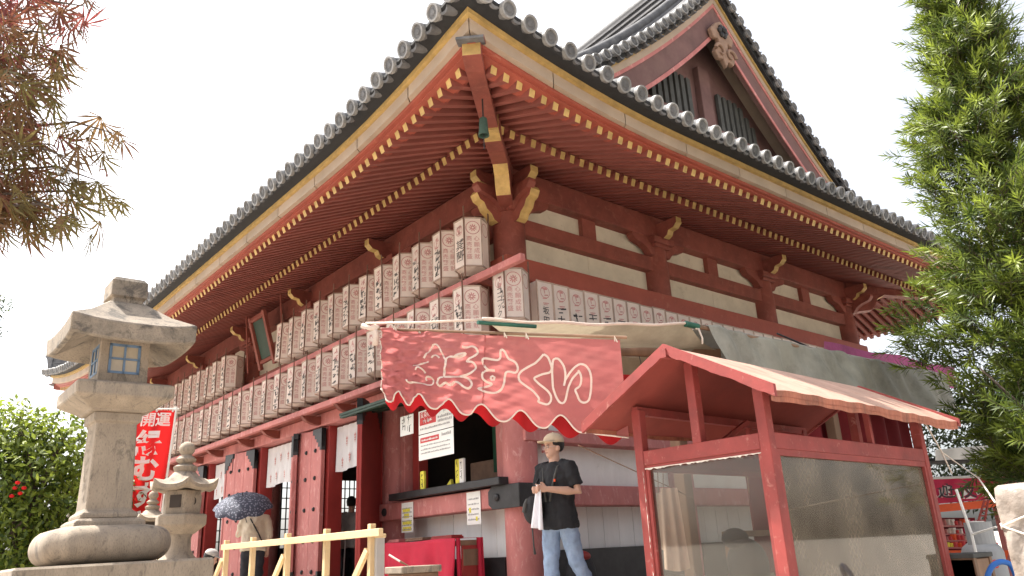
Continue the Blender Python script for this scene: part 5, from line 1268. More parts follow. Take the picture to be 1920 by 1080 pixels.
# ------------------------------------------------------------------ glazed booth with gable roof
def glass(name, veil, dcol, mesh=False, seed=0.0):
    m = bpy.data.materials.new(name); m.use_nodes = True; n = m.node_tree.nodes; L = m.node_tree.links; n.remove(n['Principled BSDF'])
    tr = n.new('ShaderNodeBsdfTransparent'); tr.inputs[0].default_value = (0.86, 0.86, 0.82, 1)
    df = n.new('ShaderNodeBsdfDiffuse'); df.inputs[0].default_value = (*dcol, 1); tl = n.new('ShaderNodeBsdfTranslucent'); tl.inputs[0].default_value = (*dcol, 1)
    dd = n.new('ShaderNodeMixShader'); dd.inputs[0].default_value = 0.4; L.new(df.outputs[0], dd.inputs[1]); L.new(tl.outputs[0], dd.inputs[2])
    gl = n.new('ShaderNodeBsdfGlossy'); gl.inputs['Roughness'].default_value = 0.03; fr = n.new('ShaderNodeFresnel'); fr.inputs[0].default_value = 1.45
    tc = n.new('ShaderNodeTexCoord'); ns = n.new('ShaderNodeTexNoise'); ns.inputs['Scale'].default_value = 3.5; ns.inputs['Detail'].default_value = 8
    L.new(tc.outputs['Object'], ns.inputs['Vector'])
    mr = n.new('ShaderNodeMapRange'); mr.inputs[1].default_value = 0.3; mr.inputs[2].default_value = 0.75; mr.inputs[3].default_value = veil * 0.6; mr.inputs[4].default_value = veil * 1.5; L.new(ns.outputs[0], mr.inputs[0])
    fac = mr.outputs[0]
    if mesh:      # wire mesh cast in the pane
        sp = n.new('ShaderNodeSeparateXYZ'); L.new(tc.outputs['Object'], sp.inputs[0])
        last = None
        for sg in (1, -1):
            a = n.new('ShaderNodeMath'); a.operation = 'MULTIPLY_ADD'; L.new(sp.outputs[2], a.inputs[0]); a.inputs[1].default_value = sg; L.new(sp.outputs[0], a.inputs[2])
            p = n.new('ShaderNodeMath'); p.operation = 'PINGPONG'; L.new(a.outputs[0], p.inputs[0]); p.inputs[1].default_value = 0.022
            c = n.new('ShaderNodeMath'); c.operation = 'LESS_THAN'; L.new(p.outputs[0], c.inputs[0]); c.inputs[1].default_value = 0.0018
            if last is None: last = c.outputs[0]
            else:
                x = n.new('ShaderNodeMath'); x.operation = 'MAXIMUM'; L.new(last, x.inputs[0]); L.new(c.outputs[0], x.inputs[1]); last = x.outputs[0]
        ad = n.new('ShaderNodeMath'); ad.operation = 'MULTIPLY_ADD'; L.new(last, ad.inputs[0]); ad.inputs[1].default_value = 0.07; L.new(fac, ad.inputs[2]); ad.use_clamp = True; fac = ad.outputs[0]
    m1 = n.new('ShaderNodeMixShader'); L.new(fac, m1.inputs[0]); L.new(tr.outputs[0], m1.inputs[1]); L.new(dd.outputs[0], m1.inputs[2])
    m2 = n.new('ShaderNodeMixShader'); L.new(fr.outputs[0], m2.inputs[0]); L.new(m1.outputs[0], m2.inputs[1]); L.new(gl.outputs[0], m2.inputs[2])
    L.new(m2.outputs[0], n['Material Output'].inputs[0]); return m
M['glassL'] = glass('dusty_glass', 0.10, (0.40, 0.34, 0.29)); M['glassF'] = glass('wired_dirt_reflection_glass', 0.34, (0.52, 0.43, 0.32), True)  # front pane's brown film holds dirt plus the painted tone of reflected trees
booth = thing('glazed_booth', 'red painted glazed booth with peeling gable roof beside the goldfish stall', 'booth', (-2.38, -4.87, ZG), math.radians(1.7))
BM = WM[booth.name] @ Matrix.Translation((0, 0, -ZG))
def bb(mb): mb.v = [tuple(BM @ Vector(p)) for p in mb.v]; return mb
BW, BD, PW = 2.01, 0.87, 0.064
h_ = PW / 2
for x, y, zt, nm in ((0, 0, 2.30, 'post'), (BW, 0, 2.30, 'post'), (0, BD, 2.31, 'post'), (BW, BD, 2.31, 'post')):
    b = MB(); b.bx(x - h_, x + h_, y - h_, y + h_, ZG, zt); bb(b).build(nm, M['boothred'], booth, bevel=0.004)
for x, y in ((0, BD / 2), (BW, BD / 2)):
    b = MB(); b.bx(x - 0.03, x + 0.03, y - 0.03, y + 0.03, 2.05, 2.53); bb(b).build('king_post', M['boothred'], booth, bevel=0.003)
for x, y in ((0.62, BD), (1.25, BD), (1.25, 0.0)):
    b = MB(); b.bx(x - 0.016, x + 0.016, y - 0.016, y + 0.016, 2.05, 2.32); bb(b).build('strut', M['boothred'], booth)
for x0, x1, y0, y1 in ((h_, BW - h_, -h_ + .004, h_ - .004), (h_, BW - h_, BD - h_ + .004, BD + h_ - .004), (-h_ + .004, h_ - .004, h_, BD - h_), (BW - h_ + .004, BW + h_ - .004, h_, BD - h_)):
    for nm, z0, z1 in (('beam', 1.965, 2.052), ('lower_rail', 0.92, 1.0)):
        b = MB(); b.bx(x0, x1, y0, y1, z0, z1); bb(b).build(nm, M['boothred'], booth, bevel=0.003)
    b = MB(); w_ = 0.02
    if x1 - x0 > 1: b.bx(x0, x1, (y0 + y1) / 2 - w_ - .005, (y0 + y1) / 2 - .005, 1.93, 1.964); b.bx(x0, x0 + 0.03, (y0 + y1) / 2 - w_ - .006, (y0 + y1) / 2 - .006, 1.0, 1.93); b.bx(x1 - 0.03, x1, (y0 + y1) / 2 - w_ - .006, (y0 + y1) / 2 - .006, 1.0, 1.93)
    else: b.bx((x0 + x1) / 2 - w_, (x0 + x1) / 2, y0, y1, 1.945, 1.964); b.bx((x0 + x1) / 2 - w_ - .001, (x0 + x1) / 2 - .001, y0, y0 + 0.022, 1.0, 1.945); b.bx((x0 + x1) / 2 - w_ - .001, (x0 + x1) / 2 - .001, y1 - 0.022, y1, 1.0, 1.945)
    bb(b).build('glazing_bead', M['boothred'], booth)
    b = MB(); b.bx(x0, x1, y0 + 0.02 if x1 - x0 > 1 else y0, y1 - 0.02 if x1 - x0 > 1 else y1, ZG + 0.02, 0.92); bb(b).build('lower_panel', M['boothred'], booth)
b = MB(); b.bx(h_, BW - h_, -0.003, 0.001, 1.0, 1.965); bb(b).build('pane', M['glassF'], booth)
b = MB(); b.bx(-0.001, 0.003, h_, BD - h_, 1.0, 1.965); bb(b).build('pane', M['glassL'], booth)
b = MB(); b.bx(BW - 0.002, BW + 0.002, h_, BD - h_, 1.0, 1.965); bb(b).build('pane', M['glassL'], booth)
# ragged chipped strip under the side beam and along the corner post
rr = random.Random(3); b = MB(); n_ = 60; vs = []
for i in range(n_ + 1): y = h_ + (BD - 2 * h_) * i / n_; vs += [(-0.026, y, 1.948), (-0.026, y, 1.948 - 0.003 - 0.010 * rr.random() ** 2)]
b.add(vs, [(2 * i, 2 * i + 2, 2 * i + 3, 2 * i + 1) for i in range(n_)]); bb(b).build('chipped_paint', M['peel'], booth)
b = MB(); vs = []
for i in range(n_ + 1): z = 1.0 + 0.93 * i / n_; vs += [(-h_ - 0.002, BD - h_ + 0.012, z), (-h_ - 0.002, BD - h_ + 0.012 - 0.010 * max(0, rr.random() - .35), z)]
b.add(vs, [(2 * i, 2 * i + 2, 2 * i + 3, 2 * i + 1) for i in range(n_)]); bb(b).build('chipped_paint', M['peel'], booth)
b = MB(); vs = []
for i in range(n_ + 1): z = 1.0 + 0.95 * i / n_; vs += [(-h_ + 0.004, -h_ + 0.04 + 0.046, z), (-0.03, h_ + 0.002 + 0.004 * rr.random(), z)]
# roof sheets with a sagging, broken front edge
RG = (BD / 2, 2.60)
def roofs(y_e, z_e, name, m, front):
    def top(u, v):
        x = -0.22 + (BW + 0.42) * u; rr_ = (math.sin(u * 7 + 2) * .5 + math.sin(u * 17 + 1) * .35 + .3 * math.sin(u * 61)) * .55
        y = RG[0] + (y_e - RG[0]) * v; z = RG[1] + (z_e - RG[1]) * v + 0.005 * math.sin(u * 19) * v
        if front and v > 0.6:
            k = (v - 0.6) / 0.4; bite = max(0, math.exp(-((u - 0.04) / 0.05) ** 2)) * 0.03; y += k * (0.010 * rr_ + bite); z += -0.012 * k * k * (1 + rr_) + bite * 0.3
        return (x, y, z)
    b = MB(); nu, nv = 90, 14; b.grid(top, nu, nv, 0); b2 = MB(); b2.grid(lambda u, v: tuple(np.array(top(u, v)) - np.array([0, 0, 0.034])), nu, nv, 1)
    b.join(b2)
    e = MB(); e.grid(lambda u, v: tuple(np.array(top(u, 1)) - np.array([0, -0.004 * v, 0.058 * v + 0.004 * v * math.sin(u * 23)])), nu, 1, 2); b.join(e)
    return bb(b).build(name, m, booth, 40)
M['roofedge'] = mat('rusty_red_edge', (0.36, 0.13, 0.08), 0.8, 0.3, 14, 0.5, 30, dirt=(0.08, 0.045, 0.035), damt=0.8, dscale=4, stretch=(1, 1, 0.3), bdist=0.02)
roofs(-0.21, 2.245, 'roof_sheet', [M['boothroof'], M['boothroofu'], M['roofedge']], True)
roofs(BD + 0.25, 2.25, 'roof_sheet', [M['boothroof'], M['boothroofu'], M['roofedge']], False)
for x in (-0.235, BW + 0.205):
    for ye, ze in ((-0.225, 2.24), (BD + 0.265, 2.245)):
        b = MB(); vs = []
        n_ = 24; rr = random.Random(int(x * 10))
        for i in range(n_ + 1):
            f_ = i / n_; y = RG[0] + (ye - RG[0]) * f_; z = RG[1] + (ze - RG[1]) * f_; rg = 0.010 * rr.random() * (1 if ye < 0 else .4)
            vs += [(x - 0.012, y, z - 0.055 + rg), (x + 0.012, y, z - 0.055 + rg), (x + 0.012, y, z + 0.014), (x - 0.012, y, z + 0.014)]
        fs = [(i * 4 + j, i * 4 + (j + 1) % 4, (i + 1) * 4 + (j + 1) % 4, (i + 1) * 4 + j) for i in range(n_) for j in range(4)] + [(0, 1, 2, 3), tuple(n_ * 4 + j for j in range(4))]
        b.add(vs, fs); bb(b).build('bargeboard', M['boothroof'] if False else M['boothred'], booth)
    b = MB(); b.bx(x - 0.02 if x < 0 else x - 0.05, x + 0.05 if x < 0 else x + 0.02, RG[0] - 0.02, RG[0] + 0.02, RG[1] - 0.07, RG[1] - 0.02); bb(b).build('ridge_end', M['boothred'], booth)
for y, z in ((0.0, 2.30), (BD, 2.31)):
    b = MB(); b.bx(-0.03, BW + 0.03, y - 0.022, y + 0.022, z - 0.03, z + 0.02); bb(b).build('eave_purlin', M['boothred'], booth)
b = MB(); b.bar((0.66, BD, 2.06), (1.08, BD - 0.1, 2.30), 0.035, 0.03); bb(b).build('brace', M['boothred'], booth)
# seen through the glass: towel, stand with black bag and cap, counter
c = atd((1262, 990), 5.75)
t = thing('hand_towel', 'beige towel hanging on a string seen through the booth glass', 'towel', tuple(c))
zt, zb_ = zat(915, c[0], c[1]), zat(1066, c[0], c[1])
def tw(u, v): return Vector((c[0], c[1], 0)) + bdir * (0.085 * (2 * u - 1) * (0.75 + 0.35 * v)) + Vector((0, 0, zt + (zb_ - zt) * v - 0.02 * math.sin(u * 3) * v)) + bn * (0.02 * math.sin(u * 13) * (0.4 + v) + .03 * (0.5 - u))
b = MB(); b.grid(tw, 30, 20); b.build('cloth', M['towel'], t, 180)
b = MB(); b.grid(lambda u, v: tw(u * 0.5 - 0.25, 0.05 + v * 0.72) - bn * 0.05, 16, 14); b.build('cloth_back', M['towel'], t, 180)
b = MB(); b.tube([Vector(atd((1085, 835), 5.6)), Vector((c[0], c[1], zt + 0.01)), Vector(atd((1300, 935), 6.5))], 0.004, 5); b.build('string', M['brown'], t)
for k, (a_, z_) in enumerate((((1232, 860), (1236, 1080)), ((1243, 860), (1240, 1010)), ((1395, 870), (1405, 925)))):
    p, q_ = Vector(atd(a_, 6.0)), Vector(atd(z_, 6.0)); b = MB(); b.tube([p, (p + q_) / 2 + Vector((0.015, 0, 0)), q_], 0.004, 5); tag(b.build('hanging_cord', M['brown'], None), ['thin brown cord hanging beside the beige towel, reaching lowest', 'shorter brown cord hanging beside the beige towel', 'thin cord looped down behind the booth glass away from the towel'][k], 'cord')
s0 = atd((1371, 1040), 6.4); t = thing('wooden_stand', 'rough wooden frame stand behind the booth glass', 'stand', (s0[0], s0[1], ZG))
zt = zat(1008, s0[0], s0[1])
for dx in (0.0, 0.62):
    b = MB(); b.bx(s0[0] + dx - 0.035, s0[0] + dx + 0.035, s0[1] - 0.03, s0[1] + 0.03, ZG, zt); b.build('leg', M['brown'], t, bevel=0.004)
b = MB(); b.bx(s0[0] - 0.04, s0[0] + 1.0, s0[1] - 0.04, s0[1] + 0.04, zt, zt + 0.05); b.build('bar', M['brown'], t, bevel=0.004)
b = MB(); b.bx(s0[0] - 0.04, s0[0] + 1.0, s0[1] - 0.02, s0[1] + 0.02, zt - 0.35, zt - 0.3); b.build('bar', M['brown'], t, bevel=0.004)
p = atd((1377, 1000), 6.3); b = MB(); b.ball((p[0], p[1], p[2] - 0.04), 0.11, 16, 10, 0, (1, 1, 0.75)); b.ball((p[0] - 0.06, p[1] - 0.1, p[2] - 0.07), 0.075, 12, 8, 0, (1, 1, 0.25)); tag(b.build('black_cap', M['bagblack'], None, 80), 'black cap resting on the wooden stand behind the glass', 'cap')
p = atd((1400, 1040), 6.28); b = MB(); b.ball((p[0], p[1], p[2] - 0.08), 0.2, 20, 12, 0, (0.9, 0.8, 1.05)); tag(b.build('dark_bag', M['bagblack'], None, 80), 'dark rounded bag slung on the wooden stand', 'bag')
# ------------------------------------------------------------------ clutter at the right edge
gd = 9.6
gs = thing('game_stall', 'red shooting game stall with shelves of prizes beyond the booth', 'stall', tuple(atd((1800, 1060), gd)[:2]) + (ZG,))
gr = Vector((CM[0][0], CM[0][1], 0)).normalized(); gb = Vector((-gr.y, gr.x, 0))
def G(px, py, back=0.0, gd=gd): p = Vector(atd((px, py), gd)); return p + gb * back
p0, p1 = G(1728, 900), G(1905, 893); q0_, q1_ = G(1730, 947), G(1905, 932)
b = MB(); b.grid(lambda u, v: (p0.lerp(p1, u)).lerp(q0_.lerp(q1_, u), v) + gb * 0.01 * math.sin(u * 30), 40, 4); b.build('sign_cloth', M['pink'], gs, 180)
b = MB(); b.tube([p0 + Vector((0, 0, 0.015)), p1 + Vector((0, 0, 0.015))], 0.016, 8); b.build('sign_pole', M['inkwhite'], gs)
for i, ch in enumerate('生遊技場'):
    cx = (1737, 1772, 1811, 1846)[i]; cen = G(cx, 919 + (3 - i) * 0.6)
    for bold, mt, off in ((0.035, 'inkwhite', 0.012), (0.004, 'inkblack', 0.02)):
        MB().join(textmb(ch, 0.235, bold), frame(cen - gb * off, gr, (0, 0, 1))).build('lettering', M[mt], gs)
b = MB(); b.bar(G(1740, 955, 0.05), G(1905, 940, 0.05), 0.12, 0.09); b.build('fascia', M['orange'], gs)
b = MB(); b.hexa([G(1728, 965, 0.9), G(1905, 965, 0.9), G(1905, 965, 0.95), G(1728, 965, 0.95), G(1728, 1080, 0.9), G(1905, 1080, 0.9), G(1905, 1080, 0.95), G(1728, 1080, 0.95)]); b.build('back_board', M['darkred'], gs)
for k, py in enumerate((983, 1000, 1013, 1027)):
    a_, c_ = G(1735, py, 0.75 - 0.12 * k), G(1905, py, 0.75 - 0.12 * k); b = MB(); b.bar(a_, c_, 0.12, 0.02); b.build('shelf', M['salmon'], gs)
    n_ = 22
    for i in range(n_):
        f_ = (i + 0.5) / n_; p = a_.lerp(c_, f_); w_ = random.uniform(0.02, 0.045); hgt = random.uniform(0.04, 0.10 if k == 0 else 0.075); m_ = random.choice(['paperwhite', 'inksign', 'pink', 'trim', 'orange', 'inkyel', 'salmon', 'peel'])
        q = MB(); q.bx(p.x - w_, p.x + w_, p.y - 0.03, p.y + 0.03, p.z + 0.009, p.z + 0.01 + hgt)
        o = q.build('prize_box', M[m_], None, bevel=0.003); tag(o, ['small prize box on the top shelf of the game stall', 'small prize box on the second shelf of the game stall', 'small prize box on the third shelf of the game stall', 'small prize box on the lowest shelf of the game stall'][k], 'box', 'prizes on the game stall shelves')
b = MB(); b.hexa([G(1738, 1060), G(1905, 1060), G(1905, 1062, .2), G(1738, 1062, .2), G(1738, 1032), G(1905, 1032), G(1905, 1032, 0.2), G(1738, 1032, .2)]); b.build('counter_front', M['orange'], gs, bevel=0.006)
b = MB(); b.hexa([G(1690, 868, -0.1), G(1910, 862, -0.1), G(1910, 850, 1.2), G(1690, 856, 1.2), G(1690, 862, -0.1), G(1910, 856, -0.1), G(1910, 840, 1.2), G(1690, 848, 1.2)]); b.build('roof_sheet', M['bagblack'], gs)
b = MB(); b.grid(lambda u, v: G(1742, 846, -0.15).lerp(G(1840, 838, -0.15), u).lerp(G(1742, 866, -0.15).lerp(G(1836, 862, -0.15), u), v) + gb * 0.02 * math.sin(u * 14), 24, 4); b.build('white_sheet', M['inkwhite'], gs, 180)
p = G(1749, 950, -0.05); b = MB(); b.ball(p, 0.034, 12, 8); b.build('lamp_bulb', M['paperwhite'], gs, 80)
for px in (1737, 1890):
    b = MB(); a_ = G(px, 1000, 0.12); b.bx(a_.x - 0.03, a_.x + 0.03, a_.y - 0.03, a_.y + 0.03, ZG, 2.5); b.build('post', M['salmon'], gs)
# gas cylinder
c = atd((1843, 1040), 5.9); zt = zat(1020, c[0], c[1]); R_ = 0.145
t = thing('gas_cylinder', 'grey gas cylinder with red lettering beside the plastic-wrapped stand', 'gas cylinder', (c[0], c[1], ZG))
MB().lathe([(R_ * .9, ZG), (R_, ZG + .05), (R_, zt - 0.06), (R_ * 0.9, zt - 0.02), (R_ * 0.6, zt + 0.012), (0.04, zt + 0.02)], 28, (c[0], c[1], 0)).build('body', M['tank'], t, 50)
b = MB(); zc = zt
for k in range(18):
    a0, a1 = k * 2 * math.pi / 24 + 2.6, (k + 1) * 2 * math.pi / 24 + 2.6
    b.hexa([(c[0] + r_ * math.cos(a), c[1] + r_ * math.sin(a), z) for z in (zc - 0.02, zc + 0.16) for r_, a in ((0.10, a0), (0.10, a1), (0.107, a1), (0.107, a0))])
b.build('collar', M['tank'], t)
b = MB(); b.tube([(c[0], c[1], zc), (c[0], c[1], zc + 0.09)], 0.02, 10); b.tube([(c[0] - 0.05, c[1], zc + 0.07), (c[0] + 0.05, c[1], zc + 0.07)], 0.014, 8); b.build('valve', M['black'], t, 60)
tx = MB(); q = textmb('LPG', 0.085, 0.006)
for x, y, z in q.v:
    vd = Vector(CC) - Vector(c); a_ = math.atan2(vd.y, vd.x) + (x + 0.02) / R_; tx.v.append((c[0] + (R_ + 0.002) * math.cos(a_), c[1] + (R_ + 0.002) * math.sin(a_), zt - 0.145 + y))
tx.f = q.f; tx.m = q.m; tx.build('lettering', M['inksign'], t)
p = atd((1835, 990), 6.3); b = MB(); b.bx(p[0] - 0.13, p[0] + 0.10, p[1] - 0.02, p[1] + 0.02, ZG, zat(977, p[0], p[1])); b.bx(p[0] - 0.12, p[0] + 0.09, p[1] - 0.03, p[1] - 0.02, 1.2, 1.5); tag(b.build('metal_panel', M['gpost'], None, bevel=0.008), 'pale grey metal panel standing behind the gas cylinder', 'panel')
a_, c_ = Vector(atd((1793, 918), 6.0)), Vector(atd((1822, 1002), 5.8)); b = MB(); b.tube([a_, c_, Vector((c_.x + .01, c_.y, ZG))], 0.011, 8); b.tube([c_, Vector(atd((1868, 988), 5.6))], 0.008, 8); tag(b.build('white_pole', M['inkwhite'], None, 60), 'thin white pole leaning in front of the game stall', 'pole')
t = thing('red_ladder_rack', 'small red slatted rack behind the gas cylinder', 'rack', tuple(atd((1842, 960), 7.0)))
for px0_, px1_ in ((1846, 1834), (1853, 1846)):
    b = MB(); b.tube([Vector(atd((px0_, 938), 7.0)), Vector(atd((px1_, 978), 7.0))], 0.010, 6); b.build('rail', M['boothred'], t)
for k in range(5):
    f_ = k / 4; b = MB(); b.tube([Vector(atd((1846 - 12 * f_, 940 + 36 * f_), 7.0)), Vector(atd((1853 - 7 * f_, 940 + 36 * f_), 7.0))], 0.008, 6); b.build('rung', M['boothred'], t)
c = atd((1795, 1062), 5.4); zt = zat(1046, c[0], c[1]); t = thing('wooden_crate', 'weathered wooden crate beside the booth post', 'crate', (c[0], c[1], ZG))
for k in range(6):
    b = MB(); z0 = ZG + (zt - ZG) * k / 6; b.bx(c[0] - 0.15, c[0] + 0.15, c[1] - 0.17, c[1] + 0.17, z0 + 0.006, ZG + (zt - ZG) * (k + 1) / 6 - 0.006); b.build('plank', M['brown'], t, bevel=0.004)
b = MB(); b.bx(c[0] - 0.165, c[0] + 0.165, c[1] - 0.185, c[1] + 0.185, zt, zt + 0.03); b.build('lid', M['slat'], t, bevel=0.004)
for dx in (-0.13, 0.13):
    b = MB(); b.bx(c[0] + dx - 0.02, c[0] + dx + 0.02, c[1] - 0.178, c[1] + 0.178, ZG, zt); b.build('corner_batten', M['brown'], t)
# plastic wrapped stand, bottom right
c = atd((1956, 1010), 3.6); zt = zat(912, c[0], c[1]); W_ = 0.115
t = thing('wrapped_stand', 'tall stand wrapped in crinkled plastic and tied with cord', 'stand', (c[0], c[1], ZG))
lev = []; n_ = 40; vs = []; fs = []; zs = [ZG + (zt - ZG) * k / 30 for k in range(31)] + [zt + 0.012, zt + 0.018]
for k, z in enumerate(zs):
    for j in range(n_):
        a_ = 2 * math.pi * j / n_; x, y = math.cos(a_), math.sin(a_); q_ = (abs(x) ** 6 + abs(y) ** 6) ** (-1 / 6)
        d_ = max(0, (zt - z)); w_ = W_ * (1 - 0.25 * math.exp(-((z - (zt - 0.16)) / 0.05) ** 2) * 0.4) + 0.010 * math.sin(a_ * 5 + z * 14) * min(1, d_ * 5) + 0.007 * math.sin(a_ * 11 - z * 23) * min(1, d_ * 5)
        if k == 30: w_ *= 0.97
        if k == 31: w_ *= 0.86
        if k == 32: w_ *= 0.4
        vs.append((c[0] + w_ * 1.3 * x * q_, c[1] + w_ * 1.1 * y * q_, z))
for k in range(len(zs) - 1):
    for j in range(n_): fs.append((k * n_ + j, k * n_ + (j + 1) % n_, (k + 1) * n_ + (j + 1) % n_, (k + 1) * n_ + j))
fs.append(tuple((len(zs) - 1) * n_ + j for j in range(n_))); b = MB(); b.add(vs, fs); b.build('plastic_wrap', M['plastic'], t, 180)
for zc, tl_ in ((zt - 0.16, 0.03), (zt - 0.19, -0.035)):
    b = MB(); pts = []
    for j in range(41):
        a_ = 2 * math.pi * j / 40; x, y = math.cos(a_), math.sin(a_); q_ = (abs(x) ** 6 + abs(y) ** 6) ** (-1 / 6); pts.append((c[0] + W_ * 1.32 * x * q_, c[1] + W_ * 1.12 * y * q_, zc + tl_ * math.sin(a_ * 2 + 1)))
    b.tube(pts, 0.005, 6); b.build('cord', M['rope'], t, 180)
vd = Vector((CC[0] - c[0], CC[1] - c[1], 0)).normalized(); sd_ = Vector((-vd.y, vd.x, 0))
for k, off in enumerate((0.0, 0.02)):
    b = MB(); o_ = Vector((c[0], c[1], 0)) + vd * (W_ * 1.62) - sd_ * (-0.04 + off)
    b.tube([o_ + Vector((0, 0, zt - 0.09)), o_ + sd_ * -0.03 + Vector((0, 0, zt - 0.13)), o_ + sd_ * -0.06 - vd * 0.01 + Vector((0, 0, zt - 0.24)), o_ + sd_ * -0.075 - vd * 0.01 + Vector((0, 0, zt - 0.5))], 0.004, 5); b.build('cord', M['slat'] if k else M['rope'], t, 180)
h0 = [Vector(atd(p, 4.6)) for p in ((1850, 1085), (1858, 1062), (1875, 1052), (1895, 1056), (1905, 1080))]
h0 = [h0[i].lerp(h0[i + 1], f / 6) for i in range(4) for f in range(6)] + [h0[4]]
for _ in range(6): h0 = [h0[0]] + [(h0[i - 1] + h0[i] * 2 + h0[i + 1]) / 4 for i in range(1, len(h0) - 1)] + [h0[-1]]
b = MB(); b.tube(h0, 0.016, 10); tag(b.build('blue_hose', M['blue'], None, 180), 'blue hose looped behind the plastic-wrapped stand', 'hose')
# guy ropes from the booth roof
for k, pts in enumerate((((1735, 793, 5.4), (1766, 848, 5.5), (1835, 897, 5.5), (1866, 942, 4.0)), ((1766, 848, 5.5), (1777, 872, 5.5), (1785, 888, 5.5)))):
    b = MB(); b.tube([Vector(atd(p[:2], p[2])) for p in pts], 0.0055, 6); tag(b.build('guy_rope', M['rope'], None, 180), ['white guy rope running from the booth roof to the wrapped stand', 'short frayed rope end knotted to the long guy rope'][k], 'rope')
# bag on the platform behind the man
p = atd((1088, 1062), 8.9); t = thing('shoulder_bag', 'black bag with red top standing behind the man in jeans', 'bag', (p[0], p[1], ZP))
b = MB(); b.ball((p[0], p[1], ZP + 0.30), 0.21, 20, 12, 0, (1.0, 0.7, 1.35)); b.build('body', M['bagblack'], t, 80)
b = MB(); b.ball((p[0] - 0.02, p[1] - 0.03, ZP + 0.52), 0.13, 16, 10, 0, (1.1, 0.8, 0.5)); b.build('flap', M['doordark'], t, 80)
# ------------------------------------------------------------------ people
FOLD = bpy.data.textures.new('cloth_folds', 'CLOUDS'); FOLD.noise_scale = 0.09; FOLD.noise_depth = 2
def remesh(o, vox, it=6, fold=0.0):
    r = o.modifiers.new('remesh', 'REMESH'); r.mode = 'VOXEL'; r.voxel_size = vox; r.use_smooth_shade = True
    s = o.modifiers.new('smooth', 'SMOOTH'); s.iterations = it; s.factor = 0.5
    if fold:
        d = o.modifiers.new('folds', 'DISPLACE'); d.texture = FOLD; d.strength = fold; d.mid_level = 0.5; d.texture_coords = 'GLOBAL'
def person(label, loc, heading, H=1.72, lean=0.0, yaw=0.0, armL=None, armR=None, legL=None, legR=None, top='shirt', low='jeans', sleeve=0.55, cap=None, glasses=False, vox=0.011, hem=0.80, hair_long=False, shoes='bagblack', grip=None):
    k = H / 1.72; t = thing('person', label, 'person', loc)
    base = Matrix.Translation(Vector(loc)) @ Matrix.Rotation(heading, 4, 'Z') @ Matrix.Scale(k, 4)
    piv = Vector((0, 0, 0.95)); LM = Matrix.Translation(piv) @ Matrix.Rotation(lean, 4, 'Y') @ Matrix.Translation(-piv)
    up = lambda p: LM @ Vector(p)
    armL = armL or [(0, .19, 1.39), (-.02, .25, 1.12), (.05, .24, .88)]; armR = armR or [(0, -.19, 1.39), (-.02, -.25, 1.12), (.05, -.24, .88)]
    legL = legL or [(0, .09, .9), (.01, .10, .48), (-.02, .11, .08)]; legR = legR or [(0, -.09, .9), (.01, -.10, .48), (-.02, -.11, .08)]
    armL, armR = [up(p) for p in armL], [up(p) for p in armR]
    def fin(mb, nm, m, v=None, it=6):
        mb.v = [tuple(base @ Vector(p)) for p in mb.v]; o = mb.build(nm, M[m], t, 180)
        if v: remesh(o, v * k, it, 0.036 if nm in ('top', 'trousers') else 0.0)
        return o
    HM = up((0, 0, 1.46)); hm = Matrix.Translation(HM) @ Matrix.Rotation(yaw, 4, 'Z') @ Matrix.Rotation(lean * 0.35, 4, 'Y') @ Matrix.Translation(Vector((0, 0, -1.46)))
    h = lambda p: hm @ Vector(p)
    # body: head, neck, arms, hands, trunk and legs in one skin
    b = MB()
    def hball(c, r, sc=(1, 1, 1), n=16, m_=12):
        q = MB(); q.ball(c, r, n, m_, 0, sc); b.join(q, hm)
    hball((0.0, 0, 1.615), 0.096, (1.06, .80, 1.0)); hball((0.022, 0, 1.56), 0.078, (1.0, .80, 1.1)); hball((0.045, 0, 1.515), 0.048, (1.0, .95, .8))
    hball((0.098, 0, 1.572), 0.017, (1.2, .75, 1.3)); hball((0.088, 0, 1.595), 0.014, (1, .8, 1.6)); hball((0.085, 0, 1.533), 0.018, (.8, 1.5, .7))
    for s in (-1, 1): hball((-0.005, s * 0.078, 1.575), 0.026, (.8, .4, 1.2))
    b.tube([up((0, 0, 1.40)), h((0.005, 0, 1.50)), h((0.015, 0, 1.55))], [0.062, 0.055, 0.055], 14)
    b.tube([up((0, 0, z)) for z in (.86, 1.0, 1.15, 1.3, 1.4)], [(.16, .10), (.145, .095), (.155, .1), (.165, .1), (.13, .08)], 18)
    for A, s in ((armL, 1), (armR, -1)):
        b.tube([A[0], A[0].lerp(A[1], .5), A[1], A[1].lerp(A[2], .35), A[2]], [.046, .046, .042, .043, .029], 12)
        f = (A[2] - A[1]).normalized(); side = Vector((0, -s, 0)); side = (side - f * side.dot(f)).normalized(); nn = f.cross(side)
        if grip: side = (Vector(grip) - f * Vector(grip).dot(f)).normalized(); nn = f.cross(side) * s
        c = A[2] + f * 0.05; b.tube([A[2], A[2] + f * .04, A[2] + f * .085], [.026, (.037, .018), (.040, .016)], 10, ref=tuple(nn))
        for q in range(4):      # fingers, curled
            o_ = A[2] + f * .082 + side * (0.028 - 0.0185 * q); L_ = (.034, .038, .036, .029)[q]
            p1 = o_ + f * L_ * .8 + nn * -.006; p2 = p1 + (f * .35 - nn * .9).normalized() * L_ * .8; p3 = p2 + (-f * .6 - nn * .7).normalized() * L_ * .6
            b.tube([o_ - f * .01, p1, p2, p3], [.0095, .009, .0085, .0075], 8)
        o_ = A[2] + f * .035 + side * .03; p1 = o_ + (f * .6 + side * .7).normalized() * .035; p2 = p1 + (f * .9 - nn * .4).normalized() * .03; b.tube([o_, p1, p2], [.012, .0105, .009], 8)
    for Lg in (legL, legR): b.tube([Vector(p) for p in Lg], [.075, .052, .038], 12)
    fin(b, 'body', 'skin', vox if vox < .008 else .008, 3)
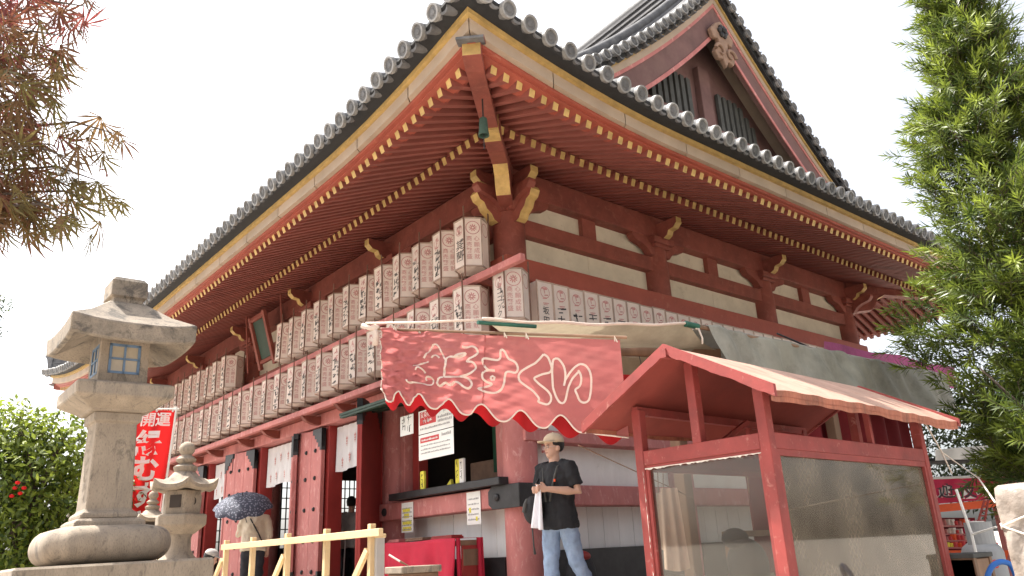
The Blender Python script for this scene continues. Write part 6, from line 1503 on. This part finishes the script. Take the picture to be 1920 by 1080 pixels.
    # eyes, brows, mouth
    for s in (-1, 1):
        q = MB(); q.ball((0.089, s * 0.031, 1.588), 0.0075, 8, 6, 0, (.7, 1.5, .8)); fin(MB().join(q, hm), 'eye', 'hair')
        q = MB(); q.bx(0.088, 0.098, s * 0.031 - 0.018, s * 0.031 + 0.018, 1.604, 1.610); fin(MB().join(q, hm), 'eyebrow', 'hair')
    q = MB(); q.bx(0.085, 0.1015, -0.020, 0.020, 1.531, 1.535); fin(MB().join(q, hm), 'mouth', 'doordark')
    # hair
    q = MB(); q.ball((-0.012, 0, 1.625), 0.108, 20, 14, 0, (1.03, .83, .97))
    q.v = [(min(x, 0.055 + max(0, z - 1.66) * .8), y, max(z, 1.545 if x < 0.0 else 1.60)) for x, y, z in q.v]
    hr = MB().join(q, hm)
    if hair_long: hr.tube([h((-.05, 0, 1.66)), h((-.085, 0, 1.56)), h((-.08, 0, 1.44)), h((-.07, 0, 1.34))], [(.06, .05), (.085, .045), (.08, .035), (.05, .02)], 14)
    fin(hr, 'hair', 'hair', .012, 2)
    if cap:
        q = MB(); prof_ = [(0.112 * math.cos(a), 0.085 * math.sin(a)) for a in [i * math.pi / 2 / 8 for i in range(9)]]; prof_[-1] = (0.003, prof_[-1][1])
        q.lathe([(0.110, -0.02)] + prof_, 24, (0, 0, 0)); q.v = [(x * 1.02 - 0.005, y * .84, z + 1.655 - 0.12 * min(0, x) * 0) for x, y, z in q.v]
        br = MB(); vs = []; fs = []
        for i in range(13):
            a = math.pi * (i / 12 - .5)
            for r_, dz in ((1.0, 0), (1.0, .008), (0, 0)):
                pass
            c_, s_ = math.cos(a), math.sin(a)
            vs += [(0.085 * c_ + 0.01, 0.088 * s_, 1.648), (0.085 * c_ + 0.095 * max(0, c_) ** .7 + 0.01, 0.086 * s_, 1.630 + 0.012 * c_), (0.085 * c_ + 0.095 * max(0, c_) ** .7 + 0.01, 0.086 * s_, 1.637 + 0.012 * c_), (0.085 * c_ + 0.01, 0.088 * s_, 1.66)]
        for i in range(12):
            for j in range(4): fs.append((i * 4 + j, i * 4 + (j + 1) % 4, (i + 1) * 4 + (j + 1) % 4, (i + 1) * 4 + j))
        br.add(vs, fs); q.join(br); q.ball((0, 0, 1.74), .008, 8, 6)
        c_ = MB().join(q, hm); fin(c_, 'cap', cap)
    if glasses:
        q = MB()
        for s in (-1, 1):
            q.tube([(0.108, s * 0.034 + 0.021 * math.cos(a), 1.584 + 0.016 * math.sin(a)) for a in [i * 2 * math.pi / 16 for i in range(17)]], .0016, 5); q.tube([(0.106, s * .055, 1.587), (0.0, s * .079, 1.59)], .0016, 5)
        q.tube([(0.109, -.013, 1.587), (0.109, .013, 1.587)], .0016, 5); fin(MB().join(q, hm), 'glasses', 'gpost')
    # clothing
    b = MB(); b.tube([up((0, 0, z)) for z in (hem, hem + .02, .95, 1.1, 1.25, 1.35, 1.405, 1.44)], [(.212, .152), (.212, .152), (.2, .142), (.188, .13), (.198, .132), (.205, .12), (.16, .1), (.075, .075)], 20)
    for A in (armL, armR):
        e = A[0].lerp(A[1], min(1, sleeve / .55)) if sleeve <= .55 else A[1]; inn = A[0] * .45 + up((0, 0, 1.40)) * .55; pth = [inn, A[0] + Vector((0, 0, -.004)), A[0].lerp(e, .5), e]; rs_ = [.07, .078, .074, .072]
        if sleeve > .6: pth += [A[1].lerp(A[2], .9)]; rs_ = [.07, .075, .068, .06, .043]
        b.tube(pth, rs_, 14)
    fin(b, 'top', top, vox, 8)
    b = MB(); b.tube([(0, 0, .78), (0, 0, .88), (0, 0, .98), (0, 0, 1.02)], [(.16, .11), (.178, .125), (.165, .115), (.15, .1)], 18)
    for Lg in (legL, legR):
        p0, p1, p2 = [Vector(p) for p in Lg]; b.tube([p0 + Vector((0, 0, .02)), p0.lerp(p1, .5), p1, p1.lerp(p2, .5), p2 + Vector((0, 0, -.01))], [.1, .092, .077, .074, .068], 14)
    fin(b, 'trousers', low, vox, 6)
    for Lg in (legL, legR):
        a = Vector(Lg[2]); q = MB(); q.tube([(a.x - .06, a.y, .045), (a.x, a.y, .06), (a.x + .09, a.y, .045), (a.x + .18, a.y, .03), (a.x + .2, a.y, .025)], [(.03, .03), (.042, .055), (.046, .042), (.04, .028), (.02, .015)], 12); fin(q, 'shoe', shoes)
    return t, base, up, h
ml = np.array([-0.62, -1.28]); 
hd = math.radians(186)
t, base, up, h = person('man in beige cap, black shirt and jeans by the corner pillar, holding a cloth', (-0.60, -1.27, ZP), hd, 1.74, 0.03, math.radians(-14),
    armL=[(0, .19, 1.385), (-.03, .25, 1.13), (.23, .085, 1.17)], armR=[(0, -.19, 1.385), (.0, -.25, 1.13), (.24, -.05, 1.16)],
    legL=[(0, .09, .9), (-.05, .14, .49), (-.24, .20, .09)], legR=[(0, -.09, .9), (.05, -.10, .48), (.03, -.10, .08)], sleeve=.42, cap='cap', glasses=True, vox=.0085, hem=.79, grip=(0, 0, 1))
wb = lambda p: base @ Vector(p)
# camera bag strap, collar opening and badge belong to the clothing
b = MB(); b.tube([wb(p) for p in ((-.03, .10, 1.46), (.10, .10, 1.38), (.145, .07, 1.22), (.16, .03, 1.05))], .011, 6); b.build('neck_strap', M['slat'], t, 180)
b = MB(); b.tube([wb(p) for p in ((-.03, -.09, 1.46), (.10, -.09, 1.38), (.145, -.06, 1.22), (.16, -.02, 1.05))], .011, 6); b.build('neck_strap', M['slat'], t, 180)
b = MB(); b.hexa([wb(p) for p in ((.139, .085, 1.235), (.139, .105, 1.235), (.149, .105, 1.235), (.149, .085, 1.235), (.137, .085, 1.262), (.137, .105, 1.262), (.147, .105, 1.262), (.147, .085, 1.262))]); b.build('badge', M['orange'], t)
b = MB(); b.hexa([wb(p) for p in ((-.06, .185, .80), (.02, .20, .80), (.02, .215, .80), (-.06, .2, .80), (-.06, .185, .835), (.02, .20, .835), (.02, .215, .835), (-.06, .2, .835))]); b.build('belt_clip', M['bagblack'], t)
# white cloth in his hands
def cw(u, v): return wb((0.30 + 0.05 * math.sin(u * 9) * v + .03 * v, 0.02 + 0.11 * (u - .5) * (0.45 + v * .85), 1.21 - 0.40 * v - .03 * u * v))
b = MB(); b.grid(cw, 24, 20); o = b.build('white_cloth', M['clothwhite'], None, 180); so = o.modifiers.new('s', 'SOLIDIFY'); so.thickness = .008; tag(o, "white cloth hanging from the man's clasped hands", 'cloth')
# camera bag hanging at his side
c = wb((.20, -.16, .98)); t2 = thing('camera_bag', 'black camera bag hanging at the side of the man in the cap', 'bag', tuple(c))
b = MB(); b.ball(c, .13, 16, 12, 0, (.8, .8, 1.1)); b.build('body', M['bagblack'], t2, 80)
b = MB(); b.tube([c + Vector((-.06, .02, .1)), c + Vector((-.11, 0, .05)), c + Vector((-.11, .02, -.02))], .02, 8); b.build('side_pocket', M['slat'], t2, 80)
b = MB(); b.tube([c + Vector((0, 0, .1)), wb((.12, -.17, 1.25)), wb((-.02, -.12, 1.46))], .012, 6); b.build('strap', M['bagblack'], t2, 180)
b = MB(); b.tube([c + Vector((-.03, 0, -.1)), c + Vector((-.02, 0, -.35)), c + Vector((-.0, 0.01, -.42))], [.008, .008, .014], 6); b.build('loose_strap', M['slat'], t2, 180)
# woman with umbrella
wl = atd((476, 1000), 12.0)
t, base, up, h = person('woman seen from behind in beige jacket and dark trousers under a patterned umbrella', (wl[0], wl[1], ZP), math.radians(62), 1.62, 0.22, 0.0,
    armL=[(0, .18, 1.38), (.05, .25, 1.14), (.16, .12, 1.24)], armR=[(0, -.18, 1.38), (-.02, -.25, 1.12), (.10, -.22, .9)], top='jacket', low='trouser', sleeve=.9, hair_long=False, vox=.014, hem=.84)
wb = lambda p: base @ Vector(p)
b = MB(); b.tube([up(Vector((0.0, .12, 1.45))), up(Vector((-.125, .05, 1.32))), up(Vector((-.14, -.08, 1.1))), up(Vector((-.10, -.17, .92)))], .012, 6); b.v = [tuple(base @ Vector(p)) for p in b.v]; b.build('shoulder_strap', M['bagblack'], t, 180)
# umbrella: eight panels, tilted back over her shoulder
uc = Vector(atd((455, 929), 11.6)); tc_ = (Vector(CC) - uc); tc_.z = 0; tc_.normalize(); ax = (Vector((0, 0, 1)) * .88 + tc_ * .46 - Vector((CM[0][0], CM[0][1], 0)) * .10).normalized()
t3 = thing('umbrella', 'navy umbrella with small pale floral pattern held by the woman in the beige jacket', 'umbrella', tuple(uc))
xr = ax.cross(Vector((0, 0, 1))).normalized(); yr = ax.cross(xr)
def um(a, r_):
    sc_ = 0.955 + 0.045 * math.cos(8 * a); return uc + (xr * math.cos(a) + yr * math.sin(a)) * (0.44 * math.sin(r_ * 1.2) / math.sin(1.2)) * (1 - (1 - sc_) * r_ * r_) - ax * (0.20 * (1 - math.cos(r_ * 1.25)) / (1 - math.cos(1.25)) + 0.025 * (1 - abs(math.cos(4 * a))) * r_ ** 3 * -1)
def umat():
    m = bpy.data.materials.new('floral_umbrella_cloth'); m.use_nodes = True; n = m.node_tree.nodes; L = m.node_tree.links; bs = n['Principled BSDF']; bs.inputs['Roughness'].default_value = .8
    tc = n.new('ShaderNodeTexCoord'); vo = n.new('ShaderNodeTexVoronoi'); vo.inputs['Scale'].default_value = 30; L.new(tc.outputs['Object'], vo.inputs['Vector'])
    mr = n.new('ShaderNodeMapRange'); mr.inputs[1].default_value = .32; mr.inputs[2].default_value = .42; mr.inputs[3].default_value = 1; mr.inputs[4].default_value = 0; L.new(vo.outputs['Distance'], mr.inputs[0])
    mx = n.new('ShaderNodeMix'); mx.data_type = 'RGBA'; mx.inputs[6].default_value = (.04, .046, .07, 1); mx.inputs[7].default_value = (.19, .20, .25, 1); L.new(mr.outputs[0], mx.inputs[0]); L.new(mx.outputs[2], bs.inputs['Base Color']); return m
M['umbrella'] = umat()
for k in range(8):
    b = MB(); b.grid(lambda u, v: um(math.pi / 4 * (k + u), v), 8, 10); b.build('panel', M['umbrella'], t3, 180)
    b = MB(); b.tube([um(math.pi / 4 * k, i / 8) - ax * .006 for i in range(9)], .003, 4); b.build('rib', M['gpost'], t3)
hnd = base @ armL[2] if False else wb(up((.17, .12, 1.25))); b = MB(); b.tube([uc + ax * .05, uc - ax * .25, hnd + Vector((0, 0, .03)), hnd - ax * .10], .007, 8); b.build('shaft', M['black'], t3)
# person inside the doorway
t, base, up, h = person('person in grey shirt and dark trousers standing inside the doorway by the counter window', (0.62, 5.35, ZP), math.radians(35), 1.66, .04, 0.2, top='greyshirt', low='trouser', sleeve=.5, vox=.015, hem=.82)
b = MB(); p = Vector((0.28, 4.95, ZP)); b.tube([p, p + Vector((0.06, 0.05, .95))], .012, 8); tag(b.build('walking_stick', M['inkwhite'], None), 'white stick beside the person inside the doorway', 'stick')
# bending visitor by the steps
bl = atd((352, 1050), 11.2)
person('bending visitor in a pale cap and grey top behind the small stone lantern', (bl[0] - .15, bl[1], ZG), math.radians(-20), 1.58, 1.05, 0.0, armL=[(0, .18, 1.38), (.15, .2, 1.16), (.32, .14, 1.2)], armR=[(0, -.18, 1.38), (.15, -.2, 1.16), (.32, -.14, 1.2)], top='slat', low='trouser', sleeve=.9, cap='greyshirt', vox=.015)
# ------------------------------------------------------------------ trees
def leafmat(name, c0, c1, trans=0.45, rough=0.45, spec=0.4):
    m = bpy.data.materials.new(name); m.use_nodes = True; n = m.node_tree.nodes; L = m.node_tree.links; b = n['Principled BSDF']; b.inputs['Roughness'].default_value = rough; b.inputs['Specular IOR Level'].default_value = spec
    at = n.new('ShaderNodeAttribute'); at.attribute_name = 'tone'; mx = n.new('ShaderNodeMix'); mx.data_type = 'RGBA'
    mx.inputs[6].default_value = (*c0, 1); mx.inputs[7].default_value = (*c1, 1); L.new(at.outputs['Fac'], mx.inputs[0]); L.new(mx.outputs[2], b.inputs['Base Color'])
    tr = n.new('ShaderNodeBsdfTranslucent'); L.new(mx.outputs[2], tr.inputs[0]); ms = n.new('ShaderNodeMixShader'); ms.inputs[0].default_value = trans
    L.new(b.outputs[0], ms.inputs[1]); L.new(tr.outputs[0], ms.inputs[2]); L.new(ms.outputs[0], n['Material Output'].inputs[0]); return m
def nrm(v): return v / (np.linalg.norm(v, axis=-1, keepdims=True) + 1e-9)
def leafmesh(name, pos, dirs, nor, length, width, tone, m, parent, bend=0.15, shape='lance'):
    # each leaf: a bent blade of 2 quads (6 verts)
    n = len(pos); side = nrm(np.cross(dirs, nor)); nor = np.cross(side, dirs)
    L_ = length[:, None]; W_ = width[:, None]
    if shape == 'lance': prof_ = ((0.0, .35), (.5, 1.0), (1.0, .08))
    else: prof_ = ((0.0, .15), (.45, 1.0), (1.0, .1))
    V = np.empty((n, 6, 3))
    for i, (f, w_) in enumerate(prof_):
        c = pos + dirs * L_ * f - nor * L_ * bend * f * f
        V[:, 2 * i] = c - side * W_ * w_ / 2; V[:, 2 * i + 1] = c + side * W_ * w_ / 2
    V = V.reshape(-1, 3); base = (np.arange(n) * 6)[:, None]
    F = np.concatenate([base + np.array([0, 1, 3, 2]), base + np.array([2, 3, 5, 4])], 1).reshape(-1, 4)
    me = bpy.data.meshes.new(name); me.vertices.add(len(V)); me.vertices.foreach_set('co', V.astype(np.float32).ravel())
    me.loops.add(F.size); me.loops.foreach_set('vertex_index', F.astype(np.int32).ravel()); me.polygons.add(len(F))
    me.polygons.foreach_set('loop_start', np.arange(0, F.size, 4, dtype=np.int32)); me.polygons.foreach_set('loop_total', np.full(len(F), 4, dtype=np.int32))
    me.update(); me.validate(); a = me.attributes.new('tone', 'FLOAT', 'POINT'); a.data.foreach_set('value', np.repeat(tone, 6).astype(np.float32))
    me.materials.append(m); o = ob(name, me, parent); return o
def rand_dirs(n): return nrm(RNG.normal(size=(n, 3)))
def limb(pts, r0, r1, name, parent, m='bark'):
    n = len(pts); MB().tube(pts, [r0 + (r1 - r0) * i / (n - 1) for i in range(n)], 8).build(name, M[m], parent, 180)

# --- podocarpus at the right: dense shoots of narrow leaves
M['podo'] = leafmat('podocarpus_leaf', (0.04, 0.07, 0.015), (0.27, 0.33, 0.045), 0.42, 0.4)
pc = atd((2070, 1000), 6.9); PX, PY_ = pc[0], pc[1]
tree = thing('podocarpus_tree', 'tall podocarpus tree with dense narrow green leaves beside the stalls', 'tree', (PX, PY_, ZG))
ztop = 8.1
PROW = [(940, 1900), (900, 1830), (860, 1800), (800, 1785), (700, 1768), (620, 1705), (520, 1680), (420, 1695), (330, 1715), (260, 1668), (180, 1700), (100, 1725), (0, 1790), (-150, 1815), (-300, 1850), (-420, 1880)]
PZS = [zat(r_, PX, PY_) for r_, _ in PROW]; PRS = [max(.06, (proj((PX, PY_, z_))[0] - w_ - 22) / 210) for z_, (_, w_) in zip(PZS, PROW)]
def prad(z):      # crown radius by height, measured against the outline in the photograph
    return np.interp(z, PZS, PRS)
limb([(PX, PY_, ZG), (PX + .05, PY_ + .03, 2), (PX - .03, PY_, 4), (PX + .04, PY_, 6), (PX, PY_, 7.8)], .13, .02, 'trunk', tree)
sp = []; sd = []
right_c = np.array([CM[0][0], CM[0][1], 0]); right_c /= np.linalg.norm(right_c); tocam = np.array([CC[0] - PX, CC[1] - PY_, 0]); tocam /= np.linalg.norm(tocam)
for k in range(26):      # limbs
    z = 1.9 + (PZS[-1] - 2.2) * (k + .5) / 26; a = k * 2.4; r_ = float(prad(z + .25)) * .75; d = np.array([math.cos(a), math.sin(a), 0])
    e = np.array([PX, PY_, z + .35 + .25 * RNG.random()]) + d * r_; limb([(PX, PY_, z), tuple(np.array([PX, PY_, z + .1]) + d * r_ * .5), tuple(e)], .035, .008, 'limb', tree)
nclump = 680
cl = []
while len(cl) < nclump:
    z = PZS[0] + (PZS[-1] - PZS[0]) * RNG.random(); a = 2 * math.pi * RNG.random(); r_ = float(prad(z)) * math.sqrt(RNG.random()) * 1.0
    lim = 0.86 + 0.20 * math.sin(3.1 * z + 2 * a) 
    cl.append((np.array([PX + r_ * lim * math.cos(a), PY_ + r_ * lim * math.sin(a), z]), a, r_ / max(.1, float(prad(z)))))
for c, a, rel in cl:
    out = np.array([math.cos(a), math.sin(a), 0.0])
    for q in range(8):
        p = c + RNG.normal(size=3) * np.array([.11, .11, .10]); d = nrm(out * (0.4 + .6 * rel) + np.array([0, 0, .55]) + RNG.normal(size=3) * .45); sp.append(p); sd.append(d)
sp = np.array(sp); sd = np.array(sd); ns = len(sp)
NL = 26; ln_s = RNG.uniform(.14, .30, ns)
f = np.tile(np.linspace(.05, 1, NL), ns); idx = np.repeat(np.arange(ns), NL); pos = sp[idx] + sd[idx] * (f * ln_s[idx])[:, None]
ref = nrm(np.cross(sd, rand_dirs(ns))); ref2 = np.cross(sd, ref); ang = np.tile(np.arange(NL) * 2.4, ns) + RNG.normal(size=ns * NL) * .3
rad = ref[idx] * np.cos(ang)[:, None] + ref2[idx] * np.sin(ang)[:, None]; open_ = 1.15 - .75 * f
dirs = nrm(rad * np.sin(open_)[:, None] + sd[idx] * np.cos(open_)[:, None] + np.array([0, 0, -.05])); 
ct = np.clip(RNG.normal(.38, .22, ns), 0, 1)
tone = np.clip(ct[idx] + .35 * (f - .6) + RNG.normal(size=ns * NL) * .08, 0, 1)
leafmesh('crown', pos, dirs, nrm(sd[idx] + .01), RNG.uniform(.075, .135, ns * NL), np.full(ns * NL, .0155), tone, M['podo'], tree)
# twigs carrying the shoots
tw_ = MB()
for i in range(0, ns, 1): tw_.bar(sp[i] - sd[i] * .06, sp[i] + sd[i] * ln_s[i], .004, .004)
tag(tw_.build('twigs', M['bark'], tree), kind='stuff')

# --- Japanese maple at the upper left: drooping dark red, deeply cut leaves, close to the camera
M['maple'] = leafmat('maple_leaf', (0.22, 0.045, 0.05), (0.15, 0.125, 0.04), 0.58, .5)
mc = atd((-560, 900), 3.1); MX, MY = mc[0], mc[1]
mt = thing('japanese_maple', 'dark red japanese maple with finely cut drooping leaves', 'tree', (MX, MY, ZG))
limb([(MX, MY, ZG), (MX + .04, MY, 1.4), (MX - .03, MY + .05, 2.6), (MX + .05, MY, 3.8)], .09, .03, 'trunk', mt)
lp = []; ld = []; tn = []
tips = [((185, 20), 2.7), ((140, 75), 2.6), ((150, 130), 2.8), ((120, 175), 2.6), ((235, 258), 2.7), ((140, 300), 2.6), ((200, 345), 2.6), ((215, 395), 2.7), ((170, 420), 2.5), ((120, 400), 2.6), ((90, 430), 2.7), ((30, 430), 2.6),
        ((60, 350), 2.8), ((20, 280), 2.6), ((90, 230), 2.9), ((60, 140), 2.7), ((40, 60), 2.6), ((100, -20), 2.8), ((180, -60), 2.9), ((-60, 430), 2.7), ((-120, 330), 2.6), ((-80, 200), 2.8), ((-60, 60), 2.6), ((-150, -80), 2.9), ((20, -120), 2.7), ((140, -140), 2.8)]
root = np.array([MX, MY, 0])
for (px, dp) in tips:
    e = atd((px[0] - 22, px[1] - 8), dp); s0_ = np.array([MX, MY, max(2.2, e[2] + .25 - .1 * RNG.random())]); mid = (s0_ + e) / 2 + np.array([0, 0, .16]); mid2 = e * .8 + mid * .2 + np.array([0, 0, .05])
    limb([tuple(s0_), tuple((s0_ + mid) / 2 + np.array([0, 0, .04])), tuple(mid), tuple(mid2), tuple(e)], .012, .0018, 'branch', mt)
    nleaf = 70
    for q in range(nleaf):
        f_ = .42 + .58 * (q / nleaf); c = (1 - f_) ** 2 * s0_ + 2 * f_ * (1 - f_) * (mid + (mid - (s0_ + e) / 2)) + f_ ** 2 * e
        sc_ = .10 * (1 - .75 * ((f_ - .42) / .58) ** 2) + .012; p = c + RNG.normal(size=3) * np.array([sc_, sc_, sc_ * .7]); d = nrm(np.array([0, 0, -.75]) + right_c * .35 + RNG.normal(size=3) * .4); lp.append(p); ld.append(d); tn.append(np.clip(RNG.normal(.55, .2) + (.3 if f_ > .88 else 0) - .5 * max(0, (160 - px[1]) / 200), 0, 1))
lp, ld, tn = np.array(lp), np.array(ld), np.array(tn); n = len(lp)
NLb = 7; angs = np.linspace(-1.15, 1.15, NLb); lens = np.array([.45, .7, .92, 1.0, .92, .7, .45])
nrmv = nrm(np.cross(ld, rand_dirs(n))); sidev = np.cross(ld, nrmv); size = RNG.uniform(.08, .14, n)
idx = np.repeat(np.arange(n), NLb); A = np.tile(angs, n); dirs = nrm(ld[idx] * np.cos(A)[:, None] + sidev[idx] * np.sin(A)[:, None]); lens_ = np.tile(lens, n) * size[idx]
leafmesh('crown', lp[idx], dirs, nrmv[idx], lens_, lens_ * .085, tn[idx], M['maple'], mt, .25)

# --- broadleaf trees
M['broad'] = leafmat('broad_leaf', (0.05, 0.085, 0.018), (0.30, 0.36, 0.045), 0.5, .4, .4)
M['farleaf'] = leafmat('far_leaf', (0.03, 0.05, 0.02), (0.12, 0.16, 0.05), 0.35, .5)
def broad(name, label, x, y, blobs, n, ls, m='broad', ztr=None, red=0):
    t = thing(name, label, 'tree', (x, y, ZG)); cz = blobs[0][2]
    limb([(x, y, ZG), (x + .03, y, ZG + (cz - ZG) * .5), (x, y + .02, cz + .2)], .09, .03, 'trunk', t)
    P_, N_ = [], []
    vol = np.array([b[3] ** 2 for b in blobs]); vol = vol / vol.sum()
    for (bx_, by_, bz_, br_), fr in zip(blobs, vol):
        k = int(n * fr); d = rand_dirs(k); rr_ = br_ * (0.45 + .58 * RNG.random(k) ** .6); lump = 1 + .14 * np.sin(7 * d[:, 0] + 3 * bx_) * np.cos(6 * d[:, 2] + by_) ; P_.append(np.array([bx_, by_, bz_]) + d * (rr_ * lump)[:, None]); N_.append(d)
        limb([(x, y, ZG + (bz_ - ZG) * .55), ((x + bx_) / 2, (y + by_) / 2, bz_ - br_ * .4), (bx_, by_, bz_ + br_ * .3)], .05, .012, 'limb', t)
        for q in range(5):
            d_ = rand_dirs(1)[0]; limb([(bx_, by_, bz_), tuple(np.array([bx_, by_, bz_]) + d_ * br_ * .5 + np.array([0, 0, .05])), tuple(np.array([bx_, by_, bz_]) + d_ * br_ * .95)], .015, .004, 'branch', t)
    P_ = np.concatenate(P_); N_ = np.concatenate(N_); k = len(P_); nn = nrm(N_ * .5 + np.array([0, 0, .6]) + RNG.normal(size=(k, 3)) * .55); dd = nrm(np.cross(nn, rand_dirs(k)) + np.array([0, 0, -.25]))
    tone = np.clip(RNG.normal(.35, .22, k) + .25 * N_[:, 2], 0, 1)  # tone rises towards the crown tops, painting light from above into the leaves
    leafmesh('crown', P_, dd, nn, RNG.uniform(.7, 1.2, k) * ls, RNG.uniform(.38, .5, k) * ls, tone, M[m], t, .18, 'oval')
    if red:
        for q in range(red):
            c = P_[RNG.integers(k)]; b = MB()
            b.ball(c, .03, 8, 6); b.build('red_bloom', M['nobori'], t, 80)
    return t
c = atd((60, 940), 8.3)
blobs = []
for px, py, dp, r_ in ((60, 900, 8.3, .62), (-30, 860, 8.4, .6), (120, 840, 8.6, .42), (30, 820, 8.5, .42), (110, 960, 8.4, .5), (20, 1000, 8.0, .55), (110, 1050, 8.2, .5), (-100, 950, 8.4, .7), (0, 1060, 8.1, .5), (160, 910, 9.4, .4), (180, 1000, 9.6, .45), (230, 930, 9.8, .35), (-60, 790, 8.8, .4), (265, 1000, 9.9, .35)):
    p = atd((px, py), dp); blobs.append((p[0], p[1], p[2], r_))
t = broad('camellia_tree', 'bushy broadleaf tree with glossy leaves behind the tall stone lantern', c[0], c[1], blobs, 15000, .085)
for px, py in ((28, 915), (38, 925), (22, 930), (33, 905), (45, 915)):
    b = MB(); b.ball(atd((px, py), 7.75), .018, 8, 6, 0, (1.3, .6, 1.0)); b.build('red_bloom', M['nobori'], t, 80)
c = atd((-60, 700), 14)
blobs = [(*atd(p, 14), r_) for p, r_ in (((-20, 570), .35), ((-40, 620), .4), ((-90, 540), .6), ((-120, 640), .7))]
broad('roadside_tree', 'distant tree with small pale leaves beyond the glossy broadleaf tree', c[0], c[1], blobs, 3500, .07, 'farleaf')
# dark trees behind the game stall and behind the podocarpus
for px, py, dp, r_, lab in ((1860, 820, 12.5, 1.2, 'dark leafy tree shading the game stall'), (1990, 760, 13.5, 1.8, 'dark leafy tree farther behind the podocarpus')):
    c = atd((px, py), dp); broad('shade_tree', lab, c[0], c[1], [(c[0], c[1], c[2], r_), (c[0] + .8, c[1] - .5, c[2] + .5, r_ * .8), (c[0] + .2, c[1] - 1.0, c[2] - .3, r_ * .7)], 12000, .085, 'farleaf')
# the far side of the court, behind the camera: it closes the view and shows in the booth glass
for i, (x, y, s, lab) in enumerate(((-3.5, -27, 2.3, 'round court tree behind the visitors'), (1.5, -29, 3.0, 'large court tree across from the booth'), (7.5, -27, 2.0, 'slim court tree near the gate'), (-13, -26, 2.6, 'court tree beside the gate lodge'), (14, -28, 2.8, 'court tree by the far lane'))):
    broad('court_tree', lab, x, y, [(x, y, 3.2 * s / 2.3 + .4, s * .75), (x + s * .5, y + .3, 2.6 * s / 2.3, s * .55), (x - s * .5, y, 2.7 * s / 2.3, s * .55), (x, y, 4.4 * s / 2.3, s * .5)], 5000, .2, 'farleaf')
lodge = thing('court_lodge', 'low tiled lodge across the court', 'building', (3.5, -34, ZG))
b = MB(); b.bx(-6, 13, -37, -34, ZG, 3.6); b.build('wall', M['white'], lodge)
b = MB(); b.prism([(-38, 3.4), (-35.5, 5.2), (-33, 3.4), (-33, 3.55), (-35.5, 5.4), (-38, 3.55)], lambda p: (-7, *p), lambda p: (14, *p)); b.build('roof', M['tiledark'], lodge)
for k in range(6):
    b = MB(); x = -4.5 + 3 * k; b.bx(x - .6, x + .6, -34.0, -33.96, 1.0, 2.8); b.build('window', M['inside'], lodge)

# OBJTAG: printed marks are too small to pick apart one by one
for o in list(bpy.data.objects):
    if o.type == 'MESH' and o.name.split('.')[0] in ('print', 'red_print', 'black_print', 'lettering', 'inscription', 'crest_print', 'outlined_lettering'): o['kind'] = 'stuff'
